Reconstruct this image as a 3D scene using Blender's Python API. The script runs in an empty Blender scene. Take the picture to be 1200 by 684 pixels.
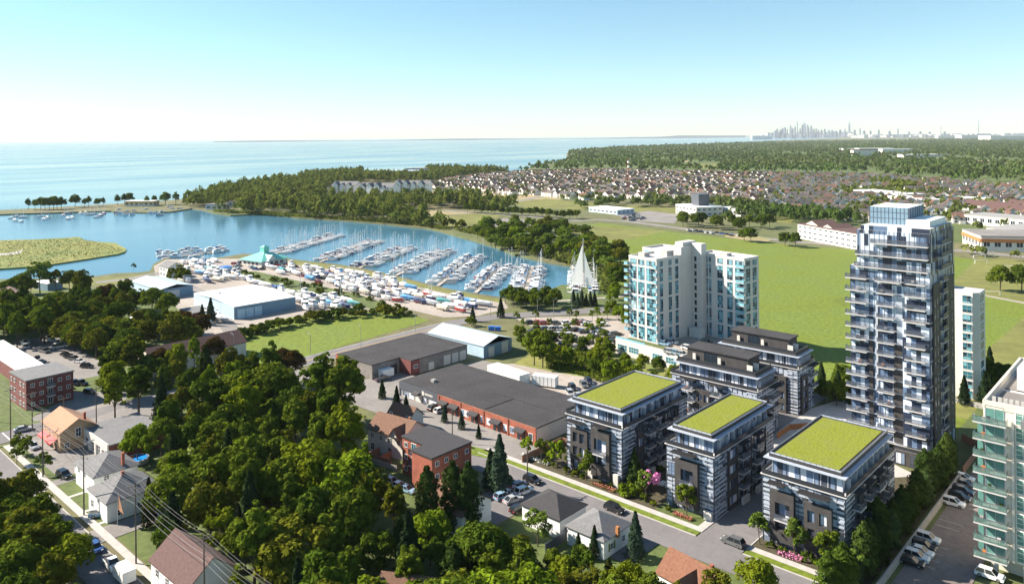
import bpy, math, random
import numpy as np
from mathutils import Matrix, Vector
from mathutils.geometry import tessellate_polygon

# ---------------------------------------------------------------- camera
# world axes: X runs along the main street, Y away from it, camera 80 m up
A0 = math.radians(-42.5); TILT = 0.00917; CH = 80.0; FP = 900.0
S0 = (-0.7336, 182.2785)
def to_local(x, y):
    x -= S0[0]; y -= S0[1]; c, s = math.cos(A0), math.sin(A0)
    return x*c+y*s, -x*s+y*c
def G(px, py, z=0.0):
    u = px-600; v = py-161
    u, v = u-TILT*v, v+TILT*u
    d = (CH-z)*FP/v
    return to_local(u/FP*d, d)
def GD(px, dist):                       # point at a given distance along a bearing
    return to_local((px-600)/FP*dist, dist)
def pix(x, y, z=0.0):
    c, s = math.cos(A0), math.sin(A0)
    X = x*c-y*s+S0[0]; Y = x*s+y*c+S0[1]
    u = X/Y*FP; v = (CH-z)/Y*FP
    return 600+u+TILT*v, 161+v-TILT*u, Y
scene = bpy.context.scene
cam = bpy.data.cameras.new('camera'); camo = bpy.data.objects.new('camera', cam)
scene.collection.objects.link(camo)
cam.lens = 27.0; cam.sensor_width = 36.0; cam.shift_y = -181/1200.0
cam.clip_start = 1.0; cam.clip_end = 200000.0
cx, cy = to_local(0, 0)
camo.matrix_world = Matrix.Translation((cx, cy, CH)) @ Matrix.Rotation(math.radians(42.5), 4, 'Z') @ Matrix.Rotation(math.radians(90), 4, 'X') @ Matrix.Rotation(math.radians(-0.525), 4, 'Z')
scene.camera = camo

# ---------------------------------------------------------------- light
SUN_AZ = math.radians(210.0); SUN_EL = math.radians(35.0)
to_sun = Vector((math.cos(SUN_AZ)*math.cos(SUN_EL), math.sin(SUN_AZ)*math.cos(SUN_EL), math.sin(SUN_EL)))
world = bpy.data.worlds.new('World'); scene.world = world; world.use_nodes = True
nt = world.node_tree; nt.nodes.clear()
sky = nt.nodes.new('ShaderNodeTexSky'); sky.sky_type = 'NISHITA'; sky.sun_disc = False
sky.sun_elevation = SUN_EL; sky.sun_rotation = math.pi/2-SUN_AZ
sky.altitude = 0; sky.air_density = 1.0; sky.dust_density = 0.0; sky.ozone_density = 1.2
bg = nt.nodes.new('ShaderNodeBackground'); bg.inputs[1].default_value = 0.06
wo = nt.nodes.new('ShaderNodeOutputWorld')
tnt = nt.nodes.new('ShaderNodeMix'); tnt.data_type = 'RGBA'; tnt.blend_type = 'MULTIPLY'; tnt.inputs[0].default_value = 1; tnt.inputs[7].default_value = (.78, 1.03, 1.08, 1)
nt.links.new(sky.outputs[0], tnt.inputs[6]); nt.links.new(tnt.outputs[2], bg.inputs[0]); nt.links.new(bg.outputs[0], wo.inputs[0])
sun = bpy.data.lights.new('sun', 'SUN'); sun.energy = 5.0; sun.angle = math.radians(0.5); sun.color = (1.0, 0.90, 0.76)
suno = bpy.data.objects.new('sun', sun); scene.collection.objects.link(suno)
suno.rotation_euler = to_sun.to_track_quat('Z', 'Y').to_euler()
vs = scene.view_settings
vs.view_transform = 'Standard'; vs.look = 'None'; vs.gamma = 1.0; vs.use_curve_mapping = False
vs.exposure = 1.34
scene.cycles.max_bounces = 6; scene.cycles.diffuse_bounces = 2; scene.cycles.glossy_bounces = 3
scene.cycles.transparent_max_bounces = 8; scene.cycles.volume_bounces = 0

rnd = random.Random(7)
col = scene.collection

# ---------------------------------------------------------------- materials
MATS = {}
def mat(name, c, rough=0.8, metal=0.0, var=0.15, scale=0.5, spec=0.5, bump=0.0, objcol=False, rand=0.0, coat=0.0, var2=0.0, scale2=0.05, c2=None):
    """noise varied paint; objcol multiplies in the object's own colour"""
    if name in MATS: return MATS[name]
    m = bpy.data.materials.new(name); m.use_nodes = True; t = m.node_tree
    p = t.nodes['Principled BSDF']; p.inputs['Roughness'].default_value = rough; p.inputs['Metallic'].default_value = metal
    p.inputs['Specular IOR Level'].default_value = spec; p.inputs['Coat Weight'].default_value = coat
    g = t.nodes.new('ShaderNodeNewGeometry') if False else t.nodes.new('ShaderNodeTexCoord')
    def noise(sc, det=4):
        n = t.nodes.new('ShaderNodeTexNoise'); n.inputs['Scale'].default_value = sc; n.inputs['Detail'].default_value = det
        n.inputs['Roughness'].default_value = 0.65
        t.links.new(g.outputs['Object'], n.inputs['Vector']); return n
    rgb = t.nodes.new('ShaderNodeRGB'); rgb.outputs[0].default_value = (*c, 1)
    out = rgb.outputs[0]
    if objcol:
        oi = t.nodes.new('ShaderNodeObjectInfo'); mx = t.nodes.new('ShaderNodeMix'); mx.data_type = 'RGBA'; mx.blend_type = 'MULTIPLY'
        mx.inputs[0].default_value = 1; t.links.new(out, mx.inputs[6]); t.links.new(oi.outputs['Color'], mx.inputs[7]); out = mx.outputs[2]
    n = noise(scale)
    if c2:
        mx = t.nodes.new('ShaderNodeMix'); mx.data_type = 'RGBA'
        n2 = noise(scale2, 5); r = t.nodes.new('ShaderNodeMapRange'); r.inputs[1].default_value = 0.42; r.inputs[2].default_value = 0.6
        t.links.new(n2.outputs[0], r.inputs[0]); t.links.new(r.outputs[0], mx.inputs[0])
        t.links.new(out, mx.inputs[6]); mx.inputs[7].default_value = (*c2, 1); out = mx.outputs[2]
    mr = t.nodes.new('ShaderNodeMapRange'); mr.inputs[1].default_value = 0.3; mr.inputs[2].default_value = 0.7
    mr.inputs[3].default_value = 1-var; mr.inputs[4].default_value = 1+var
    t.links.new(n.outputs[0], mr.inputs[0]); fac = mr.outputs[0]
    if var2:
        n3 = noise(scale2); m3 = t.nodes.new('ShaderNodeMapRange'); m3.inputs[1].default_value = 0.3; m3.inputs[2].default_value = 0.7
        m3.inputs[3].default_value = 1-var2; m3.inputs[4].default_value = 1+var2; t.links.new(n3.outputs[0], m3.inputs[0])
        mm = t.nodes.new('ShaderNodeMath'); mm.operation = 'MULTIPLY'; t.links.new(fac, mm.inputs[0]); t.links.new(m3.outputs[0], mm.inputs[1]); fac = mm.outputs[0]
    if rand:
        oi2 = t.nodes.new('ShaderNodeObjectInfo'); m4 = t.nodes.new('ShaderNodeMapRange'); m4.inputs[3].default_value = 1-rand; m4.inputs[4].default_value = 1+rand
        t.links.new(oi2.outputs['Random'], m4.inputs[0])
        mm = t.nodes.new('ShaderNodeMath'); mm.operation = 'MULTIPLY'; t.links.new(fac, mm.inputs[0]); t.links.new(m4.outputs[0], mm.inputs[1]); fac = mm.outputs[0]
    vm = t.nodes.new('ShaderNodeVectorMath'); vm.operation = 'SCALE'
    t.links.new(out, vm.inputs[0]); t.links.new(fac, vm.inputs[3]); t.links.new(vm.outputs[0], p.inputs['Base Color'])
    if bump:
        b = t.nodes.new('ShaderNodeBump'); b.inputs['Strength'].default_value = bump; b.inputs['Distance'].default_value = 0.1
        t.links.new(n.outputs[0], b.inputs['Height']); t.links.new(b.outputs[0], p.inputs['Normal'])
    MATS[name] = m; return m

def leafmat(name, c, trans=0.35, scale=1.2, var=0.35, c2=None, pos_scale=0.0):
    m = bpy.data.materials.new(name); m.use_nodes = True; t = m.node_tree; t.nodes.clear()
    L = t.links.new; N = t.nodes.new
    oi = N('ShaderNodeObjectInfo'); tc = N('ShaderNodeTexCoord')
    no = N('ShaderNodeTexNoise'); no.inputs['Scale'].default_value = scale; no.inputs['Detail'].default_value = 2
    L(tc.outputs['Object'], no.inputs['Vector'])
    mr = N('ShaderNodeMapRange'); mr.inputs[1].default_value = 0.3; mr.inputs[2].default_value = 0.7
    mr.inputs[3].default_value = 1-var; mr.inputs[4].default_value = 1+var; L(no.outputs[0], mr.inputs[0])
    rgb = N('ShaderNodeRGB'); rgb.outputs[0].default_value = (*c, 1); out = rgb.outputs[0]
    if c2:
        n2 = N('ShaderNodeTexNoise'); n2.inputs['Scale'].default_value = pos_scale or 0.05; n2.inputs['Detail'].default_value = 3
        L(tc.outputs['Object'], n2.inputs['Vector'])
        r2 = N('ShaderNodeMapRange'); r2.inputs[1].default_value = 0.4; r2.inputs[2].default_value = 0.62; L(n2.outputs[0], r2.inputs[0])
        mx = N('ShaderNodeMix'); mx.data_type = 'RGBA'; L(r2.outputs[0], mx.inputs[0]); L(out, mx.inputs[6]); mx.inputs[7].default_value = (*c2, 1); out = mx.outputs[2]
    mu = N('ShaderNodeMix'); mu.data_type = 'RGBA'; mu.blend_type = 'MULTIPLY'; mu.inputs[0].default_value = 1
    L(out, mu.inputs[6]); L(oi.outputs['Color'], mu.inputs[7])
    vm = N('ShaderNodeVectorMath'); vm.operation = 'SCALE'; L(mu.outputs[2], vm.inputs[0]); L(mr.outputs[0], vm.inputs[3])
    d = N('ShaderNodeBsdfDiffuse'); tr = N('ShaderNodeBsdfTranslucent'); ms = N('ShaderNodeMixShader'); ms.inputs[0].default_value = trans
    L(vm.outputs[0], d.inputs[0]); L(vm.outputs[0], tr.inputs[0]); L(d.outputs[0], ms.inputs[1]); L(tr.outputs[0], ms.inputs[2])
    o = N('ShaderNodeOutputMaterial'); L(ms.outputs[0], o.inputs[0]); MATS[name] = m; return m

def panelglass(name, dark, mid, light, sx=1.2, sz=3.2, lightness=0.35, rough=0.08):
    """glazing with blinds and curtains: each pane picks its own tone"""
    m = bpy.data.materials.new(name); m.use_nodes = True; t = m.node_tree; p = t.nodes['Principled BSDF']
    L = t.links.new; N = t.nodes.new
    tc = N('ShaderNodeTexCoord'); sn = N('ShaderNodeVectorMath'); sn.operation = 'SNAP'; sn.inputs[1].default_value = (sx, sx, sz)
    L(tc.outputs['Object'], sn.inputs[0]); wn = N('ShaderNodeTexWhiteNoise'); wn.noise_dimensions = '3D'; L(sn.outputs[0], wn.inputs['Vector'])
    cr = N('ShaderNodeValToRGB'); cr.color_ramp.interpolation = 'CONSTANT'
    e = cr.color_ramp.elements; e[0].position = 0; e[0].color = (*dark, 1); e[1].position = 0.35; e[1].color = (*mid, 1)
    k = e.new(1-lightness); k.color = (*light, 1); L(wn.outputs['Value'], cr.inputs[0])
    L(cr.outputs[0], p.inputs['Base Color']); p.inputs['Roughness'].default_value = rough; p.inputs['IOR'].default_value = 1.5
    MATS[name] = m; return m

def brick(name, c1, c2, mort, sc=1.0, rough=0.9):
    m = bpy.data.materials.new(name); m.use_nodes = True; t = m.node_tree; p = t.nodes['Principled BSDF']
    L = t.links.new; N = t.nodes.new
    tc = N('ShaderNodeTexCoord'); sp = N('ShaderNodeSeparateXYZ'); L(tc.outputs['Object'], sp.inputs[0])
    ad = N('ShaderNodeMath'); L(sp.outputs[0], ad.inputs[0]); L(sp.outputs[1], ad.inputs[1])
    cb = N('ShaderNodeCombineXYZ'); L(ad.outputs[0], cb.inputs[0]); L(sp.outputs[2], cb.inputs[1])
    b = N('ShaderNodeTexBrick'); b.inputs['Scale'].default_value = 3.0*sc; b.inputs['Color1'].default_value = (*c1, 1); b.inputs['Color2'].default_value = (*c2, 1)
    b.inputs['Mortar'].default_value = (*mort, 1); b.inputs['Mortar Size'].default_value = 0.015; b.inputs['Bias'].default_value = 0.1
    L(cb.outputs[0], b.inputs['Vector'])
    no = N('ShaderNodeTexNoise'); no.inputs['Scale'].default_value = 0.6; no.inputs['Detail'].default_value = 5; L(tc.outputs['Object'], no.inputs['Vector'])
    mr = N('ShaderNodeMapRange'); mr.inputs[1].default_value = .3; mr.inputs[2].default_value = .7; mr.inputs[3].default_value = .78; mr.inputs[4].default_value = 1.2
    L(no.outputs[0], mr.inputs[0]); vm = N('ShaderNodeVectorMath'); vm.operation = 'SCALE'; L(b.outputs[0], vm.inputs[0]); L(mr.outputs[0], vm.inputs[3])
    L(vm.outputs[0], p.inputs['Base Color']); p.inputs['Roughness'].default_value = rough; MATS[name] = m; return m

M = MATS
mat('land', (.095, .115, .035), .95, var=.3, scale=.12, c2=(.14, .125, .06), scale2=.004)
mat('turf', (.085, .115, .028), .95, var=.28, scale=.5, var2=.2, scale2=.06)
mat('meadow', (.142, .188, .009), .95, var=.36, scale=.6, var2=.3, scale2=.035, c2=(.10, .14, .015))
mat('field_olive', (.15, .155, .035), .95, var=.25, scale=.1, var2=.2, scale2=.02)
mat('field_tan', (.36, .27, .16), .95, var=.25, scale=.2, var2=.2, scale2=.02, c2=(.2, .19, .07))
mat('reeds', (.23, .23, .055), .95, var=.3, scale=.25, var2=.25, scale2=.03, c2=(.13, .16, .035))
mat('gravel', (.33, .29, .255), .95, var=.2, scale=.6, var2=.18, scale2=.04)
mat('asphalt', (.16, .15, .15), .9, var=.12, scale=.8, var2=.2, scale2=.06)
mat('old_asphalt', (.21, .195, .185), .9, var=.14, scale=.9, var2=.2, scale2=.05)
mat('road', (.165, .155, .158), .9, var=.1, scale=.9, var2=.14, scale2=.08)
mat('lane_asphalt', (.19, .155, .145), .9, var=.2, scale=.7, var2=.25, scale2=.12, c2=(.15, .13, .125))
mat('concrete', (.42, .40, .38), .85, var=.12, scale=.7)
mat('white_line', (.75, .75, .72), .7, var=.1)
mat('yellow_line', (.65, .40, .06), .7, var=.1)
mat('mulch', (.065, .055, .03), .95, var=.3, scale=1)
mat('bark', (.09, .07, .05), .95, var=.3, scale=3)
mat('white', (.78, .78, .76), .6, var=.06, scale=.4)
mat('offwhite', (.66, .63, .58), .7, var=.08, scale=.3)
mat('panel_white', (.60, .57, .53), .5, var=.05, scale=.3)
mat('cream', (.62, .58, .5), .7, var=.1, scale=.5)
mat('tan_siding', (.42, .27, .16), .8, var=.1, scale=1)
mat('pale_blue', (.42, .56, .66), .6, var=.08, scale=.4)
mat('slate_blue', (.17, .27, .36), .6, var=.1, scale=.4)
mat('grey_wall', (.30, .29, .28), .8, var=.12, scale=.6)
mat('dark_trim', (.035, .033, .036), .6, var=.1)
mat('dark_roof', (.036, .034, .037), .95, var=.42, scale=1.5, var2=.25, scale2=.15)
mat('grey_shingle', (.16, .16, .165), .9, var=.25, scale=2.5, var2=.1, scale2=.4)
mat('charcoal_shingle', (.04, .038, .042), .9, var=.3, scale=2.5)
mat('brown_shingle', (.16, .085, .055), .9, var=.25, scale=2.5)
mat('maroon_shingle', (.10, .055, .05), .9, var=.25, scale=2.5)
mat('orange_shingle', (.19, .085, .05), .9, var=.28, scale=2.5)
mat('tan_shingle', (.38, .21, .13), .9, var=.2, scale=2.5)
mat('white_roof', (.82, .82, .80), .5, var=.05, scale=.2, var2=.04)
mat('metal_roof', (.52, .60, .64), .45, metal=.2, var=.08, scale=.4)
mat('teal_roof', (.18, .55, .47), .5, var=.1, scale=.6)
mat('slab', (.50, .485, .48), .7, var=.08)
mat('mullion', (.08, .09, .11), .5, var=.05)
mat('steel', (.35, .36, .38), .4, metal=.7, var=.1)
mat('rail_dark', (.04, .045, .055), .4, metal=.3, var=.1)
mat('glass_dark', (.02, .03, .045), .06, var=.2, scale=.6)
mat('glass_teal', (.035, .15, .185), .06, var=.55, scale=.45)
mat('glass_green', (.11, .25, .22), .08, var=.25, scale=.35)
mat('rail_green', (.11, .20, .18), .1, var=.25, scale=.5)
def see_through(name, f):
    t = MATS[name].node_tree; p = t.nodes['Principled BSDF']; o = t.nodes['Material Output']; tr = t.nodes.new('ShaderNodeBsdfTransparent'); ms = t.nodes.new('ShaderNodeMixShader')
    ms.inputs[0].default_value = f; t.links.new(p.outputs[0], ms.inputs[1]); t.links.new(tr.outputs[0], ms.inputs[2]); t.links.new(ms.outputs[0], o.inputs[0])
see_through('rail_green', .4)
mat('rail_clear', (.10, .12, .16), .1, var=.1); see_through('rail_clear', .6)
mat('rail_blue', (.20, .42, .5), .1, var=.2, scale=.5)
mat('sedum', (.19, .22, .008), .95, var=.4, scale=2.2, var2=.25, scale2=.3, bump=.4, c2=(.15, .165, .02))
mat('clad_light', (.38, .42, .49), .5, var=.1, scale=.8)
mat('wood_fence', (.30, .15, .09), .85, var=.2, scale=2)
mat('orange_brick', (.42, .17, .06), .85, var=.15, scale=2)
mat('red_paint', (.65, .03, .03), .5)
mat('mast_red', (.30, .07, .05), .6)
mat('orange_paint', (.75, .17, .04), .6, var=.08)
mat('blue_paint', (.03, .16, .55), .5)
mat('pool_water', (.02, .25, .7), .1, var=.1)
mat('pole_wood', (.13, .10, .08), .9, var=.25, scale=2)
mat('cable', (.25, .24, .23), .5)
mat('tyre', (.02, .02, .02), .8); mat('hub', (.4, .4, .42), .35, metal=.8)
mat('car_paint', (1, 1, 1), .3, objcol=True, var=.03, coat=.6)
mat('car_glass', (.02, .025, .03), .05, var=.1)
mat('lamp_white', (.8, .8, .75), .3); mat('lamp_red', (.5, .02, .02), .3)
mat('hull', (1, 1, 1), .3, objcol=True, var=.04)
mat('boat_white', (.82, .82, .82), .35, var=.05)
mat('boat_deck', (.62, .58, .5), .5, var=.12, scale=1.5)
mat('dock', (.40, .36, .32), .85, var=.2, scale=1)
mat('mast', (.8, .8, .8), .35)
mat('wall_obj', (1, 1, 1), .8, objcol=True, var=.08, rand=.12)
mat('roof_obj', (1, 1, 1), .9, objcol=True, var=.22, scale=1.2)
mat('wall_pale', (.80, .75, .70), .8, var=.12, scale=.02, rand=.25)
mat('flower_pink', (.75, .25, .5), .8); mat('flower_red', (.42, .14, .10), .8); mat('flower_yellow', (.65, .5, .05), .8)
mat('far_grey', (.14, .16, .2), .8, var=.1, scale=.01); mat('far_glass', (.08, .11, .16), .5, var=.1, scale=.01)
brick('brick_dark', (.042, .038, .04), (.062, .056, .056), (.04, .04, .04))
brick('brick_red', (.36, .10, .055), (.28, .07, .045), (.26, .15, .1))
brick('brick_maroon', (.19, .05, .045), (.15, .04, .04), (.14, .08, .07))
brick('brick_grey', (.24, .22, .2), (.2, .18, .17), (.17, .16, .15))
panelglass('glass_condo', (.05, .06, .085), (.16, .22, .33), (.62, .66, .74), 1.15, 3.2, .42)
panelglass('glass_tower', (.03, .042, .075), (.12, .18, .29), (.56, .64, .76), 1.1, 3.05, .38)
panelglass('glass_teal_panes', (.008, .025, .035), (.03, .14, .18), (.16, .38, .44), 1.1, 1.4, .3)
panelglass('glass_strip', (.05, .058, .075), (.16, .195, .26), (.40, .44, .52), 1.3, .62, .3)
leafmat('leaf', (.102, .136, .014), scale=.9, var=.45, trans=.2)
leafmat('leaf_stuff', (.155, .18, .035), scale=.5, var=.35, c2=(.10, .135, .03), pos_scale=.07)
leafmat('leaf_far', (.085, .14, .032), scale=.02, var=.25, c2=(.11, .135, .04), pos_scale=.0035)
leafmat('needle', (.035, .055, .022), trans=.15, scale=1.5, var=.3)
leafmat('hedge_leaf', (.05, .075, .016), trans=.2, scale=1.5, var=.35)

def water_mat():
    m = bpy.data.materials.new('water'); m.use_nodes = True; t = m.node_tree; p = t.nodes['Principled BSDF']
    L = t.links.new; N = t.nodes.new
    tc = N('ShaderNodeTexCoord')
    mp = N('ShaderNodeMapping'); mp.inputs['Scale'].default_value = (.004, .0012, 1); mp.inputs['Rotation'].default_value = (0, 0, math.radians(-42)); L(tc.outputs['Object'], mp.inputs[0])
    n0 = N('ShaderNodeTexNoise'); n0.inputs['Scale'].default_value = 1; n0.inputs['Detail'].default_value = 5; L(mp.outputs[0], n0.inputs['Vector'])
    cr = N('ShaderNodeMapRange'); cr.inputs[1].default_value = .4; cr.inputs[2].default_value = .62; L(n0.outputs[0], cr.inputs[0])
    mx = N('ShaderNodeMix'); mx.data_type = 'RGBA'; mx.inputs[6].default_value = (.04, .13, .20, 1); mx.inputs[7].default_value = (.055, .16, .235, 1)
    L(cr.outputs[0], mx.inputs[0]); L(mx.outputs[2], p.inputs['Base Color'])
    rr = N('ShaderNodeMapRange'); rr.inputs[3].default_value = .12; rr.inputs[4].default_value = .2; L(cr.outputs[0], rr.inputs[0]); L(rr.outputs[0], p.inputs['Roughness'])
    n1 = N('ShaderNodeTexNoise'); n1.inputs['Scale'].default_value = .35; n1.inputs['Detail'].default_value = 3; L(tc.outputs['Object'], n1.inputs['Vector'])
    b = N('ShaderNodeBump'); b.inputs['Strength'].default_value = .35; b.inputs['Distance'].default_value = .12; L(n1.outputs[0], b.inputs['Height']); L(b.outputs[0], p.inputs['Normal'])
    p.inputs['IOR'].default_value = 1.33
    MATS['water'] = m
water_mat()

# ---------------------------------------------------------------- builders
def link(o): col.objects.link(o); return o
def tag(o, label=None, cat=None, group=None, kind=None):
    if label: o['label'] = label
    if cat: o['category'] = cat
    if group: o['group'] = group
    if kind: o['kind'] = kind
    return o
def thing(name, label, cat, loc=(0, 0, 0), rz=0.0, group=None):
    o = link(bpy.data.objects.new(name, None)); o.location = loc; o.rotation_euler = (0, 0, rz)
    o.empty_display_size = .5
    return tag(o, label, cat, group)
def ordw(n):
    w = ['first', 'second', 'third', 'fourth', 'fifth', 'sixth', 'seventh', 'eighth', 'ninth', 'tenth', 'eleventh', 'twelfth']
    if n <= 12: return w[n-1]
    return '%d%s' % (n, 'th' if 10 <= n % 100 <= 20 else {1: 'st', 2: 'nd', 3: 'rd'}.get(n % 10, 'th'))

class MB:
    def __init__(s): s.v = []; s.f = []; s.m = []
    def face(s, pts, m=0):
        n = len(s.v); s.v += [tuple(p) for p in pts]; s.f.append(tuple(range(n, n+len(pts)))); s.m.append(m)
    def box(s, x0, y0, z0, x1, y1, z1, m=0, mt=None):
        if x1 < x0: x0, x1 = x1, x0
        if y1 < y0: y0, y1 = y1, y0
        n = len(s.v)
        s.v += [(x0, y0, z0), (x1, y0, z0), (x1, y1, z0), (x0, y1, z0), (x0, y0, z1), (x1, y0, z1), (x1, y1, z1), (x0, y1, z1)]
        for q in ((0, 3, 2, 1), (0, 1, 5, 4), (1, 2, 6, 5), (2, 3, 7, 6), (3, 0, 4, 7)):
            s.f.append(tuple(n+i for i in q)); s.m.append(m)
        s.f.append((n+4, n+5, n+6, n+7)); s.m.append(m if mt is None else mt)
    def prism(s, pts, z0, z1, m=0, mt=None):
        n = len(s.v); k = len(pts)
        s.v += [(p[0], p[1], z0) for p in pts]+[(p[0], p[1], z1) for p in pts]
        for i in range(k):
            j = (i+1) % k; s.f.append((n+i, n+j, n+k+j, n+k+i)); s.m.append(m)
        s.f.append(tuple(n+k+i for i in range(k))); s.m.append(m if mt is None else mt)
        s.f.append(tuple(n+k-1-i for i in range(k))); s.m.append(m)
    def gable(s, x0, y0, x1, y1, z0, z1, m=0, mg=None, axis='x', ov=.4, th=.18):
        """pitched roof: two sloping slabs and, under them, the gable triangles"""
        mg = m if mg is None else mg
        if axis == 'x':
            c = (y0+y1)/2; sl = (z1-z0)/(c-y0)
            P = lambda a, b, z: (a, b, z)
            r = (x0, x1, y0, y1)
        else:
            c = (x0+x1)/2; sl = (z1-z0)/(c-x0)
            P = lambda a, b, z: (b, a, z)
            r = (y0, y1, x0, x1)
        a0, a1, b0, b1 = r; A, B = a0-ov, a1+ov
        for bb, sg in ((b0, -1), (b1, 1)):
            be = bb+sg*ov; ze = z0-sl*ov
            top = [P(A, be, ze+th), P(B, be, ze+th), P(B, c, z1+th), P(A, c, z1+th)]
            bot = [P(A, be, ze), P(B, be, ze), P(B, c, z1), P(A, c, z1)]
            s.face(top, m); s.face(bot[::-1], m)
            s.face([bot[0], bot[1], top[1], top[0]], m); s.face([bot[1], bot[2], top[2], top[1]], m); s.face([bot[3], bot[0], top[0], top[3]], m)
        for a in (a0, a1): s.face([P(a, b0, z0), P(a, b1, z0), P(a, c, z1-.01)], mg)
    def hip(s, x0, y0, x1, y1, z0, z1, m=0, ov=.4):
        x0 -= ov; y0 -= ov; x1 += ov; y1 += ov; w, d = x1-x0, y1-y0
        if w >= d: a = (x0+d/2, (y0+y1)/2, z1); b = (x1-d/2, (y0+y1)/2, z1)
        else: a = ((x0+x1)/2, y0+w/2, z1); b = ((x0+x1)/2, y1-w/2, z1)
        p = [(x0, y0, z0), (x1, y0, z0), (x1, y1, z0), (x0, y1, z0)]
        if w >= d:
            s.face([p[0], p[1], b, a], m); s.face([p[1], p[2], b], m); s.face([p[2], p[3], a, b], m); s.face([p[3], p[0], a], m)
        else:
            s.face([p[0], p[1], a], m); s.face([p[1], p[2], b, a], m); s.face([p[2], p[3], b], m); s.face([p[3], p[0], a, b], m)
        s.box(x0, y0, z0-.15, x1, y1, z0-.002, m)
    def cyl(s, x, y, z0, z1, r0, r1=None, n=10, m=0, cap=True):
        r1 = r0 if r1 is None else r1; k = len(s.v)
        for r, z in ((r0, z0), (r1, z1)):
            s.v += [(x+r*math.cos(2*math.pi*i/n), y+r*math.sin(2*math.pi*i/n), z) for i in range(n)]
        for i in range(n):
            j = (i+1) % n; s.f.append((k+i, k+j, k+n+j, k+n+i)); s.m.append(m)
        if cap: s.f.append(tuple(k+n+i for i in range(n))); s.m.append(m)
    def tube(s, p, q, r=.05, n=5, m=0, r2=None):
        p = Vector(p); q = Vector(q); d = (q-p)
        if d.length < 1e-6: return
        d.normalize(); a = d.orthogonal().normalized(); b = d.cross(a); k = len(s.v); r2 = r if r2 is None else r2
        for c, rr in ((p, r), (q, r2)):
            for i in range(n):
                t = 2*math.pi*i/n; s.v.append(tuple(c+a*(rr*math.cos(t))+b*(rr*math.sin(t))))
        for i in range(n):
            j = (i+1) % n; s.f.append((k+i, k+j, k+n+j, k+n+i)); s.m.append(m)
    def mesh(s, name, mats):
        me = bpy.data.meshes.new(name); me.from_pydata(s.v, [], s.f)
        for q in mats: me.materials.append(MATS[q] if isinstance(q, str) else q)
        if len(mats) > 1: me.polygons.foreach_set('material_index', s.m)
        me.update(); return me
    def build(s, name, mats, parent=None, loc=None):
        if isinstance(mats, str): mats = [mats]
        o = link(bpy.data.objects.new(name, s.mesh(name, mats)))
        if parent: o.parent = parent
        if loc: o.location = loc
        return o

def sheet(name, pts, z, m, thick=0.0, kind='structure', label=None):
    """flat outline laid on the ground"""
    tri = tessellate_polygon([[Vector((p[0], p[1], 0)) for p in pts]])
    me = bpy.data.meshes.new(name); n = len(pts)
    v = [(p[0], p[1], z) for p in pts]; f = []
    for t in tri:
        a, b, c = [pts[i] for i in t]
        if (b[0]-a[0])*(c[1]-a[1])-(b[1]-a[1])*(c[0]-a[0]) < 0: t = t[::-1]
        f.append(tuple(t))
    if thick:
        v += [(p[0], p[1], z-thick) for p in pts]
        for i in range(n):
            j = (i+1) % n; f.append((i, j, n+j, n+i))
    me.from_pydata(v, [], f); me.materials.append(MATS[m]); me.update()
    o = link(bpy.data.objects.new(name, me)); tag(o, label or name.replace('_', ' '), None, kind=kind)
    del o['label']
    return o
def band(pts, w):
    """outline of a strip of width w along a line"""
    L_, R_ = [], []
    for i, p in enumerate(pts):
        a = pts[max(i-1, 0)]; b = pts[min(i+1, len(pts)-1)]
        dx, dy = b[0]-a[0], b[1]-a[1]; l = math.hypot(dx, dy); nx, ny = -dy/l*w/2, dx/l*w/2
        L_.append((p[0]+nx, p[1]+ny)); R_.append((p[0]-nx, p[1]-ny))
    return L_+R_[::-1]
def inside(x, y, poly):
    c = False; n = len(poly); j = n-1
    for i in range(n):
        xi, yi = poly[i]; xj, yj = poly[j]
        if (yi > y) != (yj > y) and x < (xj-xi)*(y-yi)/(yj-yi)+xi: c = not c
        j = i
    return c
# ================================================================ the setting
def GP(l, z=0.0): return [G(px, py, z) for px, py in l]
def cam_pt(x, y): return to_local(x, y)

# lake and harbour
wm = MB(); far = 120000.0
c = [cam_pt(-far, -600), cam_pt(far, -600), cam_pt(far, far), cam_pt(-far, far)]
wm.face([(p[0], p[1], -1.2) for p in c])
o = wm.build('lake_water', 'water'); tag(o, kind='structure')

shore = [(-500, 362), (0, 327), (60, 326), (115, 323), (135, 320), (165, 319), (176, 317), (180, 309), (192, 303), (215, 304), (240, 303), (262, 301),
    (285, 297), (310, 298), (330, 302), (355, 305), (400, 310), (430, 315), (460, 322), (500, 332), (530, 339), (560, 344), (600, 350), (640, 351), (670, 353),
    (700, 352), (706, 346), (701, 338), (692, 322), (670, 311), (640, 306), (618, 301), (600, 297), (585, 290), (565, 284), (552, 280), (540, 277), (515, 270),
    (500, 267), (470, 264), (440, 261), (400, 258), (350, 255), (320, 251), (290, 251), (270, 252), (250, 249), (240, 246), (225, 244), (213, 246), (200, 248),
    (175, 249), (140, 248), (130, 247), (60, 249), (0, 251), (-200, 257), (-600, 268), (-600, 260), (-200, 251), (0, 246), (60, 243), (130, 239), (170, 237), (215, 233),
    (240, 228), (270, 221), (300, 216), (330, 210), (370, 205), (420, 201), (470, 199), (520, 198), (570, 199), (600, 201), (612, 199), (640, 192), (664, 187),
    (664, 180), (667, 176), (700, 173), (740, 171), (800, 169), (860, 167), (900, 165), (950, 163.3), (985, 161.6), (980, 160.6), (930, 160.2), (880, 160.4), (850, 160.4)]
LAND = GP(shore)+[GD(850, 80000), GD(1500, 90000), GD(4000, 60000), cam_pt(3000, -200), cam_pt(-2500, -250)]
land = sheet('ground', LAND, 0, 'land', thick=3.0)
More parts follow.
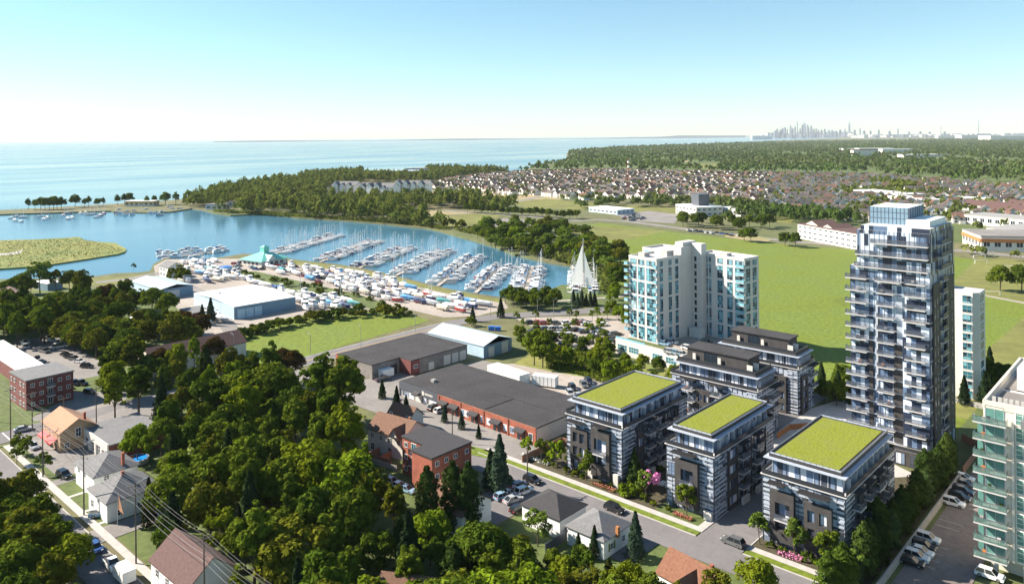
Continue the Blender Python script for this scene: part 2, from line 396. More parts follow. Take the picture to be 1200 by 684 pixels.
marsh = GP([(-300, 287), (-100, 283), (0, 281), (40, 280), (80, 278), (92, 277), (100, 281), (118, 283), (135, 284), (148, 291), (147, 294), (138, 297), (118, 300), (100, 303), (80, 306), (60, 309), (30, 312), (0, 314), (-200, 328)])
sheet('marsh_island', marsh, -.3, 'reeds', thick=2.0)
sheet('mud_pool', GP([(-10, 297), (5, 296.5), (18, 294.5), (27, 292), (24, 296), (14, 298), (-10, 299)]), -.25, 'concrete')

m = MB()
for a in range(24):                                     # the low far shore along the horizon
    x0, x1 = 250+a*26, 250+(a+1)*26
    h0, h1 = [(26+16*math.sin(k*.7)+(55 if k > 20 else 0)) for k in (a, a+1)]
    p, q = GD(x0, 28000), GD(x1, 28000); m.face([(p[0], p[1], -2), (q[0], q[1], -2), (q[0], q[1], h1), (p[0], p[1], h0)]); p2, q2 = GD(x0, 29500), GD(x1, 29500)
    m.face([(p[0], p[1], h0), (q[0], q[1], h1), (q2[0], q2[1], h1), (p2[0], p2[1], h0)])
tag(m.build('far_shore', 'far_grey'), kind='structure')
def patch(name, pts, z, m): return sheet(name, pts, z, m)
# wide open areas
MEADOW = [(-130, 205), (-290, 392), (-297, 445), (-200, 426), (-98, 412), (-5, 428), (40, 412), (130, 405), (200, 330), (160, 100), (110, 84), (72, 98), (30, 102), (8, 158), (-70, 160), (-100, 165)]
patch('far_woods_floor', GP([(604, 204), (640, 194), (666, 189), (666, 181), (670, 177), (740, 172.2), (860, 168), (930, 166), (1000, 165), (1200, 161.5), (1500, 164), (1560, 262), (1300, 231), (1200, 219.5), (1120, 213), (1060, 208), (1000, 204.5), (900, 203.5), (800, 201.5), (700, 199.5), (620, 201.5)]), .1, 'turf')
patch('meadow', MEADOW, .03, 'meadow')
patch('woodland_floor', [(-113, -74), (62, -74), (62, -24), (14, -22), (-12, -4.5), (-50, -4), (-84, -7), (-113, -7)], .035, 'turf')
patch('woodland_floor', [(-370, -76), (-124.5, -76), (-124.5, 12), (-178, 12), (-190, 28), (-250, 30), (-330, 20), (-370, 5)], .035, 'turf')
patch('playing_field', [(60, 110), (62, 290), (20, 312), (10, 440), (120, 420), (230, 330), (170, 110)], .05, 'field_olive')
patch('footpath', band([(-20, 325), (26, 308), (57, 294), (120, 262)], 3.2), .07, 'gravel')
patch('field', GP([(672, 268), (690, 265), (720, 266), (780, 271), (730, 282), (700, 280), (668, 275)]), .06, 'field_olive')
patch('bank_path', GP([(468, 252), (500, 247), (560, 248), (560, 250), (520, 252), (495, 257), (468, 256)]), .05, 'field_tan')
patch('bank_lawn', GP([(495, 257), (560, 250), (590, 252), (560, 262), (530, 268), (500, 262)]), .06, 'field_olive')
patch('old_car_park', GP([(555, 264), (590, 256), (640, 258), (650, 262), (600, 268), (570, 272)]), .07, 'old_asphalt')
patch('waste_ground', GP([(500, 224), (560, 222), (640, 229), (660, 234), (620, 236), (560, 234), (510, 231)]), .05, 'field_tan')
patch('grass_verge', GP([(590, 238), (640, 233), (700, 238), (740, 243), (690, 246), (620, 244)]), .06, 'field_olive')
patch('green_strip', GP([(720, 240), (790, 243), (880, 250), (930, 254), (928, 262), (880, 258), (790, 252), (725, 246)]), .075, 'field_olive')
patch('park_lawn', GP([(1050, 226), (1110, 226), (1108, 231), (1052, 231)]), .06, 'field_olive')
patch('hillside_field', GP([(1135, 188), (1195, 187.5), (1215, 191), (1140, 191)]), .3, 'field_tan')
patch('green_field', GP([(1040, 185.2), (1135, 185.3), (1135, 188.6), (1045, 188.5)]), .3, 'field_olive')
patch('clearing', GP([(775, 187.5), (810, 188.5), (808, 190.2), (778, 189.6)]), .3, 'field_tan')
patch('clearing', GP([(800, 192), (845, 192), (840, 198), (815, 198)]), .3, 'field_olive')
patch('clearing', GP([(900, 181.2), (960, 182), (958, 183.2), (902, 182.6)]), .3, 'field_tan')
patch('suburb_ground', GP([(505, 226), (560, 206), (700, 200), (900, 204), (1080, 211), (1290, 222), (1400, 290), (1130, 285), (1000, 272), (900, 256), (850, 243), (740, 235), (640, 234), (560, 230)]), .02, 'turf')
patch('road', band(GP([(585, 240), (622, 233), (636, 230)]), 8), .1, 'old_asphalt')
patch('road', band(GP([(520, 247), (600, 252), (680, 259), (700, 257.5), (740, 260), (800, 268), (870, 277), (940, 284), (1000, 288), (1130, 294), (1240, 305)]), 11), .1, 'old_asphalt')
patch('road', band(GP([(1065, 267), (1095, 260), (1120, 252), (1140, 245), (1160, 238)]), 9), .1, 'old_asphalt')
patch('car_park', GP([(720, 252), (760, 247), (800, 252), (790, 262), (745, 259)]), .08, 'old_asphalt')
patch('car_park', GP([(1150, 288), (1130, 275), (1200, 272), (1260, 285), (1260, 300)]), .08, 'old_asphalt')
patch('earth_mound', GP([(848, 273), (880, 275), (905, 281), (900, 283), (870, 281), (850, 278)]), .12, 'field_tan')
# marina
patch('boat_yard', GP([(180, 312), (195, 304), (262, 303), (330, 304), (400, 312), (460, 324), (520, 339), (590, 352), (596, 361), (560, 370), (520, 372), (480, 363), (400, 362), (350, 370), (262, 390), (240, 398), (200, 352), (185, 333)]), .04, 'gravel')
patch('yard_verge', GP([(330, 304), (400, 312), (460, 324), (520, 339), (590, 352), (588, 355), (520, 343), (455, 328), (395, 316), (330, 308)]), .06, 'field_olive')
patch('yard_verge', GP([(275, 318), (300, 318), (420, 345), (470, 362), (440, 363), (360, 347), (300, 330)]), .06, 'turf')
patch('shore_lawn', GP([(-60, 335), (0, 330), (120, 326), (165, 322), (176, 322), (150, 332), (80, 338), (-60, 348)]), .05, 'field_olive')
patch('road', band(GP([(112, 331), (150, 327), (182, 320), (200, 326), (240, 345), (262, 375), (275, 392)]), 7), .07, 'old_asphalt')
patch('meadow', [(-176, 15), (-184, 54), (-160, 92), (-131, 90), (-123.5, 20), (-124, 6)], .06, 'meadow')
# streets
patch('street', [(-16, -3.9), (220, -3.9), (220, 3.5), (-16, 3.5)], .10, 'road')
patch('street', [(-123.3, -84), (-114.5, -84), (-114.5, 100), (-106, 130), (-70, 166), (-60, 185), (-52, 180), (-60, 160), (-68, 152), (-97, 122), (-101, 108), (-104, 100)][:8]+[(-76, 172), (-112, 136), (-123.3, 104)], .10, 'road') if False else patch('street', band([(-119, -200), (-119, 60), (-119.5, 95), (-113, 116), (-95, 140), (-84, 158), (-62, 183), (-52, 196)], 9.5), .10, 'road')
patch('street', [(-400, -84), (90, -84), (90, -77.2), (-400, -77.2)], .11, 'road')
patch('pavement', band([(-112, -75.2), (60, -75.2)], 1.6), .14, 'concrete')
patch('pavement', [(-15, 5.6), (46.5, 5.6), (46.5, 7.3), (-15, 7.3)], .16, 'concrete')
patch('pavement', [(56.5, 5.6), (110, 5.6), (110, 7.3), (56.5, 7.3)], .16, 'concrete')
patch('grass_strip', [(-15, 3.7), (46.5, 3.7), (46.5, 5.6), (-15, 5.6)], .15, 'meadow')
patch('grass_strip', [(56.5, 3.7), (110, 3.7), (110, 5.6), (56.5, 5.6)], .15, 'meadow')
patch('grass_strip', band([(-112, -77), (-114, -70.5), (-112, -72)], 1), .13, 'turf')
kb = MB()
for x0, x1 in ((-15, 46.5), (56.5, 110)): kb.box(x0, 3.45, .09, x1, 3.7, .22)
kb.box(46.5, 5.6, .09, 46.75, 44, .22); kb.box(56.25, 5.6, .09, 56.5, 44, .22)
kb.box(-112, -77.3, .09, 60, -77.1, .22)
kb.build('kerb', 'concrete')['kind'] = 'structure'
lm = MB()
lm.box(-123.8, 12, .105, -123.65, 92, .112, 0); lm.box(-114.35, 12, .105, -114.2, 92, .112, 0)
lm.box(-119.2, 12, .105, -119.05, 92, .112, 1); lm.box(-118.9, 12, .105, -118.75, 92, .112, 1)
for k in range(9): lm.box(-123, -73.5+0, .105, -115, -73.2, .112, 0) if k == 0 else None
lm.build('road_markings', ['white_line', 'yellow_line'])['kind'] = 'structure'
patch('front_garden_ground', [(-2, 7.3), (34.5, 7.3), (34.5, 44), (-2, 44)], .12, 'mulch')
patch('front_garden_ground', [(34.5, 7.3), (46.5, 7.3), (46.5, 44), (34.5, 44)], .13, 'turf')
patch('front_garden_ground', [(56.5, 7.3), (78, 7.3), (78, 66), (56.5, 60)], .12, 'mulch')
patch('driveway', [(46.75, 3.5), (56.25, 3.5), (56.25, 60), (46.75, 60)], .11, 'road')
patch('pavement', [(45.0, 7.3), (46.5, 7.3), (46.5, 44), (45.0, 44)], .17, 'concrete')
patch('courtyard', [(36, 44), (56, 44), (72, 62), (52, 72), (52, 96), (40, 104), (36, 90)], .13, 'concrete')
patch('courtyard', [(-2, 44), (36, 44), (36, 90), (36, 104), (8, 104), (-2, 90)], .125, 'asphalt')
patch('car_park', [(80.6, -40), (91.3, -40), (91.3, 90), (80.6, 90)], .092, 'lane_asphalt')
pm = MB()
for y in (22, 25, 28, 31, 40, 43): pm.box(80.8, y, .112, 85.2, y+.06, .118, 0)
pm.build('parking_lines', 'white_line')['kind'] = 'structure'
patch('garden', [(72, 95), (110, 88), (120, 120), (72, 128)], .06, 'turf')
patch('forecourt', [(-85, 3.9), (-5.5, 3.9), (-3, 7), (-3, 17), (-6.5, 19), (-85, 19)], .12, 'old_asphalt')
patch('forecourt', [(-85, 19), (-64, 19), (-60, 47), (-40, 62), (-71, 62), (-75, 34), (-85, 34)], .12, 'old_asphalt')
patch('forecourt', [(-114, -6), (-85, -6), (-85, 12), (-114, 12)], .115, 'old_asphalt')
patch('lawn', [(-50, -3), (-16, -3), (-16, 1.5), (-50, 1)], .13, 'turf')
patch('lawn', [(-36, 2), (-33, 5.5), (-24, 5.8), (-23, 1.5)], .16, 'meadow'); patch('lawn', [(-22, 1.5), (-21, 5), (-12, 6.8), (-9, 6), (-9, 3.2), (-17, 1)], .16, 'meadow')
patch('back_lot', [(-40, 50), (-22, 50), (-16, 60), (-25, 72), (-42, 68), (-60, 66), (-66, 60), (-44, 56)], .11, 'gravel')
patch('scrub_ground', [(-60, 66), (-22, 70), (-14, 60), (-4, 44), (0, 60), (0, 96), (-40, 96), (-66, 92)], .07, 'reeds')
patch('car_park', [(-106, 117), (-86, 138), (-72, 152), (-47, 125), (-40, 108), (-44, 97), (-70, 97), (-84, 108)], .09, 'gravel')
patch('shore_lawn', [(-108, 140), (-130, 160), (-138, 190), (-100, 215), (-60, 200), (-70, 176), (-90, 160)], .06, 'turf')
patch('footpath', band([(-118, 150), (-108, 165), (-96, 185), (-98, 205), (-110, 225)], 3), .12, 'gravel')
patch('car_park', [(-232, -42), (-229, -28), (-165, -30), (-157, -34), (-157, -46), (-172, -48), (-200, -52)], .10, 'old_asphalt')
patch('driveway', [(-148, -50), (-132, -36), (-122, -42), (-123, -66), (-130, -64), (-141, -52)], .085, 'old_asphalt')
patch('lawn', [(-158, -50), (-158, -32), (-150, -33), (-142, -44), (-148, -50)], .12, 'turf')
patch('lawn', [(-170, -66), (-128, -66), (-124, -62), (-124, -75), (-240, -75), (-240, -60)], .09, 'turf')
patch('forecourt', [(-113, -72.5), (-98, -72.5), (-80, -72.5), (-78, -62), (-100, -58), (-114, -58)], .10, 'old_asphalt')
patch('forecourt', [(-114, -58), (-100, -58), (-100, -42), (-122, -30), (-114.5, -58)], .11, 'old_asphalt')
patch('lawn', [(-80, -74.2), (-46, -74.2), (-46, -52), (-78, -52)], .08, 'turf')
for x in (-67.5, -57.5, -49.5): patch('footpath', [(x, -74.4), (x+1, -74.4), (x+1, -70.4), (x, -70.4)], .12, 'concrete')
patch('driveway', [(-47, -77.2), (-40.5, -77.2), (-40.5, -64), (-47, -64)], .12, 'old_asphalt')
patch('driveway', [(-79, -77.2), (-75.5, -77.2), (-75.5, -70), (-79, -70)], .12, 'old_asphalt')
patch('lawn', [(-33, -21.5), (-21, -21.5), (-21, -13.5), (-33, -13.5)], .1, 'turf')
patch('driveway', [(-29, -30), (-12, -30), (-12, -21.5), (-29, -21.5)], .1, 'old_asphalt')
patch('driveway', [(2, -20), (13.5, -20), (13.5, -4), (2, -4)], .1, 'asphalt')
patch('lawn', [(14, -24), (62, -24), (62, -4.1), (14, -4.1)], .07, 'turf')
patch('driveway', [(38, -14), (42.5, -14), (42.5, -3.9), (38, -3.9)], .11, 'asphalt')
patch('lawn', [(-80, -48), (-72, -48), (-70, -36), (-80, -36)], .08, 'meadow')
# ================================================================ buildings
def face_fn(f, W, D):
    """(u, out, z) on a wall -> building coordinates; S is y=0, E is x=W"""
    return {'S': lambda u, o, z: (u, -o, z), 'E': lambda u, o, z: (W+o, u, z), 'N': lambda u, o, z: (W-u, D+o, z), 'W': lambda u, o, z: (-o, D-u, z)}[f]
def fbox(mb, F, u0, u1, o0, o1, z0, z1, m=0):
    a = F(u0, o0, z0); b = F(u1, o1, z1); mb.box(a[0], a[1], min(z0, z1), b[0], b[1], max(z0, z1), m)
def fquad(mb, F, u0, u1, o, z0, z1, m=0):
    a, b, c, d = F(u0, o, z0), F(u1, o, z0), F(u1, o, z1), F(u0, o, z1); mb.face([a, b, c, d], m)
def window(par, F, u0, u1, z0, z1, o=0.0, fr='white', gl='glass_dark', nx=2, nz=1, fw=.09, name='window', sill=None, mesh_only=None):
    mb = mesh_only or MB()
    fquad(mb, F, u0+.02, u1-.02, o+.03, z0+.02, z1-.02, 1)
    t = .08
    fbox(mb, F, u0, u1, o, o+t, z1-fw, z1, 0); fbox(mb, F, u0, u1, o, o+t, z0, z0+fw, 0)
    fbox(mb, F, u0, u0+fw, o, o+t, z0+fw, z1-fw, 0); fbox(mb, F, u1-fw, u1, o, o+t, z0+fw, z1-fw, 0)
    for i in range(1, nx):
        u = u0+(u1-u0)*i/nx; fbox(mb, F, u-fw*.35, u+fw*.35, o, o+t-.01, z0+fw, z1-fw, 0)
    for i in range(1, nz):
        z = z0+(z1-z0)*i/nz; fbox(mb, F, u0+fw, u1-fw, o, o+t-.02, z-fw*.35, z+fw*.35, 0)
    if mesh_only: return None
    return mb.build(name, [fr, gl], par)
def holes(mb, F, u0, u1, z0, z1, o0, o1, ops, m=0):
    us = sorted({u0, u1, *[v for q in ops for v in q[:2]]}); zs = sorted({z0, z1, *[v for q in ops for v in q[2:]]})
    for j in range(len(zs)-1):
        run = None
        for i in range(len(us)-1):
            uc, zc = (us[i]+us[i+1])/2, (zs[j]+zs[j+1])/2
            solid = not any(q[0] < uc < q[1] and q[2] < zc < q[3] for q in ops)
            if solid: run = us[i] if run is None else run
            if run is not None and (not solid or i == len(us)-2):
                fbox(mb, F, run, us[i+1] if solid else us[i], o0, o1, zs[j], zs[j+1], m); run = None
def balcony(par, F, u0, u1, z, dep, slabm='slab', railm='rail_clear', posts=True, solid=False, clutter=False):
    b = MB(); fbox(b, F, u0, u1, 0, dep, z-.22, z, 0); o = b.build('balcony', slabm, par)
    r = MB()
    fbox(r, F, u0, u1, dep-.06, dep-.02, z+.08, z+1.02, 0); fbox(r, F, u0+.02, u0+.06, 0.02, dep-.06, z+.08, z+1.02, 0); fbox(r, F, u1-.06, u1-.02, 0.02, dep-.06, z+.08, z+1.02, 0)
    fbox(r, F, u0, u1, dep-.08, dep, z+1.02, z+1.1, 1)
    n = max(1, int((u1-u0)/1.3))
    for i in range(n+1):
        u = u0+.03+(u1-u0-.06)*i/n; fbox(r, F, u-.03, u+.03, dep-.1, dep-.06, z, z+1.02, 1)
    rr = r.build('railing', [railm, 'mullion'], o)
    if clutter:
        c = MB(); ox = u0+rnd.uniform(.5, max(.6, u1-u0-1.2)); fbox(c, F, ox, ox+.6, .4, 1.0, z, z+.45, 0); fbox(c, F, ox, ox+.6, .3, .4, z+.45, z+.9, 0)
        c.build('chair', rnd.choice(['dark_trim', 'wood_fence', 'grey_wall', 'dark_trim', 'slab', 'hedge_leaf', 'orange_brick']), o)
    return o

SG = 'dark mid-rise blocks behind the street'
def stripes(mb, F, u0, u1, z0, z1, m=0, step=.9, h=.42):
    z = z0; n = max(1, round((u1-u0)/1.4)); w = (u1-u0)/n
    while z < z1-h:
        for i in range(n):
            if rnd.random() > .05: fbox(mb, F, u0+i*w+.05, u0+(i+1)*w-.05, .05, .12, z, z+h, m)  # segments left out at random imitate reflections in the glazing
        z += step
def midrise(label, x0, y0, W, D, green=True, inset=1.4, front='std', ground_gap=True):
    t = thing('apartment_block', label, 'apartment block', (x0, y0, 0)); Z = [0.12, 3.6, 6.8, 10.0, 13.2]; PH = 16.4
    S, E, N, Wf = (face_fn(k, W, D) for k in 'SENW')
    w = MB(); w.box(0, 0, 0, W, D, 13.2, 0, 1); w.build('glazed_wall', ['glass_strip', 'concrete'], t)
    b = MB()
    for F, L_ in ((S, W), (E, D), (N, W), (Wf, D)):
        for z in Z[1:4]: fbox(b, F, 0, L_, .02, .13, z-.18, z+.05)
        n = max(3, int(L_/1.4))
        for i in range(n+1): fbox(b, F, max(0, L_*i/n-.05), min(L_, L_*i/n+.05), .01, .1, 0, 13.1, 0)
    b.build('mullions', ['mullion'], t)
    p = MB(); ov = .35
    p.box(-ov, -ov, 13.2, W+ov, D+ov, 13.36); p.build('terrace_slab', 'slab', t)
    r = MB(); 
    for F, L_ in ((S, W), (E, D), (N, W), (Wf, D)): fbox(r, F, 0, L_, .2, .24, 13.42, 14.3, 0)
    r.build('terrace_railing', 'rail_dark', t)
    ph = MB(); ph.box(inset, inset+.2, 13.42, W-inset*.7, D-inset, PH, 0); pho = ph.build('penthouse', 'glass_condo', t)
    q = MB()
    Wp, Dp = W-inset*1.7, D-2*inset-.2
    for F, L_ in ((face_fn('S', Wp, Dp), Wp), (face_fn('E', Wp, Dp), Dp), (face_fn('N', Wp, Dp), Wp), (face_fn('W', Wp, Dp), Dp)):
        n = max(3, int(L_/1.25))
        for i in range(n+1):
            if rnd.random() < .85: fbox(q, F, L_*i/n-.06, L_*i/n+.1, .0, .09, 13.42, PH, rnd.choice((0, 0, 1)))
    for i in range(8):                                  # dividers between the terraces
        u = Dp*(i+.5)/8; fbox(q, face_fn('E', Wp, Dp), u, u+.1, .05, inset*.65, 13.45, 15.6, 1)
    qo = q.build('mullions', ['mullion', 'clad_light'], pho); qo.location = (inset, inset+.2, 0)
    f = MB(); f.box(.1, .1, PH, W+.1, D-.2, PH+.18, 0); f.build('roof_slab', 'clad_light', t)
    f = MB(); f.box(.9, 1.0, PH+.18, W-.9, D-1.0, PH+.75, 0, 1); ro = f.build('roof', ['dark_trim', 'dark_roof'], t)
    if green:
        g = MB(); g.box(1.75, 1.9, PH+.6, W-1.75, D-1.9, PH+.86); g.build('green_roof', 'sedum', t)
        k = MB()
        for F, L_, in ((face_fn('S', W-1.8, D-2.0), W-1.8), (face_fn('E', W-1.8, D-2.0), D-2.0), (face_fn('N', W-1.8, D-2.0), W-1.8), (face_fn('W', W-1.8, D-2.0), D-2.0)):
            n = int(L_/1.1)
            for i in range(n+1): fbox(k, F, L_*i/n-.03, L_*i/n+.03, -.1, -.05, PH+.75, PH+1.15)
            fbox(k, F, 0, L_, -.1, -.06, PH+.8, PH+1.1, 1)
        ko = k.build('roof_railing', ['dark_trim', 'clad_light'], t); ko.location = (.9, 1.0, 0)
    return t, S, E, N, Wf
def frame_volume(t, F, u0, u1, z0, z1, ops, dep=.75, mat_='brick_dark', lobby=False):
    b = MB(); holes(b, F, u0, u1, z0, z1, .14, dep, ops); o = b.build('brick_frame', mat_, t)
    for q in ops:
        w = q[1]-q[0]; big = w > 1.9 and q[3]-q[2] > 2
        if big:                                        # loggia: recessed glazing, slab, railing
            l = MB(); fquad(l, F, q[0], q[1], .16, q[2], q[3], 0)
            mid = q[2]+(q[3]-q[2])*.5
            l.build('loggia_glazing', 'glass_condo', t)
            if q[3]-q[2] > 4: 
                balcony(t, F, q[0]+.05, q[1]-.05, mid-.4, dep+.75)
        else:
            window(t, F, q[0]+.05, q[1]-.05, q[2]+.05, q[3]-.05, .3, 'mullion', 'glass_condo', 2 if w > 1 else 1, 1)
    return o
def canopy(t, F, u0, u1, z, dep=1.8):
    m = MB(); fbox(m, F, u0, u1, .1, dep, z, z+.14, 0)
    n = int((u1-u0)/.3)
    for i in range(n): fbox(m, F, u0+i*(u1-u0)/n, u0+i*(u1-u0)/n+.06, .2, dep-.1, z+.14, z+.19, 0)
    return m.build('canopy', 'dark_trim', t)

def east_side(t, E, D, stacks, face='E', lvls=(3.6, 6.8, 10.0)):
    """long side wall: striped corner, brick bays with windows, balcony stacks under canopies"""
    c = MB(); stripes(c, E, .1, D*.17, .6, 12.9); c.build('horizontal_cladding', 'clad_light', t)
    c = MB(); stripes(c, E, D*.86, D-.1, .6, 12.9); c.build('horizontal_cladding', 'clad_light', t)
    prev = D*.2
    for (a, b_) in stacks:
        if a-prev > 1.6:
            ops = [(prev+.45, a-.4, z+.7, z+2.6) for z in (.2,)+tuple(lvls)]
            bb = MB(); holes(bb, E, prev, a-.1, .12, 11.6, .14, .45, ops); bb.build('brick_bay', 'brick_dark', t)
            for q in ops: window(t, E, q[0]+.02, q[1]-.02, q[2], q[3], .2, 'mullion', 'glass_condo', 2, 1)
        for z in lvls: balcony(t, E, a, b_, z, 1.75, clutter=True)
        canopy(t, E, a-.1, b_+.1, 13.0, 1.9)
        w = MB(); fbox(w, E, a+.2, b_-.2, 1.0, 1.5, .12, 1.6, 0); w.build('patio_screen', 'panel_white', t)
        prev = b_+.1
    a = D*.84
    if a-prev > 1.6:
        ops = [(prev+.45, a-.4, z+.7, z+2.6) for z in (.2,)+tuple(lvls)]
        bb = MB(); holes(bb, E, prev, a-.1, .12, 11.6, .14, .45, ops); bb.build('brick_bay', 'brick_dark', t)
        for q in ops: window(t, E, q[0]+.02, q[1]-.02, q[2], q[3], .2, 'mullion', 'glass_condo', 2, 1)

# three green roofed blocks on the street
Y0 = 11.5
t, S, E, N, Wf = midrise('dark brick and glass apartment block with green roof, beside the brick shop row', 7.6, Y0, 16.0, 29.0)
c_ = MB(); stripes(c_, S, .1, 15.9, 2.2, 12.9); c_.build('horizontal_cladding', 'clad_light', t)
frame_volume(t, S, 1.6, 6.6, 1.0, 10.6, [(2.3, 3.7, 7.4, 9.7), (4.3, 5.7, 7.4, 9.7), (2.3, 3.7, 4.2, 6.4), (4.3, 5.7, 4.2, 6.4), (2.3, 5.7, 1.2, 3.2)])
frame_volume(t, S, 7.9, 13.1, 1.2, 12.0, [(8.8, 12.2, 4.0, 9.9)], dep=1.1)
canopy(t, S, 1.0, 5.6, 12.2, 2.0); canopy(t, S, 8.6, 12.4, 12.9, 2.0)
east_side(t, E, 29.0, [(8.6, 11.8), (13.4, 17.4), (19.4, 22.4)])
east_side(t, Wf, 29.0, [(8, 11.5), (16, 20)])
for u in (14.0, 6.8): 
    m_ = MB(); fbox(m_, S, u, u+1.3, .15, .9, .12, 2.9); m_.build('entrance_panel', 'panel_white', t)

t, S, E, N, Wf = midrise('narrow dark brick block with thin green roof strip, middle one of three on street', 35.2, Y0, 11.2, 29.0, inset=1.5)
c_ = MB(); stripes(c_, S, .1, 11.1, 2.2, 12.9); c_.build('horizontal_cladding', 'clad_light', t)
frame_volume(t, S, 2.6, 8.0, 1.6, 11.2, [(4.0, 6.9, 3.9, 9.3)], dep=1.1)
window(t, S, .5, 2.1, 6.9, 9.6, .14, 'mullion', 'glass_condo', 2, 3)
canopy(t, S, 2.0, 7.4, 12.5, 2.1)
east_side(t, E, 29.0, [(10.2, 13.6), (17.0, 20.6)])
east_side(t, Wf, 29.0, [(8, 11.5), (16, 20)])
m_ = MB(); fbox(m_, S, 9.2, 11.0, .15, .9, .12, 1.9); m_.build('entrance_panel', 'panel_white', t)

t, S, E, N, Wf = midrise('dark brick apartment block with the broadest green roof, in front of the tall glass tower', 57.2, Y0-.4, 15.8, 29.0)
c_ = MB(); stripes(c_, S, .1, 15.7, 2.0, 12.9); c_.build('horizontal_cladding', 'clad_light', t)
frame_volume(t, S, 1.9, 6.6, 1.4, 11.0, [(2.9, 5.8, 3.6, 8.9)], dep=1.1)
frame_volume(t, S, 8.4, 13.6, .8, 10.6, [(9.1, 10.4, 6.9, 9.2), (11.3, 12.7, 6.9, 9.2), (9.1, 10.4, 3.6, 5.8), (11.3, 12.7, 3.6, 5.8)])
canopy(t, S, 1.6, 4.9, 12.4, 2.0); canopy(t, S, 7.6, 13.4, 12.4, 2.2)
east_side(t, E, 29.0, [(3.4, 6.4), (9.0, 12.0), (14.2, 18.0), (20.0, 23.0)])
east_side(t, Wf, 29.0, [(8, 11.5), (16, 20)])

def boxroof(label, x0, y0, W, D):
    t, S, E, N, Wf = midrise(label, x0, y0, W, D, green=False, inset=1.6)
    c_ = MB(); stripes(c_, S, .1, 3.0, .6, 12.9); stripes(c_, S, W-3, W-.1, .6, 12.9); c_.build('horizontal_cladding', 'clad_light', t)
    for (a, b_) in ((4.0, 7.4), (12.6, 16.0)):
        for z in (3.6, 6.8, 10.0): balcony(t, S, a, b_, z, 1.7, clutter=True)
        canopy(t, S, a-.4, b_+.6, 13.0, 2.0)
    for (a, b_) in ((8.0, 12.0), (17.0, W-3.3)):
        ops = [(a+.5, a+1.7, z+.6, z+2.6) for z in (.3, 3.6, 6.8)]+[(b_-1.7, b_-.5, z+.6, z+2.6) for z in (.3, 3.6, 6.8)]
        frame_volume(t, S, a, b_, .3, 10.6, ops)
    c_ = MB(); stripes(c_, E, .1, D-.1, 8, 12.9); c_.build('horizontal_cladding', 'clad_light', t)
    frame_volume(t, E, 1.2, 5.4, .4, 11.0, [(2.2, 4.6, 1.2, 3.4), (2.2, 4.6, 4.4, 6.6), (2.2, 4.6, 7.6, 9.8)])
    balcony(t, E, 6.2, D-1, 6.8, 1.7); balcony(t, E, 6.2, D-1, 10.0, 1.7); canopy(t, E, 5.8, D-.6, 13.1, 2.4)
    z = 17.15
    b = MB(); b.box(3.2, 3.2, z, W-4.0, D-2.4, z+3.1, 0); bo = b.build('rooftop_room', 'brick_dark', t)
    b = MB(); b.box(2.9, 2.8, z+3.1, W-3.6, D-2.0, z+3.45, 0); b.build('roof', 'grey_wall' if False else 'dark_roof', bo)
    Sx = lambda u, o_, zz: (u, 3.2-o_, zz)
    window(bo, Sx, 8.4, 12.2, z+.2, z+2.7, .0, 'dark_trim', 'glass_dark', 3)
    for u in (5.2, 12.8):
        q = MB(); fbox(q, Sx, u, u+.9, .5, .6, z, z+2.1); q.build('privacy_screen', 'panel_white', t)
    q = MB(); q.box(W-3.8, 1.9, z-.3, W-2.2, 2.0, z+2.0); q.build('privacy_screen', 'panel_white', t)
    q = MB(); q.box(W-3.4, 4.9, z-.3, W-1.9, 5.0, z+2.0); q.build('privacy_screen', 'panel_white', t)
    q = MB(); q.box(1.2, 1.2, z-.1, W-1.2, 1.3, z+.8, 0); q.box(W-1.3, 1.3, z-.1, W-1.2, D-1.4, z+.8, 0); q.build('roof_railing', 'rail_dark', t)
    q = MB()
    for i in range(6): q.box(9+i*.6, 1.9, z-.25, 9.5+i*.6, 2.4, z+.3+rnd.random()*.3)
    q.build('planter', 'hedge_leaf', t)
    return t
boxroof('dark brick mid-rise with brown rooftop room, directly behind the narrow green roof block', 10.0, 56.0, 25.4, 12.4)
boxroof('dark brick mid-rise with brown rooftop room, at the edge of the big meadow', 10.6, 81.8, 25.0, 11.6)

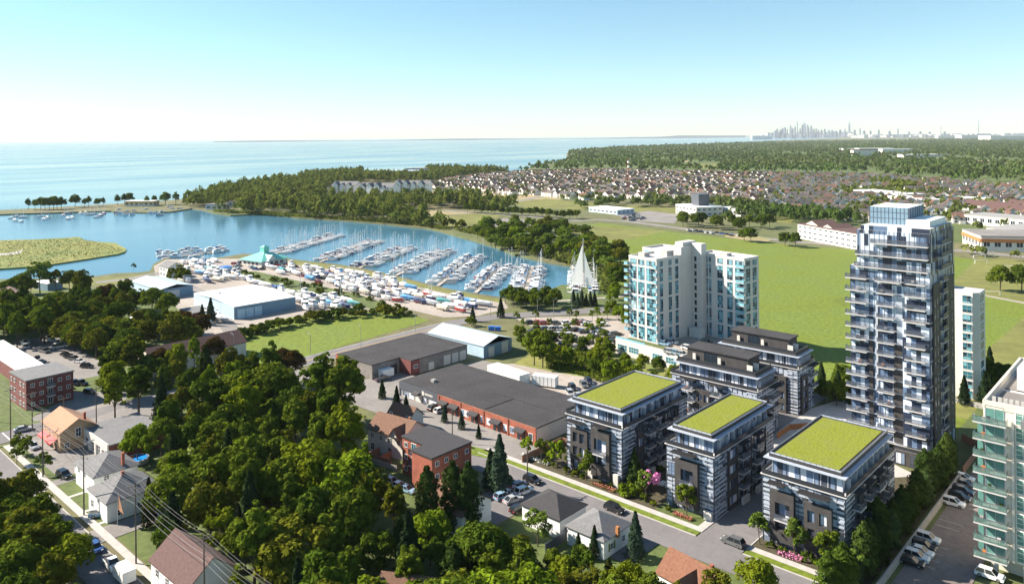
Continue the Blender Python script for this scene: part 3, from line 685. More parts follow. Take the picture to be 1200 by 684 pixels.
# ---------------- glass tower
def tower():
    x0, y0, W, D = 54.6, 69.0, 18.4, 23.0
    t = thing('glass_tower', 'tall blue glass condominium tower with stacked balconies and a boxy glass penthouse', 'tower', (x0, y0, 0))
    S, E, N, Wf = (face_fn(k, W, D) for k in 'SENW'); FH = 3.05; ZB = 4.0
    zt = lambda k: ZB+FH*k
    lo = zt(14); hi = zt(17)
    w = MB(); w.box(0, 0, 0, W, D, lo, 0, 1); w.build('wall', ['glass_tower', 'concrete'], t)
    w = MB(); w.box(1.6, .3, lo, W, D-.5, hi, 0, 1); w.build('upper_wall', ['glass_tower', 'concrete'], t)
    w = MB(); w.box(2.4, .6, hi, W-.2, D-1.0, hi+1.1, 0, 1); w.build('roof', ['glass_tower', 'slab'], t)
    w = MB(); w.box(2.6, 7.0, hi+1.1, 11.8, D-2.5, hi+5.4, 0, 1); p = w.build('penthouse', ['slate_blue', 'white_roof'], t)
    q = MB()
    Fp = lambda u, o, z: (2.6+u, 7.0-o, z); Fe = lambda u, o, z: (11.8+o, 7+u, z)
    for i in range(11): fbox(q, Fp, 9.2*i/10-.04, 9.2*i/10+.04, 0, .06, hi+1.1, hi+5.4)
    for i in range(14): fbox(q, Fe, 13.4*i/13-.12, 13.4*i/13+.12, 0, .1, hi+1.1, hi+5.4, 1 if i % 2 else 0)
    for z in (hi+2.6, hi+4.1): fbox(q, Fp, 0, 9.2, 0, .07, z-.04, z+.04)
    q.build('penthouse_mullions', ['mullion', 'clad_light'], p)
    w = MB(); w.box(11.9, 5.0, hi+1.1, W-1.2, D-3, hi+2.6, 0); w.build('roof_plant', 'white_roof', t)
    m = MB(); sl = MB()
    for F, L_ in ((S, W), (E, D), (N, W), (Wf, D)):
        n = int(L_/1.1)
        for i in range(n+1):
            u = L_*i/n; a, b_ = u-.035, u+.035
            if F is S and u < 1.7: fbox(m, F, max(0, a), b_, .01, .07, ZB, lo); continue
            fbox(m, F, max(0, a), min(L_, b_), .01, .07, ZB, lo)
            if F is not N: fbox(m, F, max(0, a)-(0 if F is not Wf else 0), min(L_, b_), -.25 if F is S else (.01 if F is E else -1.55), -.22 if F is S else (.07 if F is E else -1.52), lo, hi)
        for k in range(0, 14): fbox(sl, F, 0, L_, .02, .1, zt(k)-.15, zt(k)+.12)
    m.build('mullions', ['mullion'], t); sl.build('floor_bands', ['clad_light'], t)
    # stone grey panels between the middle balcony stack and the right hand bay
    c = MB(); fbox(c, S, 11.0, 12.3, .1, .2, zt(5), zt(12)-.5, 0)
    fbox(c, S, 5.9, 6.6, .1, .2, zt(4), zt(11)-.5, 0); c.build('metal_panels', 'clad_light', t)
    c = MB()
    for k in range(0, 8):
        w_ = 1.2 if k > 5 else 2.2
        fbox(c, S, 11.0-w_*.4, 11.0+w_, .11, .3, zt(k)+.2, zt(k+1)-.2, 0); fbox(c, S, 4.4, 5.4, .11, .3, zt(k)+.2, zt(k+1)-.2, 0)
    c.build('brick_panels', 'brick_dark', t)
    # projecting right hand bay, up to level 10, capped by a white slab
    b = MB(); fbox(b, S, 12.4, W-.15, .1, .55, ZB, zt(10), 0); fbox(b, S, 12.3, W, .1, .75, zt(10), zt(10)+.25, 1); b.build('bay', ['glass_tower', 'slab'], t)
    for k in range(0, 14):
        z = zt(k)
        if k: balcony(t, S, -.9, 4.2, z, 1.35, clutter=k % 2 == 0)
        if 0 < k < 13: balcony(t, S, 6.6, 10.6, z, 1.3, clutter=k % 3 == 0)
        if k: balcony(t, S, 13.0, W-.8, z, 1.6 if k < 11 else 1.2, clutter=k % 2 == 1)
        if k: balcony(t, E, 8.2, 12.6, z, 1.1)
    balcony(t, S, 6.4, 12.2, zt(13), 1.9)
    S2 = lambda u, o, z: (u, .3-o, z)
    for k in (14, 15, 16):
        z = zt(k)
        for (a, b_) in (((1.2, W-.2),) if k == 14 else ((1.5, 5.0), (5.1, W-.2)) if k == 15 else ((5.2, W-.2),)): balcony(t, S2, a, b_, z, 1.2)
        balcony(t, E, 6.0, 15.0, z, 1.3)
    b = MB(); fbox(b, E, 1.6, 7.6, .1, .4, ZB, zt(13)); fbox(b, E, 13.2, 21.0, .1, .4, ZB, zt(13)); b.build('shade_panels', 'dark_trim', t)  # near-black panels put the east wall's shade into its colour
    ws = MB()
    for k in range(12):
        for u in (2.2, 4.6, 14.2, 18.2): window(None, E, u, u+1.0, zt(k)+.4, zt(k)+2.6, .4, 'mullion', 'glass_condo', 1, mesh_only=ws)
    ws.build('window_columns', ['mullion', 'glass_strip'], t)
    pd = MB(); pd.box(-3, -3.2, 0, W+1.0, -.1, 3.7, 0, 1); pd.build('podium', ['brick_dark', 'concrete'], t)
    Sp = lambda u, o, z: (u, -3.2-o, z)
    for u in (-2, 1, 4, 7.5, 11, 14.5): window(t, Sp, u, u+2.4, .4, 3.1, 0, 'mullion', 'glass_condo', 3)
    r = MB(); fbox(r, Sp, -3, W+1, -.2, -.1, 3.7, 4.6); r.build('terrace_railing', 'rail_dark', t)
tower()

# ---------------- white and teal apartment tower on its podium
def teal_tower():
    rz = math.radians(-8)
    t = thing('apartment_tower', 'white apartment tower with teal window bays and tall stair core on the parking podium', 'tower', (-38.6, 107.3, 5.0), rz)
    def wing(x0, y0, W, D, H, cols, label_cols_e, n=11):
        S = lambda u, o, z: (x0+u, y0-o, z); E = lambda u, o, z: (x0+W+o, y0+u, z); Wf = lambda u, o, z: (x0-o, y0+D-u, z)
        w = MB(); w.box(x0, y0, 0, x0+W, y0+D, H, 0, 1); w.build('wall', ['panel_white', 'slab'], t)
        p = MB()
        for F, L_ in ((S, W), (E, D), (Wf, D)): fbox(p, F, 0, L_, -.3, .12, H, H+.7)
        fbox(p, lambda u, o, z: (x0+u, y0+D+o, z), 0, W, -.3, .12, H, H+.7); p.build('parapet', 'panel_white', t)
        fh = H/n
        for F, cs in ((S, cols), (E, label_cols_e)):
            for (a, b_) in cs:
                for k in range(0, n, 2):
                    h = min(2, n-k)*fh
                    window(t, F, a, b_, k*fh+.35, k*fh+h-.35, .05, 'clad_light', 'glass_teal_panes', 2, 4, name='window_bay')
        return S, E
    H = 30.0
    S, E = wing(0, 0, 13.3, 14.0, H, [(.8, 3.7), (4.5, 7.5), (8.5, 12.7)], [(1.6, 3.4), (6.6, 8.4), (10.4, 12.2)])
    for k in range(1, 11):
        balcony(t, S, 12.4, 13.9, k*2.73, 1.0, railm='rail_blue')
        balcony(t, S, -1.4, .3, k*2.73, 1.2, railm='rail_blue')
    wing(-5.5, 14.1, 13.0, 12, H+1.0, [(1.0, 4.6)], [(9, 12)])
    wing(13.4, 23.7, 20.6, 9.0, H, [(.8, 1.8), (2.3, 4.8), (5.3, 6.3), (9.0, 11.4), (13.2, 15.6), (16.6, 20.2)], [(.8, 3.4), (5, 7.5)])
    S3 = lambda u, o, z: (13.4+u, 23.7-o, z)
    for k in range(1, 11): balcony(t, S3, 17.6, 21.0, k*2.73, 1.2, railm='rail_blue')
    c = MB(); c.box(7.6, 14.2, 0, 13.2, 25.5, H+3.5, 0); c.box(13.21, 20.5, 0, 17.6, 23.6, H+4.5); c.box(9.0, 16, H+3.5, 12.5, 24, H+5.0); c.build('stair_core', 'panel_white', t)
    Sc = lambda u, o, z: (13.21+u, 20.5-o, z)
    for k in range(11): window(t, Sc, 1.2, 2.2, k*2.73+.5, k*2.73+2.3, 0, 'mullion', 'glass_dark', 1)
    r = MB(); r.box(2, 3, H, 5, 6, H+1.6); r.box(8.5, 8, H, 11.5, 12, H+2.4); r.box(22, 26, H, 25, 29, H+1.2); r.build('roof_plant', 'concrete', t)
    e = MB(); e.box(10.5, 11.0+9, 0, 13.2, 14.0, 2.8) if False else e.box(14.0, 17.5, 0, 19, 20.4, 3.2); e.build('entrance_porch', 'offwhite', t)
    p = thing('parking_podium', 'low white parking podium with teal windows under the white and teal apartment tower', 'podium', (-40.5, 101.0, 0), rz)
    w = MB(); w.box(0, 0, 0, 46, 42, 5.0, 0, 1); w.build('wall', ['panel_white', 'gravel'], p)
    Sw = lambda u, o, z: (u, -o, z)
    for u in (1, 6.5, 17.5, 23.5, 29.5): window(p, Sw, u, u+4.6, 1.6, 3.8, .02, 'white', 'glass_teal', 4, 2)
    r = MB()
    fbox(r, Sw, 0, 46, -.3, 0.02, 5.0, 5.6, 0); fbox(r, lambda u, o, z: (46+o, u, z), 0, 42, -.3, .02, 5.0, 5.6, 0); fbox(r, Sw, 0, 14, -.2, -.1, 5.6, 6.3, 1); r.build('parapet', ['panel_white', 'rail_blue'], p)
    g = MB(); g.box(2, 3, 5.0, 30, 5.6, 5.12); g.build('planting_bed', 'turf', p)
    return t
teal_tower()

def right_towers():
    t = thing('apartment_tower', 'grey white apartment tower half hidden behind the right side of the blue glass tower', 'tower', (48, 129.5, 0))
    W, D, H = 23.0, 9, 32
    w = MB(); w.prism([(0, 0), (W-1.5, 0), (W, 1.5), (W, D), (0, D)], 0, H, 0, 1); w.build('wall', ['offwhite', 'slab'], t)
    S = face_fn('S', W, D); E = face_fn('E', W, D)
    c = MB(); fbox(c, S, W-4.4, W-1.5, -.5, .3, 0, H-1.5, 0); c.build('bay', 'panel_white', t)
    for k in range(11):
        window(t, S, W-4.2, W-1.7, k*2.85+.4, k*2.85+2.6, .32, 'clad_light', 'glass_teal_panes', 2, 2)
        window(t, E, 2.6, 6.4, k*2.85+.4, k*2.85+2.6, .02, 'clad_light', 'glass_teal_panes', 2, 2)
    w = MB(); w.box(4, 3, H, 14, 11, H+3); w.build('roof_plant', 'concrete', t)
    # bottom right
    x0, y0, W, D, H = 92.0, 27.5, 26.0, 36.0, 30.0
    t = thing('apartment_tower', 'cream apartment building with green glass balconies, cut off by the right edge of the picture', 'tower', (x0, y0, 0))
    S = face_fn('S', W, D); E = face_fn('E', W, D)
    w = MB(); w.box(0, 0, 3.2, W, D, H, 0, 1); w.box(.5, 2.5, 0, W, D, 3.2, 0); w.build('wall', ['cream', 'slab'], t)
    for F, L_ in ((S, W), (face_fn('W', W, D), D), (E, D), (face_fn('N', W, D), W)):
        p = MB(); fbox(p, F, 0, L_, -.35, .1, H, H+1.3); p.build('parapet', 'cream', t)
    # the green glazed bay of balconies at the left corner
    b = MB(); b.box(-.9, -.3, 3.4, -.02, 4.0, H-3, 0, 1); b.build('glazed_bay', ['glass_green', 'slab'], t)
    Sb = lambda u, o, z: (u, -.3-o, z)
    for k in range(9):
        z = 3.4+k*3.05
        balcony(t, Sb, -1.3, 3.9, z, 1.9, slabm='slab', railm='rail_green', clutter=True)
        if k < 9: window(t, S, .3, 3.3, z+.2, z+2.7, .02, 'clad_light', 'glass_green', 2, 1)
    for k in range(9):
        z = 3.4+k*3.05
        window(t, S, 5.0, 9.5, z+.2, z+2.75, .04, 'white', 'glass_green', 4, 3)
        for u in (4, 13, 22, 30): window(t, E, u, u+3.0, z+.5, z+2.4, .04, 'white', 'glass_green', 3, 1)
        for u in (13.2, 19.5): window(t, S, u, u+3.2, z+.4, z+2.6, .04, 'white', 'glass_green', 3, 2)
    for u in (4.6, 9.9): 
        p = MB(); fbox(p, S, u-.2, u+.2, .1, .35, 3.3, H-2); p.build('pilaster', 'offwhite', t)
    r = MB(); r.box(1.0, 3, H, 7.5, 12, H+.2, 1); r.box(1.0, 14, H, 8, 30, H+.22, 1); r.box(3, 14, H, 9, 22, H+4.5, 0); r.box(9, 6, H, 15, 12, H+2.0, 0); r.build('roof_rooms', ['offwhite', 'old_asphalt'], t)
    r = MB()
    for i in range(10): r.box(1.2+i*.9, 1.2, H+.1, 1.8+i*.9, 1.5, H+1.9)
    r.build('roof_pergola', 'wood_fence' if False else 'concrete', t)
    b = MB(); fbox(b, S, 6, 8.6, .1, 1.6, H-2.2, H-.8); b.build('cleaning_cradle', 'steel', t)
    p = MB()
    for u in (1.5, 6, 10.5, 15): p.box(u, .2, 0, u+.6, .8, 3.2)
    p.build('columns', 'offwhite', t)
right_towers()
# ================================================================ smaller buildings
def house(name, label, x0, y0, W, D, h, roof='gx', rh=2.2, wall='white', roofm='charcoal_shingle', rz=0, wins=(), chimney=None, door=None, cat='house', gablem=None, group=None):
    t = thing(name, label, cat, (x0, y0, 0), math.radians(rz), group)
    w = MB(); w.box(0, 0, 0, W, D, h); w.build('wall', wall, t)
    r = MB()
    if roof == 'gx': r.gable(0, 0, W, D, h, h+rh, 0, 1, 'x')
    elif roof == 'gy': r.gable(0, 0, W, D, h, h+rh, 0, 1, 'y')
    elif roof == 'hip': r.hip(0, 0, W, D, h+.16, h+rh)
    else: r.box(-.15, -.15, h, W+.15, D+.15, h+.35)
    ro = r.build('roof', [roofm, gablem or wall], t)
    if chimney:
        c = MB(); c.box(chimney[0]-.3, chimney[1]-.3, h-.5, chimney[0]+.3, chimney[1]+.3, chimney[2]-.5); c.build('chimney', chimney[3] if len(chimney) > 3 else 'brick_red', ro)
    for q in wins:
        F = face_fn(q[0], W, D); window(t, F, q[1], q[2], q[3], q[4], .01, q[5] if len(q) > 5 else 'white', 'glass_dark', 2, 2)
    if door:
        F = face_fn(door[0], W, D); d = MB(); fbox(d, F, door[1], door[1]+1, .0, .08, .1, 2.2); d.build('door', door[2], t)
    return t

# --- brick shop row along the street
def shop_row():
    W, D, h = 57.3, 25.2, 4.5
    t = thing('shop_row', 'long low red brick shop row with flat black roof and dark awnings', 'shops', (-64.2, 18.2, 0), math.radians(-1.5))
    S = face_fn('S', W, D); E = face_fn('E', W, D)
    w = MB(); w.box(0, .3, 0, W, D, h-.2); w.build('wall', 'panel_white', t)
    b = MB(); b.box(18.6, 0, 0, W-.01, .29, h); b.build('brick_front', 'brick_red', t)
    g = MB(); g.box(0, -.1, 2.4, 18.5, .29, h); g.box(-.05, -.05, 0, .5, .29, 2.4); g.build('dark_fascia', 'mullion', t)
    r = MB(); r.box(-.1, .31, h-.19, W+.1, D+.1, h+.12, 0); r.box(30, 12.0, h+.12, W-.4, 12.25, h+.26, 0); r.box(37.5, .6, h+.12, 37.75, 12, h+.25, 0); r.build('roof', 'dark_roof', t)
    for i, u in enumerate((.8, 4.2)): window(t, S, u, u+3.1, .3, 2.3, -.25, 'white', 'glass_condo', 4)
    for u in (10.4, 14.4): window(t, S, u, u+3.4, .3, 2.3, -.25, 'white', 'glass_condo', 4)
    s = MB(); 
    for i in range(6): fbox(s, S, 12.5+i*.62, 12.95+i*.62, .1, .15, 3.1, 3.7)
    fbox(s, S, 11.2, 12.1, .1, .15, 2.8, 4.0); s.build('sign_lettering', 'panel_white', t)
    def awn(u0, u1):
        a = MB(); n = len(a.v)
        p = [S(u0, 0, 3.3), S(u1, 0, 3.3), S(u1, 1.5, 2.7), S(u0, 1.5, 2.7)]; a.face(p[::-1]); a.face([p[3], p[2], S(u1, 1.5, 2.35), S(u0, 1.5, 2.35)])
        a.face([S(u0, 0, 3.3), S(u0, 1.5, 2.7), S(u0, 1.5, 2.35), S(u0, 0, 2.6)]); a.face([S(u1, 0, 3.3), S(u1, 1.5, 2.7), S(u1, 1.5, 2.35), S(u1, 0, 2.6)])
        a.build('awning', 'dark_trim', t)
    awn(7.6, 10.2)
    for u in (19.4, 24.0, 32.3, 41.2, 50.2):
        awn(u, u+3.6)
        for k in (0.5, 2.1): window(t, S, u+k, u+k+1.0, .1, 2.5, .02, 'dark_trim', 'glass_dark', 1, 1, name='shop_door')
    for u in (28.6, 30.2, 36.6, 39.0, 45.6, 48.0, 54.8): window(t, S, u, u+1.5, 1.0, 2.8, .02, 'white', 'glass_condo', 1)
    c = MB()
    for u in (18.5, 28.0, 37.5, 47.0): fbox(c, S, u, u+.5, .0, .18, 0, h+.05)
    c.build('brick_piers', 'brick_red', t)
    q = MB(); q.box(8, 6, h+.12, 9.4, 7.2, h+.9); q.build('roof_unit', 'grey_wall', t)
    return t
shop_row()
def workshop():
    t = thing('workshop', 'grey flat roofed workshop with white loading doors behind the shop row', 'workshop', (-103, 22, 0))
    w = MB(); w.prism([(0, 0), (20, 0), (20, 11.8), (26, 11.8), (26, 38), (0, 38)], 0, 4.8); w.build('wall', 'brick_grey', t)
    r = MB(); r.prism([(-.1, -.1), (20.1, -.1), (20.1, 11.7), (26.1, 11.7), (26.1, 38.1), (-.1, 38.1)], 4.81, 5.1); r.build('roof', 'dark_roof', t)
    b = MB(); b.box(20.01, 11.5, 0, 26.05, 11.79, 4.8); b.box(26.01, 11.8, 0, 26.3, 15.2, 4.8); b.build('brick_corner', 'brick_maroon', t)
    b = MB(); b.box(-.2, -.35, 0, 5.0, -.01, 4.8); b.build('brick_end', 'brick_red', t)
    E = lambda u, o, z: (26+o, u, z)
    for u, a in ((19.5, 2.4), (26.5, 3.2), (30.5, 3.0), (34.2, 3.0)):
        d = MB(); fbox(d, E, u, u+a, .02, .1, .05, 3.4 if a > 2.5 else 2.6); d.build('loading_door', 'panel_white', t)
    window(t, E, 12.6, 14.4, 2.2, 3.4, .3, 'white', 'glass_dark', 2)
    E2 = lambda u, o, z: (20+o, u, z)
    d = MB(); fbox(d, E2, 3.5, 6.5, .02, .1, .05, 2.6); d.build('loading_door', 'panel_white', t)
    d = MB(); fbox(d, E2, 7.5, 10.5, .02, .1, .05, 3.2); d.build('loading_door', 'dark_trim', t)
workshop()
def shed(label, x0, y0, W, D, h, rh, wall, roofm, endm, rz=0, doors=(), name='metal_shed'):
    t = thing(name, label, 'shed', (x0, y0, 0), math.radians(rz))
    w = MB(); w.box(0, 0, 0, W-.12, D, h); w.build('wall', wall, t)
    e = MB(); e.box(W-.11, 0, 0, W, D, h); e.face([(W, 0, h), (W, D, h), (W, D/2, h+rh-.05)]); e.build('end_wall', endm, t)
    r = MB(); r.gable(0, 0, W, D, h, h+rh, 0, 1, 'x', ov=.3); r.build('roof', [roofm, endm], t)
    E = face_fn('E', W, D)
    for u, a, z in doors:
        d = MB(); fbox(d, E, u, u+a, .02, .1, .05, z); d.build('door', 'panel_white', t)
    return t
shed('pale blue metal shed with pitched silver roof beside the street bend', -102, 63.5, 30, 15, 4.6, 2.2, 'pale_blue', 'metal_roof', 'slate_blue', 0, ((2.4, 3.0, 3.6), (9.4, 3.4, 4.2)))  # slate blue end wall carries the gable's shade in its colour
def warehouse():
    W, D, h = 44, 30, 5.6
    t = thing('warehouse', 'large boat warehouse with bright white roof and shaded blue grey walls', 'warehouse', (-243, 36.5, 0), math.radians(-3))
    w = MB(); w.box(0, 0, 0, W, D, h); w.build('wall', 'slate_blue', t)  # dark blue body colour has the shade of the east wall painted in
    s = MB(); s.box(W-14, -.1, 0, W+.02, -.01, h); s.box(-.1, -.1, 0, W-14.2, -.01, h); s.build('pale_panels', 'pale_blue', t)
    r = MB(); r.gable(0, 0, W, D, h, h+1.0, 0, 1, 'y', ov=.2); r.build('roof', ['white_roof', 'slate_blue'], t)
    E = face_fn('E', W, D)
    for u in (1.5, 5.5, 9.5): 
        d = MB(); fbox(d, E, u, u+3.6, .02, .12, .05, 4.2); d.build('sliding_door', 'pale_blue', t)
    v = MB(); v.box(14, 6, h+.6, 14.8, 6.8, h+1.8); v.build('roof_vent', 'steel', t)
warehouse()
shed('blue shed with grey roof left of the big white roofed warehouse', -306, 31, 37, 17, 4.8, 1.6, 'pale_blue', 'metal_roof', 'slate_blue', 0, ((4, 6, 3.6),))
# --- marina office with teal roof and lantern
def marina_office():
    t = thing('marina_office', 'marina building with sweeping teal green roof and lookout turret by the docks', 'marina office', (-338, 112, 0), math.radians(8))
    w = MB(); w.box(0, 0, 0, 20, 20, 3.4); w.build('wall', 'panel_white', t)
    r = MB(); r.hip(-.6, -.6, 20.6, 20.6, 3.5, 8.5, 0, .6); r.gable(12, 4, 20.8, 11, 3.6, 6.6, 0, 1, 'x'); r.build('roof', ['teal_roof', 'panel_white'], t)
    c = MB(); c.box(8, 8, 6.5, 12, 12, 10.6); co = c.build('turret', 'teal_roof', t)
    c = MB(); c.hip(8, 8, 12, 12, 10.7, 12.2, 0, .3); c.build('turret_roof', 'teal_roof', co)
    c = MB(); c.tube((10, 10, 12), (10, 10, 16), .08); c.build('flagpole', 'mast', co)
    for f in 'SE':
        F = face_fn(f, 20, 20)
        for u in (2, 6, 10, 14): window(t, F, u, u+2.6, .8, 2.6, .02, 'white', 'glass_dark', 2)
marina_office()
house('boathouse', 'two storey white house with grey gables standing by the marina docks', -338, 60, 12, 9, 6, 'gx', 2.5, 'white', 'grey_shingle', 0, [('S', 1, 3, 3.6, 5), ('S', 5, 7, 3.6, 5), ('S', 1, 3, .8, 2.4), ('S', 5, 7, .8, 2.4), ('E', 2, 4, 3.6, 5), ('E', 5, 7, .8, 2.4)])
house('harbour_kiosk', 'small bright blue kiosk on the dockside left of the teal roofed building', -316, 86, 6, 5, 4.2, 'flat', 1, 'pale_blue', 'blue_paint', 0, [('S', 1, 5, 1.2, 3), ('E', 1, 4, 1.2, 3)], cat='kiosk')
house('outbuilding', 'low white flat roofed hut among the trees on the far left', -352, -2, 14, 8, 3.6, 'flat', 1, 'slate_blue', 'white_roof', 12, [('S', 1, 3, 1, 2.4)])
house('community_hall', 'long maroon roofed hall on the left edge with striped canopy', -338, -26, 34, 14, 4, 'gx', 3, 'brick_maroon', 'maroon_shingle', -4, [('S', 3, 6, 1, 2.6), ('S', 10, 13, 1, 2.6)])
house('outbuilding', 'white roofed square hut between the dark trees left of the church', -222, -2, 13, 9, 3.6, 'gx', 1.4, 'cream', 'white_roof', 0, [('S', 2, 4, 1, 2.4), ('E', 2, 4, 1, 2.4)])
house('outbuilding', 'flat white roofed brick hut beside the dark purple tree', -197, 1, 14, 10, 4, 'flat', 1, 'brick_maroon', 'white_roof', 0, [('S', 2, 4, 1, 2.6), ('E', 2, 5, 1, 2.6)])
house('outbuilding', 'low grey roofed brick hut in front of the boat warehouse', -222, 20, 13, 9, 3.6, 'flat', 1, 'brick_maroon', 'grey_shingle', 0, [('S', 2, 4, 1, 2.6), ('S', 7, 9, 1, 2.6), ('E', 2, 5, 1, 2.6)])
house('church_hall', 'cream hall with a long brown pitched roof among the trees', -154, -25, 12, 34, 5.2, 'gy', 3.4, 'cream', 'maroon_shingle', 0, [('S', 1.5, 3, 2, 4), ('S', 5, 6.5, 2.4, 4.6), ('S', 9, 10.5, 2, 4), ('E', 3, 5, 1.4, 3.4), ('E', 8, 10, 1.4, 3.4)], cat='hall')
# --- brick apartments on the left
def left_block():
    W, D, h = 14.5, 13, 8.6
    t = thing('brick_apartment_block', 'three storey dark red brick apartment block with central balconies by the car park', 'apartment block', (-152.5, -64, 0), math.radians(2))
    w = MB(); w.box(0, 0, 0, W, D, h); w.build('wall', 'brick_maroon', t)
    r = MB(); r.box(-.2, -.2, h, W+.2, D+.2, h+.4); r.build('roof', 'grey_shingle', t)
    S, E = face_fn('S', W, D), face_fn('E', W, D)
    for k in range(3):
        z = k*2.8+.9
        for u in (1.2, 4.0, 9.2, 12.0): window(t, S, u, u+1.2, z, z+1.2, .02)
        for u in (1.2, 3.6, 8.6, 11.0): window(t, E, u, u+1.1, z, z+1.2, .02)
        window(t, E, 5.8, 7.2, z-.4, z+1.6, .02)
        if k: balcony(t, E, 5.4, 7.6, k*2.8+.3, 1.2)
    house('apartment_wing', 'long low wing with flat bright white roof behind the dark red brick apartments', -216, -58, 62, 8, 4.6, 'flat', 1, 'brick_maroon', 'white_roof', 0, [('S', 4, 6, 1, 2.6), ('S', 12, 14, 1, 2.6), ('S', 20, 22, 1, 2.6)], cat='building')
left_block()
# --- tan corner house, garage, houses on the left street
house('corner_house', 'tan brick corner house with gabled orange tan roof and red awning', -109.5, -67.3, 13.6, 8.6, 5.0, 'gx', 2.6, 'tan_siding', 'tan_shingle', 0,
      [('S', 1, 2.2, 3.4, 4.8), ('S', 4, 5.2, 3.4, 4.8), ('S', 7, 8.2, 3.4, 4.8), ('E', 3.6, 5.0, 3.0, 5.4), ('E', 1, 2.2, .8, 2.2), ('E', 6, 7.2, .8, 2.2)], (11.5, 6.5, 8.8), ('S', 10, 'dark_trim'), gablem='tan_siding')
aw = MB(); 
for i, x in enumerate((-108, -102.5)): aw.face([(x, -67.4, 3.0), (x+4.6, -67.4, 3.0), (x+4.6, -69.0, 2.3), (x, -69.0, 2.3)][::-1]); aw.face([(x, -69.0, 2.3), (x+4.6, -69.0, 2.3), (x+4.6, -69.0, 1.9), (x, -69.0, 1.9)])
ah = bpy.data.objects['corner_house']; ao = aw.build('awning', 'red_paint', ah); ao.location = (109.5, 67.3, 0)
def garage():
    W, D, h = 18.5, 14, 4.2
    t = thing('repair_garage', 'flat roofed garage with white front and service bays beside the corner house', 'garage', (-98.2, -61.3, 0))
    w = MB(); w.box(0, 0, 0, W, D, h); w.build('wall', 'brick_maroon', t)
    f = MB(); S = face_fn('S', W, D); holes(f, S, 0, W, 0, h+.5, .02, .4, [(2.5, 5.6, 0, 2.9), (6.6, 9.7, 0, 2.9), (10.7, 13.8, 0, 2.9), (14.8, 17.6, .8, 2.6)]); f.build('white_front', 'panel_white', t)
    r = MB(); r.box(-.1, .02, h+.001, W+.2, D+.2, h+.3); r.build('roof', 'grey_shingle', t)
    for u in (2.7, 6.8, 10.9): window(t, S, u, u+2.7, .1, 2.7, .0, 'white', 'glass_dark', 3, 3, name='bay_door')
    d = MB(); fbox(d, S, 1.0, 2.0, .42, .5, .1, 2.4); d.build('door', 'red_paint', t)
garage()
house('hip_roof_house', 'white house with grey hipped roof nearest the round garden pool', -73.5, -70.8, 11.5, 9.5, 4.6, 'hip', 2.8, 'white', 'grey_shingle', 0, [('S', 1.5, 2.7, 3.2, 4.5), ('S', 5, 6.2, 3.2, 4.5), ('S', 8.5, 9.7, .9, 2.3), ('E', 2, 3.2, 3.2, 4.5), ('E', 6, 7.2, 1, 2.3)], (10.6, 6.5, 8.6))
house('hip_roof_house', 'white house with dark grey hipped roof beside the tree with the flag', -58.2, -73.2, 10.5, 11, 4.2, 'hip', 3.4, 'white', 'grey_shingle', 0, [('S', 1.5, 2.7, 1, 2.6), ('S', 5, 6.2, 3, 4.2), ('E', 2, 3.2, 1, 2.4), ('E', 6, 7.2, 1, 2.4)], (5.6, 5, 8.6))
house('garden_shed', 'tiny white playhouse shed beside the black car', -80, -69, 2.6, 2.6, 2.3, 'gx', .9, 'white', 'grey_shingle', 0, [('E', .6, 1.8, .8, 1.8)], cat='shed')
house('gable_house', 'white gable ended house with purple brown roof under the power lines', -16.5, -77.0, 14, 9.0, 5.6, 'gx', 3.6, 'white', 'maroon_shingle', 0, [('W', 2, 3.2, 3.4, 4.8), ('W', 5.6, 6.8, 3.4, 4.8), ('W', 2.4, 3.6, .8, 2.2), ('S', 2, 3.2, 3.4, 4.8), ('S', 6, 7.2, 3.4, 4.8), ('S', 10, 11.2, .8, 2.2)])
bpy.data.objects['gable_house'].rotation_euler[2] = math.radians(0)
house('small_roof_house', 'brown roofed cottage peeking out of the woods at the bottom', G(288, 690, 4)[0], G(288, 690, 4)[1], 7, 5.5, 3.2, 'gy', 2.4, 'white', 'maroon_shingle')
t = thing('swimming_pool', 'round above ground garden pool with blue water and an orange float', 'pool', (-74.8, -56.6, 0))
m = MB(); m.cyl(0, 0, 0, 1.2, 2.7, n=28, cap=False); m.cyl(0, 0, 1.2, 1.25, 2.9, 2.5, n=28, cap=False); m.build('pool_wall', 'panel_white', t)
m = MB(); m.cyl(0, 0, 1.0, 1.1, 2.62, n=28); m.build('water', 'pool_water', t)
m = MB(); m.cyl(-1.4, -.8, 1.1, 1.3, .7, n=12); m.build('float', 'orange_paint', t)
# --- middle: red apartment, townhouse, hipped houses
def red_block():
    h = 8.6
    t = thing('red_apartment_block', 'three storey orange red brick apartment block with black flat roof and stepped front', 'apartment block', (-20.3, -16.6, 0))
    pts = [(0, 0), (8.2, 0), (8.2, -3.9), (15.0, -3.9), (15.0, 8.4), (0, 8.4)]
    w = MB(); w.prism(pts, 0, h); w.build('wall', 'brick_red', t)
    r = MB(); r.prism([(-.2, -.2), (8.0, -.2), (8.0, -4.1), (15.2, -4.1), (15.2, 8.6), (-.2, 8.6)], h+.01, h+.4); r.build('roof', 'charcoal_shingle', t)
    S = lambda u, o, z: (u, -o, z); E = lambda u, o, z: (15+o, -3.9+u, z); S2 = lambda u, o, z: (8.2+u, -3.9-o, z)
    for k in range(3):
        z = k*2.8+1.0
        for u in (.8, 2.6): window(t, S, u, u+1.2, z, z+1.2, .02) if u == .8 else None
        window(t, S, 3.4, 5.2, z-.5, z+1.6, .02, 'white', 'glass_teal', 2); window(t, S, 6.4, 7.4, z, z+1.2, .02)
        if k: balcony(t, S, 3.2, 5.4, k*2.8+.3, .9)
        for u in (1.0, 3.8, 6.6, 10.2): window(t, E, u, u+1.1, z, z+1.2, .02)
red_block()
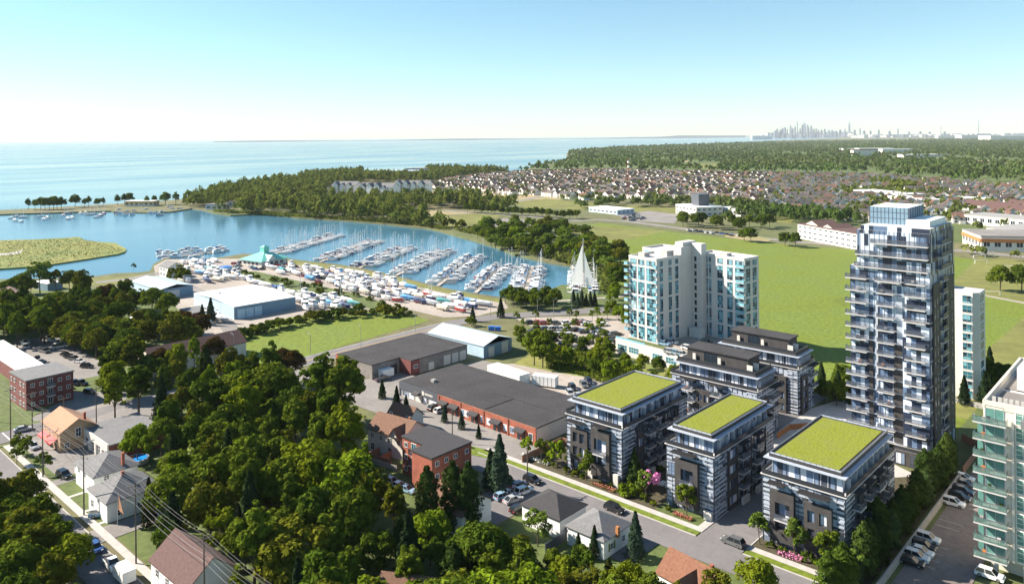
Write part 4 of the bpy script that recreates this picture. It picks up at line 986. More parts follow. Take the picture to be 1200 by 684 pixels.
t = house('row_of_townhouses', 'pale townhouse pair with reddish brown roof left of the orange red apartments', -37.5, -13.8, 12.5, 8.5, 5.8, 'gx', 2.8, 'offwhite', 'brown_shingle', 8, [('S', 1, 2.2, 3.6, 4.8), ('S', 4, 5.2, 3.6, 4.8), ('S', 7, 8.2, 3.6, 4.8), ('S', 10, 11.2, 3.6, 4.8), ('S', 1, 2.4, .6, 2.4), ('S', 7, 8.4, .6, 2.4), ('E', 4, 5, 1, 2.4)], (9, 6, 9.0))
t['category'] = 'townhouse'
m = MB(); m.box(12.51, .2, 0, 12.6, 8.3, 3.0); m.build('brick_base', 'brick_red', t)
m = MB(); m.gable(8.6, -1.2, 11.6, 3.6, 5.9, 7.9, 0, 1, 'y'); m.build('front_gable', ['brown_shingle', 'offwhite'], t)
m = MB(); m.box(.5, -4.2, 0, 12, -4.0, 1.7); m.box(4, -4, 0, 4.2, 0, 1.7); m.box(8, -4, 0, 8.2, 0, 1.7); m.build('patio_fence', 'wood_fence', t)
house('townhouse', 'small brown roofed house behind the pale townhouse pair', -46, -1, 8, 6, 3.6, 'gx', 2.6, 'offwhite', 'brown_shingle', 8, [('S', 1, 2.2, 3.6, 4.8), ('S', 7, 8.2, 3.6, 4.8)])
house('hip_roof_house', 'white bungalow with black hipped roof beside the crowded driveway', 17.2, -15.6, 10.0, 8.5, 4.0, 'hip', 2.6, 'white', 'charcoal_shingle', 0, [('S', 1.4, 2.4, 1.4, 2.6), ('S', 7, 8, 1.4, 2.6), ('E', 1.5, 2.5, 1.4, 2.6), ('E', 5.6, 6.6, 1.4, 2.6)])
t = house('hip_roof_house', 'white cottage with pale grey hipped roof, orange chimney and green shutters', 29.2, -15.8, 8.8, 9.0, 3.6, 'hip', 2.8, 'white', 'grey_shingle', 0, [('S', 2.2, 3.2, 1.0, 2.6), ('E', 2.0, 3.2, 1.2, 2.4), ('E', 6, 7, 1.2, 2.4)], (9.2, 4.0, 5.6, 'orange_brick'), ('S', 5.6, 'wood_fence'))
m = MB()
for u in (1.55, 3.3): m.box(8.8, u, 1.1, 8.88, u+.38, 2.5)
m.build('shutters', 'meadow', t)
m = MB(); m.box(4.6, -2.2, 0, 7.4, -.02, .7); m.build('porch_step', 'concrete', t)
house('gable_house', 'brown roofed house mostly hidden behind tall conifers left of the crowded driveway', 2.0, -28.5, 10, 9, 4.4, 'gx', 2.8, 'white', 'brown_shingle', 4, [('S', 2, 3.2, 1, 2.4), ('E', 3, 4, 1, 2.4)], (5, 4, 8.2))
t = house('gable_house', 'house with bright orange brown pitched roof at the bottom edge', 50.2, -16.4, 9.5, 7.5, 2.8, 'gx', 2.9, 'white', 'orange_shingle', -8, [('S', 6, 7.2, 1, 2.4)], (8.2, 4.5, 6.4))
m = MB(); m.gable(4.6, -1.8, 8.2, 4, 2.7, 4.9, 0, 1, 'y'); m.box(4.7, -1.7, 0, 8.1, -.02, 2.6, 1); m.build('front_gable', ['orange_shingle', 'white'], t)
house('gable_house', 'reddish roof just visible between dark trees at the bottom left of centre', G(440, 700, 4)[0], G(440, 700, 4)[1], 9, 7, 4, 'gx', 2.4, 'white', 'brown_shingle', 30)
# --- trailers and boxes
def trailer(label, x0, y0, W, D, h, rz, m1='white', rib=True):
    t = thing('storage_trailer', label, 'trailer', (x0, y0, 0), math.radians(rz))
    w = MB(); w.box(0, 0, .6, W, D, h); w.build('body', m1, t)
    r = MB(); n = int(W/1.2)
    for i in range(n+1): r.box(W*i/n-.04, -.05, .7, W*i/n+.04, -.001, h-.1)
    r.build('ribs', 'offwhite', t)
    k = MB()
    for x in (1, W-2): k.box(x, .3, 0, x+1, D-.3, .59)
    k.build('wheels', 'tyre', t)
trailer('long white storage trailer behind the shop row', -56.5, 49.5, 16, 4.6, 4.0, -6); trailer('short grey white trailer beside the gravel lot', -39.0, 52.0, 8.0, 3.0, 3.6, 18)
trailer('small white cube trailer outside the grey workshop', -80.5, 24.5, 4.6, 2.6, 3.0, 90)

# ================================================================ distant buildings
def block(label, px, py, W, D, h, rz, wall, roofm='white_roof', cat='building', rows=2, name='building', z2=None, band=None, wgl='glass_dark'):
    x, y = G(px, py); t = thing(name, label, cat, (x, y, 0), math.radians(rz))
    w = MB(); w.box(0, 0, 0, W, D, h); w.build('wall', wall, t)
    r = MB(); r.box(-.3, -.3, h, W+.3, D+.3, h+.6); r.build('roof', roofm, t)
    for f, L_ in (('S', W), ('E', D)):
        F = face_fn(f, W, D); ws = MB(); fh = h/rows
        for k in range(rows):
            n = max(2, int(L_/6))
            for i in range(n): window(None, F, L_*i/n+1.2, L_*(i+1)/n-1.2, k*fh+fh*.3, k*fh+fh*.78, .05, 'white', wgl, 2, mesh_only=ws, fw=.25)
        ws.build('windows', ['white', wgl], t)
    if z2:
        p = MB(); p.box(*z2[:2], h, *z2[2:4], h+z2[4]); p.build('roof_room', z2[5], t)
    if band:
        p = MB()
        for f, L_ in (('S', W), ('E', D)): fbox(p, face_fn(f, W, D), 0, L_, .02, .6, h*band[0], h*band[1])
        p.build('fascia_band', band[2], t)
    return t
block('pale civic building with dark box on the roof in front of the suburb', 792, 250, 40, 30, 9, -30, 'offwhite', rows=2, z2=(14, 10, 28, 22, 12, 'mullion'))
block('white annex right of the civic building with dark roof box', 845, 251, 34, 22, 7, -30, 'panel_white', rows=1)
block('low white roofed depot beside the car park in the middle distance', 690, 248, 44, 24, 4.5, -12, 'pale_blue', rows=1)
block('long school with white roofs and orange brick walls amid the suburb', 1000, 229, 90, 30, 7, -35, 'orange_brick', rows=1, band=(.6, 1.0, 'offwhite'))
block('cream wing of the school with white flat roof', 1040, 236, 60, 24, 6, -35, 'cream', rows=1)
block('cream school building at the far side of the suburb lawn', 1095, 234, 60, 14, 5, -20, 'cream', rows=1)
t = block('pale half built block with open parking decks left of the glass tower', 935, 279, 66, 24, 11, -32, 'offwhite', 'maroon_shingle', rows=3)
for x_, w_, zz in ((6, 16, 15), (26, 12, 14)):
    m = MB(); m.gable(x_, 2, x_+w_, 20, 11.6, zz, 0, 1, 'y'); m.build('roof_gable', ['maroon_shingle', 'cream'], t)
block('pale shop building behind the glass tower on the right with brick piers', 1128, 285, 40, 46, 10, -62, 'offwhite', 'old_asphalt', rows=1, band=(.62, .85, 'orange_brick'))
block('large store with orange red fascia and grey roof at the right edge', 1156, 281, 70, 55, 9, -20, 'cream', 'grey_wall', rows=1, band=(.42, .78, 'orange_paint'), name='store', cat='store')
block('long grey roofed store behind the orange fascia store', 1130, 262, 70, 30, 8, -20, 'offwhite', 'grey_wall', rows=1)
for px, py, W, rz, lb in [(1128, 246, 55, -25, 'left long brown roofed row before the suburb at the right'), (1150, 250, 60, -25, 'middle long brown roofed row before the suburb at the right'), (1178, 246, 60, -25, 'right long brown roofed row before the suburb at the right')]:
    x, y = G(px, py); house('row_of_houses', lb, x, y, W, 16, 6, 'gx', 4.5, 'offwhite', 'maroon_shingle', rz, [('S', u, u+2, 1, 3) for u in range(3, W-3, 7)], cat='row house')
# white condominium rows above the woods
for i, (px, py, W, rz, lb) in enumerate([(389, 229.5, 36, -2, 'leftmost pale grey condominium with gabled roof above the lakeside woods'), (420, 232, 50, -8, 'middle and longest pale grey condominium above the lakeside woods'), (462, 228.5, 50, 2, 'rightmost pale grey condominium with gabled roof above the lakeside woods')]):
    x, y = G(px, py); t = thing('condominium', lb, 'condominium', (x, y, 0), math.radians(rz+42.5-10), 'pale condominiums above the woods')
    w = MB(); w.box(0, 0, 0, W, 22, 15); w.build('wall', 'wall_pale', t)
    r = MB(); r.gable(0, 0, W, 22, 15, 20, 0, 1, 'x', .6)
    r.build('roof', ['grey_shingle', 'wall_pale'], t)
    n = int(W/12)
    for k in range(n):
        g = MB(); u = 3+k*(W-6)/n; hh = rnd.uniform(13.5, 17.5); ww = rnd.uniform(5, 7.5); g.box(u, -2.5, 0, u+ww, -.01, hh, 1); g.gable(u, -2.5, u+ww, 10, hh, hh+3.4, 0, 1, 'y', .4); g.build('gabled_bay', ['grey_shingle', 'white'], t)
    ws = MB(); S = face_fn('S', W, 22)
    for k in range(4):
        for u in np.arange(1, W-3, 4.2):
            window(None, S, u, u+2, k*3.6+1.2, k*3.6+3, 2.6 if False else .05, 'white', 'glass_dark', 1, mesh_only=ws)
    ws.build('windows', ['white', 'glass_dark'], t)
block('white roofed lakeside hall above the condominiums', 435, 206, 120, 60, 10, 25, 'panel_white', 'metal_roof', rows=1)
block('dark gabled lakeside building at the shore above the condominiums', 476, 204, 50, 40, 12, 25, 'slate_blue', 'grey_shingle', rows=1)
block('small white clubhouse at the tip of the wooded shore', 241, 246, 22, 14, 6, 30, 'panel_white', 'grey_shingle', rows=1)
block('white cottage half hidden at the edge of the shore woods', 266, 243, 14, 12, 7, 30, 'panel_white', 'maroon_shingle', rows=1)
block('cream dockside building with yellow fascia on the far spit', 146, 242, 36, 14, 6, 40, 'cream', 'white_roof', rows=1, band=(.7, .95, 'yellow_line'))
block('pale roofed house in the woods at the top of the shore', 340, 211, 40, 14, 7, 25, 'cream', 'field_tan', rows=1)
# horizon buildings
for i, (px, py, w, h, lb) in enumerate([(1005, 178, 130, 14, 'left row of pale housing in the far woods'), (1027, 178.4, 150, 16, 'middle row of pale housing in the far woods'), (1052, 178.8, 130, 14, 'right row of pale housing in the far woods'), (1015, 183, 90, 22, 'pale pink roofed barn in the far woods'),
        (1085, 184, 150, 8, 'long low tan shed by the far green field'), (1150, 163, 520, 50, 'big white plant on the horizon right of the chimneys'), (1200, 164.5, 700, 45, 'white plant on the horizon at the right edge'), (893, 163.2, 380, 60, 'white building by the far bay left of the skyline'), (1110, 162, 300, 40, 'pale low plant below the tallest far chimney')]):
    x, y = G(px, py); t = thing('distant_building', lb, 'building', (x, y, 0), math.radians(42.5))
    m = MB(); m.box(-w/2, 0, 0, w/2, w*.3, h); m.build('wall', 'offwhite', t)
    m = MB(); m.box(-w/2-1, -1, h, w/2+1, w*.3+1, h*1.12); m.build('roof', 'white_roof' if i != 3 else 'brown_shingle', t)
for i, (px, top, wd, lb) in enumerate([(1102, 148, 30, 'slender pale chimney on the horizon, left one of the close pair'), (1107, 154, 40, 'stubby pale chimney on the horizon, right one of the close pair'), (1147, 138.5, 10, 'thin tall mast on the horizon near the right edge')]):
    d = 13000; x, y = GD(px, d); h = CH+(161-(px-600)*TILT-top)*d/FP
    t = thing('chimney' if i < 2 else 'radio_mast', lb, 'chimney' if i < 2 else 'mast', (x, y, 0)); m = MB(); m.cyl(0, 0, 0, h, wd/2+4, wd/2-3, 10); m.build('shaft', 'offwhite' if i < 2 else 'far_grey', t)
# skyline across the bay
sk = [(905, 155), (908, 153), (911, 151), (914, 152), (917, 150), (920, 149), (923, 151), (926, 147), (929, 150), (932, 148), (938, 150), (941, 146), (943, 144), (946, 146), (948, 149), (951, 147), (953, 151), (956, 150), (959, 152), (963, 152), (967, 151), (971, 152.5), (975, 152), (980, 153), (985, 152), (990, 151), (996, 144), (1002, 152), (1008, 150), (1013, 153), (1020, 153), (1030, 152), (1042, 153.5), (1052, 150.5), (1065, 154), (1078, 154), (1090, 154.5)]
for i, (px, top) in enumerate(sk):
    d = 21000+rnd.uniform(-800, 800); x, y = GD(px+rnd.uniform(-.6, .6), d); h = CH+(161-(px-600)*TILT-top)*d/FP; w = rnd.uniform(28, 58)
    m = MB(); m.box(-w/2, -w/2, 0, w/2, w/2, h*.82, 0); m.box(-w*.36, -w*.36, h*.82, w*.36, w*.36, h, 0)
    for k in range(6): m.box(-w/2-1, -w/2-1, h*(.1+k*.12), w/2+1, -w/2-.01, h*(.13+k*.12), 1)
    o = m.build('skyscraper', ['far_glass', 'far_grey']); o.location = (x, y, 0); o.rotation_euler[2] = rnd.uniform(0, 1.5)
    tag(o, 'hazy skyscraper in the far skyline across the bay, %s from the left' % ordw(i+1), 'skyscraper', 'skyscrapers of the far skyline')
x, y = GD(934.5, 20500); t = thing('observation_tower', 'needle thin observation tower with a pod, tallest in the far skyline', 'tower', (x, y, 0))
m = MB(); m.cyl(0, 0, 0, 350, 26, 11, 8); m.cyl(0, 0, 370, 450, 10, 6, 8); m.cyl(0, 0, 450, 560, 4, 2, 6); m.build('shaft', 'far_grey', t)
m = MB(); m.cyl(0, 0, 345, 355, 11, 30, 12); m.cyl(0, 0, 355, 372, 30, 12, 12); m.build('pod', 'far_glass', t)
m = MB()
for i in range(420):
    px = 895+rnd.random()*330; d = rnd.uniform(16000, 20500) if px > 1000 else 20600+rnd.random()*1500; x, y = GD(px, d); w = rnd.uniform(30, 140); h = rnd.uniform(20, 75)+ (110*rnd.random()**2 if px < 1000 else 0)
    m.box(x-w/2, y-w/2, 0, x+w/2, y+w/2, h, rnd.randint(0, 2))
tag(m.build('far_city', ['far_grey', 'offwhite', 'far_glass']), 'low city buildings merging on the horizon beneath the skyline', 'city', kind='stuff')
# radio mast in the middle distance
x, y = G(736, 233); t = thing('lattice_mast', 'red and white lattice radio mast in front of the suburb', 'mast', (x, y, 0))
for part, m_ in (('lower_section', 'mast_red'), ('upper_section', 'mast_red')):
    m = MB(); lo, hi = (0, 30) if part[0] == 'l' else (30, 52)
    R_ = lambda z: 2.6-z*.035
    for k in range(3):
        a = k*2.094; m.tube((R_(lo)*math.cos(a), R_(lo)*math.sin(a), lo), (R_(hi)*math.cos(a), R_(hi)*math.sin(a), hi), .17)
        for z in range(lo, hi, 3):
            b = a+2.094*(1 if (z//3) % 2 else -1); m.tube((R_(z)*math.cos(a), R_(z)*math.sin(a), z), (R_(z+3)*math.cos(b), R_(z+3)*math.sin(b), min(z+3, hi)), .09)
    m.build(part, m_, t)
for z in (40, 46): 
    m = MB(); m.cyl(2, -1, z, z+2.5, 1.6, n=8); m.build('antenna', 'white', t)

# ================================================================ the suburb
SUB = GP([(500, 224), (520, 213), (560, 207), (620, 203), (700, 201), (800, 203.5), (900, 205), (1000, 206), (1060, 210), (1120, 215), (1200, 221), (1300, 229), (1300, 262), (1200, 264), (1130, 256), (1122, 262), (1090, 258), (1060, 262), (1000, 262), (935, 250), (920, 246), (860, 238), (790, 236), (740, 234), (660, 235), (640, 230), (560, 227)])
HOLES = [GP(q) for q in ([(985, 222), (1062, 222), (1062, 232), (985, 232)], [(1048, 226), (1115, 226), (1110, 233), (1048, 233)], [(1058, 268), (1095, 256), (1120, 248), (1150, 236), (1165, 236), (1135, 252), (1100, 266)], [(1020, 211), (1045, 211), (1045, 217), (1015, 217)])]
ROOFC = [(.115, .065, .05), (.08, .055, .048), (.075, .068, .066), (.10, .08, .07), (.14, .075, .052), (.05, .048, .05), (.12, .10, .095)]
rs = random.Random(11); plots = []
xs = [p[0] for p in SUB]; ys = [p[1] for p in SUB]
row = 0; y = min(ys)
for ang, sel in ((math.radians(-14), lambda px: px < 905), (math.radians(22), lambda px: px >= 905)):
    ca, sa = math.cos(ang), math.sin(ang)
    v = -2500
    k = 0
    while v < 3500:
        u = -3500
        while u < 4500:
            X = u*ca-v*sa; Y = u*sa+v*ca
            if min(xs) < X < max(xs) and min(ys) < Y < max(ys) and inside(X, Y, SUB):
                px, py, dd = pix(X, Y)
                if sel(px) and not any(inside(X, Y, h) for h in HOLES) and rs.random() < .93 and dd > 0:
                    plots.append((dd, X, Y, ang+(math.pi if k % 2 else 0), px, py))
            u += rs.uniform(12.5, 14.5)
            if rs.random() < .045: u += 14
        k += 1; v += 24 if k % 2 else 37
plots.sort()
def sub_house_geo(m, v):
    w, d = (9.6, 11.5) if v % 2 else (10.4, 10.5); h = 5.6
    m.box(-w/2, -d/2, 0, w/2, d/2, h, 0)
    if v % 3 == 0:
        m.gable(-w/2, -d/2, w/2, d/2, h, h+3.4, 1, 0, 'x', .4)
        m.gable(-w/2, -d/2-1.2, w*.05, 0, h-.3, h+2.4, 1, 0, 'y', .4)
    elif v % 3 == 1:
        m.gable(-w/2, -d/2, w/2, d/2, h, h+3.6, 1, 0, 'y', .4)
    else:
        m.hip(-w/2, -d/2, w/2, d/2, h, h+3.3, 1, .4); m.gable(0, -d/2-1.2, w/2, 1, h-.3, h+2.2, 1, 0, 'y', .3)
    m.box(0, -d/2-3.5, 0, w/2, -d/2-.01, 2.9, 0, 1)
    m.box(.4, -d/2-3.55, .1, w/2-.4, -d/2-3.505, 2.4, 3)
    for u in (-w*.34, w*.12): m.box(u, -d/2-.06, 3.4, u+1.6, -d/2-.005, 4.9, 2); m.box(u, d/2+.005, 3.3, u+1.6, d/2+.06, 4.8, 2)
    m.box(-w*.36, -d/2-.06, .9, -w*.36+2, -d/2-.005, 2.5, 2); m.box(-1, d/2+.005, .3, 1.2, d/2+.06, 2.3, 2)
    for u in (-2, 2): m.box(w/2+.005, u, 3.4, w/2+.06, u+1.1, 4.7, 2); m.box(-w/2-.06, u, 3.4, -w/2-.005, u+1.1, 4.7, 2)
protos = []
for v in range(6):
    m = MB(); sub_house_geo(m, v); protos.append((m, m.mesh('suburb_house', ['wall_pale', 'roof_obj', 'glass_dark', 'offwhite'])))
near = plots[:300]; rows_ = {}
cn = ['reddish brown', 'dark brown', 'grey brown', 'taupe', 'russet', 'charcoal', 'pale brown']
objs = []
for i, (dd, X, Y, a, px, py) in enumerate(near):
    v = rs.randint(0, 5); o = link(bpy.data.objects.new('suburban_house', protos[v][1])); o.location = (X, Y, 0); o.rotation_euler[2] = a
    c_ = rs.randint(0, 6); o.color = (*ROOFC[c_], 1); objs.append((px, py, o, c_))
# ordered label: column of the picture, then how far back
cols_ = {}
for q in objs: cols_.setdefault(int(q[0]//40), []).append(q)
for n_, (k_, lst) in enumerate(sorted(cols_.items())):
    lst.sort(key=lambda q: -q[1])
    for j, (px, py, o, c_) in enumerate(lst):
        tag(o, '%s roofed suburban house, %s from front in %s strip from left' % (cn[c_], ordw(j+1), ordw(n_+1)), 'house', 'suburban houses beyond the meadow')
V = []; Fc = []; Mi = []
mats_ = ['wall_pale', 'glass_dark', 'offwhite']
for i, c in enumerate(ROOFC): mat('roof_tint_%d' % i, c, .9, var=.2, scale=.4); mats_.append('roof_tint_%d' % i)
vn = 0; PR = [(np.array(p[0].v), p[0].f, p[0].m) for p in protos]
for (dd, X, Y, a, px, py) in plots[300:4200]:
    pv, pf, pm_ = PR[rs.randint(0, 5)]; c, s = math.cos(a), math.sin(a)
    q = pv.copy(); q[:, 0] = pv[:, 0]*c-pv[:, 1]*s+X; q[:, 1] = pv[:, 0]*s+pv[:, 1]*c+Y; V.append(q)
    ri = 3+rs.randint(0, 6)
    Fc += [tuple(vn+i for i in f) for f in pf]; Mi += [{0: 0, 1: ri, 2: 1, 3: 2}[k] for k in pm_]; vn += len(pv)
if V:
    me = bpy.data.meshes.new('far_houses'); me.from_pydata(np.concatenate(V).tolist(), [], Fc)
    for q in mats_: me.materials.append(MATS[q])
    me.polygons.foreach_set('material_index', Mi); me.update()
    tag(link(bpy.data.objects.new('far_houses', me)), 'mass of small pale houses with brown roofs filling the back of the suburb', 'houses', kind='stuff')
print('suburb plots', len(plots))
# ================================================================ vehicles
PAINTS = {'black': (.012, .012, .015), 'white': (.75, .75, .75), 'silver': (.4, .41, .43), 'grey': (.12, .125, .13), 'red': (.35, .02, .02), 'blue': (.03, .08, .25), 'dark blue': (.015, .025, .06), 'pale blue': (.25, .4, .55)}
CARS = {'sedan': (4.6, 1.8, .8, 1.4, -1.85, 1.15, -1.05, .25), 'suv': (4.6, 1.88, .92, 1.62, -2.22, 1.15, -1.75, .4), 'hatchback': (4.1, 1.75, .85, 1.5, -2.0, 1.0, -1.6, .35), 'pickup': (5.5, 1.95, 1.0, 1.78, -.5, 1.35, -.35, .85), 'van': (5.2, 2.0, 1.1, 2.1, -2.55, 1.7, -2.5, 1.2)}
def car_geo(kind):
    L_, W, hb, ht, c0, c1, r0, r1 = CARS[kind]; w = W/2; l = L_/2
    b = MB()
    prof = [(-l, .32), (-l+.1, .25), (l-.1, .25), (l, .35), (l, .55), (l-.25, hb-.06), (c1, hb), (c0, hb), (-l+.05, hb-.03)]
    n = len(prof)
    for sgn in (1,):
        A = [(x, -w, z) for x, z in prof]; B = [(x, w, z) for x, z in prof]
        b.face(A, 0); b.face(B[::-1], 0)
        for i in range(n):
            j = (i+1) % n; b.face([A[j], A[i], B[i], B[j]], 0)
    rw = w-.22
    b.face([(r0, -rw, ht), (r1, -rw, ht), (r1, rw, ht), (r0, rw, ht)], 0)
    for s in (-1, 1):                                   # pillars
        for (xa, xb) in ((c0, r0), (c1, r1), ((c0+c1)/2, (r0+r1)/2)): b.tube((xa, s*(w-.07), hb), (xb, s*rw, ht), .05, 4, 0)
    if kind == 'pickup':
        b.box(-l+.12, -w+.12, hb-.05, c0-.1, w-.12, hb+.02, 1)
    g = MB(); hg = ht-.03
    q = [(c0, -w+.06, hb), (c1, -w+.06, hb), (c1, w-.06, hb), (c0, w-.06, hb)]; t_ = [(r0, -rw, hg), (r1, -rw, hg), (r1, rw, hg), (r0, rw, hg)]
    for i in range(4): j = (i+1) % 4; g.face([q[i], q[j], t_[j], t_[i]])
    wh = MB(); wh2 = MB(); k = len(wh.v); n = 12; R_ = .34
    for y in (-.11, .11):
        for i in range(n): a = 2*math.pi*i/n; wh.v.append((R_*math.cos(a), y, R_*math.sin(a)))
    for i in range(n): j = (i+1) % n; wh.f.append((i, j, n+j, n+i)); wh.m.append(0)
    wh.f.append(tuple(range(n))); wh.m.append(0); wh.f.append(tuple(range(2*n-1, n-1, -1))); wh.m.append(0)
    for y in (-.115, .115): wh.face([(.2*math.cos(a), y, .2*math.sin(a)) for a in [2*math.pi*i/8 for i in range(8)]], 1)
    hl = MB(); hl.box(-.06, -.2, -.07, .05, .2, .07)
    return b, g, wh, hl
CG = {}
for k_ in CARS:
    b, g, wh, hl = car_geo(k_)
    CG[k_] = (b.mesh('body', ['car_paint', 'dark_trim']), g.mesh('window_glass', ['car_glass']), wh.mesh('wheel', ['tyre', 'hub']), hl.mesh('headlight', ['lamp_white']), hl.mesh('taillight', ['lamp_red']), b, g)
    f = MB(); f.v = list(b.v); f.f = list(b.f); f.m = list(b.m)
    o_ = len(f.v); f.v += g.v; f.f += [tuple(i+o_ for i in q) for q in g.f]; f.m += [2]*len(g.f)
    l = CARS[k_][0]/2
    for x in (-l*.6, l*.6): f.box(x-.3, -CARS[k_][1]/2-.02, 0, x+.3, CARS[k_][1]/2+.02, .55, 3)
    CG[k_] += (f.mesh('car', ['car_paint', 'dark_trim', 'car_glass', 'tyre']),)
def child(o_name, me, par, loc=(0, 0, 0), color=None):
    o = link(bpy.data.objects.new(o_name, me)); o.parent = par; o.location = loc
    if color: o.color = color
    return o
def car(x, y, rz, kind, colr, label, group=None, z=.12, full=True):
    c_ = (*PAINTS[colr], 1); nm = {'suv': 'parked_suv', 'van': 'parked_van', 'pickup': 'pickup_truck'}.get(kind, 'parked_car')
    if not full:
        o = link(bpy.data.objects.new(nm, CG[kind][7])); o.location = (x, y, z); o.rotation_euler[2] = math.radians(rz); o.color = c_
        return tag(o, label, 'van' if kind == 'van' else 'pickup truck' if kind == 'pickup' else 'car', group)
    t = thing(nm, label, 'van' if kind == 'van' else 'pickup truck' if kind == 'pickup' else 'car', (x, y, z), math.radians(rz), group)
    G_ = CG[kind]; l, w = CARS[kind][0]/2, CARS[kind][1]/2
    child('body', G_[0], t, color=c_); child('window_glass', G_[1], t)
    for sx in (-.62, .62):
        for sy in (-1, 1): child('wheel', G_[2], t, (l*sx, sy*(w-.1), .34))
    for sy in (-1, 1):
        child('headlight', G_[3], t, (l-.02, sy*(w-.3), .62)); child('taillight', G_[4], t, (-l+.02, sy*(w-.3), .7))
    return t
def carp(px, py, rz, kind, colr, label, group=None, z=0.0, full=True):
    x, y = G(px, py, z); return car(x, y, rz+rnd.uniform(-2, 2), kind, colr, label, group, z+.13, full)
carp(720, 599, 0, 'suv', 'black', 'black car driving on the main street past the grey roofed cottage')
carp(859, 638, 180, 'suv', 'grey', 'dark grey car at the mouth of the driveway between two green roof blocks')
g_ = 'cars crowded on the driveway by the black roofed bungalow'
for i, (px, py, k_, c_, r) in enumerate([(589, 584, 'hatchback', 'pale blue', 80), (597, 580, 'sedan', 'white', 84), (603, 577, 'hatchback', 'red', 85), (601, 588, 'sedan', 'silver', 80), (609, 572, 'suv', 'dark blue', 85), (614, 578, 'suv', 'white', 82), (624, 565, 'suv', 'black', 0), (607, 599, 'hatchback', 'black', 90)]):
    x, y = G(px, py); car(x, y, r, k_, c_, '%s car on the crowded driveway by the black roofed bungalow, %s from the left' % (c_, ordw([1, 2, 4, 3, 6, 7, 8, 5][i])), g_)
for i, (px, py, c_) in enumerate([(459, 567, 'silver'), (468, 572, 'white'), (477, 576, 'pale blue')]): carp(px, py, 8, 'sedan' if i else 'hatchback', c_, '%s car parked left of the orange red brick apartments, %s from the left' % (c_, ordw(i+1)))
carp(509, 480, 90, 'suv', 'black', 'black car parked nose in before the brick shop row awnings'); carp(516, 483, 88, 'hatchback', 'white', 'white car parked nose in before the brick shop row awnings')
carp(449, 446, 80, 'pickup', 'dark blue', 'dark pickup beside the small white cube trailer')
g_ = 'cars on the gravel lot behind the shop row'
for i, (px, py, k_, c_) in enumerate([(640, 449, 'sedan', 'white'), (668, 463, 'suv', 'silver'), (671, 456, 'suv', 'black'), (678, 466, 'sedan', 'silver'), (684, 453, 'suv', 'grey'), (697, 459, 'suv', 'black'), (690, 449, 'suv', 'dark blue')]):
    carp(px, py, -35, k_, c_, '%s car on the gravel lot behind the shop row, %s from the left' % (c_, ordw(i+1)), g_)
g_ = 'cars on the left car park'
for i, (px, py, k_, c_, r) in enumerate([(29, 403, 'pickup', 'white', 0), (30, 408, 'suv', 'silver', 0), (44, 423, 'suv', 'black', -10), (48, 425.5, 'sedan', 'silver', -10), (52, 413, 'pickup', 'grey', 10), (52, 428, 'sedan', 'dark blue', -10), (56, 429.5, 'sedan', 'dark blue', -10), (57, 398, 'suv', 'black', 10), (61, 400, 'sedan', 'white', 10), (70, 408, 'van', 'white', 80), (77, 417, 'sedan', 'black', 20), (82, 420, 'suv', 'black', 20), (87, 422, 'suv', 'grey', 20), (93, 425, 'sedan', 'white', 20), (102, 431, 'suv', 'black', 30)]):
    carp(px, py, r, k_, c_, '%s %s on the car park behind the brick apartments, %s from the left' % (c_, 'van' if k_ == 'van' else 'pickup' if k_ == 'pickup' else 'car', ordw(i+1)), g_)
carp(86, 451, 20, 'pickup', 'dark blue', 'dark blue pickup right of the dark red brick apartments'); carp(94, 451, 20, 'pickup', 'black', 'black pickup right of the dark red brick apartments'); carp(105, 461, 20, 'hatchback', 'black', 'black hatchback on the lane beside the small lawn')
carp(27, 505, 75, 'sedan', 'silver', 'silver car on the cross street at the left edge'); carp(39, 525, 0, 'sedan', 'silver', 'silver car parked beside the saplings left of the corner house')
carp(75, 559, 10, 'suv', 'black', 'black car beside the tiny white playhouse shed'); carp(121, 604, 60, 'pickup', 'pale blue', 'pale blue pickup with canopy on the driveway under the flag tree')
carp(131, 664, -2, 'pickup', 'white', 'white pickup on the dark left street hitched to a trailer'); carp(112, 645, 0, 'hatchback', 'blue', 'small blue car half hidden in tree shade on the left street')
x, y = G(143, 677); trailer('boxy white cargo trailer behind the pickup on the left street', x-1, y-1.2, 4.6, 2.3, 2.7, 0)
g_ = 'cars parked beside the cream tower'
for i, (px, py, k_, c_) in enumerate([(1068, 661, 'sedan', 'black'), (1074, 655, 'suv', 'white'), (1079, 649, 'sedan', 'white'), (1082, 643, 'suv', 'black'), (1087, 634, 'suv', 'white'), (1117, 592, 'suv', 'white'), (1124, 585, 'suv', 'black'), (1128, 578, 'suv', 'dark blue'), (1131, 570, 'sedan', 'grey'), (1129, 562, 'sedan', 'white')]):
    carp(px, py, 0, k_, c_, '%s car in the lane beside the cream tower, %s from the near end' % (c_, ordw(i+1)), g_)
carp(1160, 677, 0, 'suv', 'white', 'white car under the cream tower at the bottom right')
g_ = 'cars on the parking podium'
for i, (px, py, c_) in enumerate([(778, 404.5, 'pale blue'), (785, 414, 'silver'), (787, 402.6, 'white'), (792, 415.5, 'pale blue'), (799, 417, 'silver'), (806, 409.6, 'white'), (828, 403, 'black')]): carp(px, py, 0, 'suv', c_, '%s car on the deck below the white teal tower, %s from the left' % (c_, ordw(i+1)), g_, 5.0)
g_ = 'cars in the tree dotted car park'
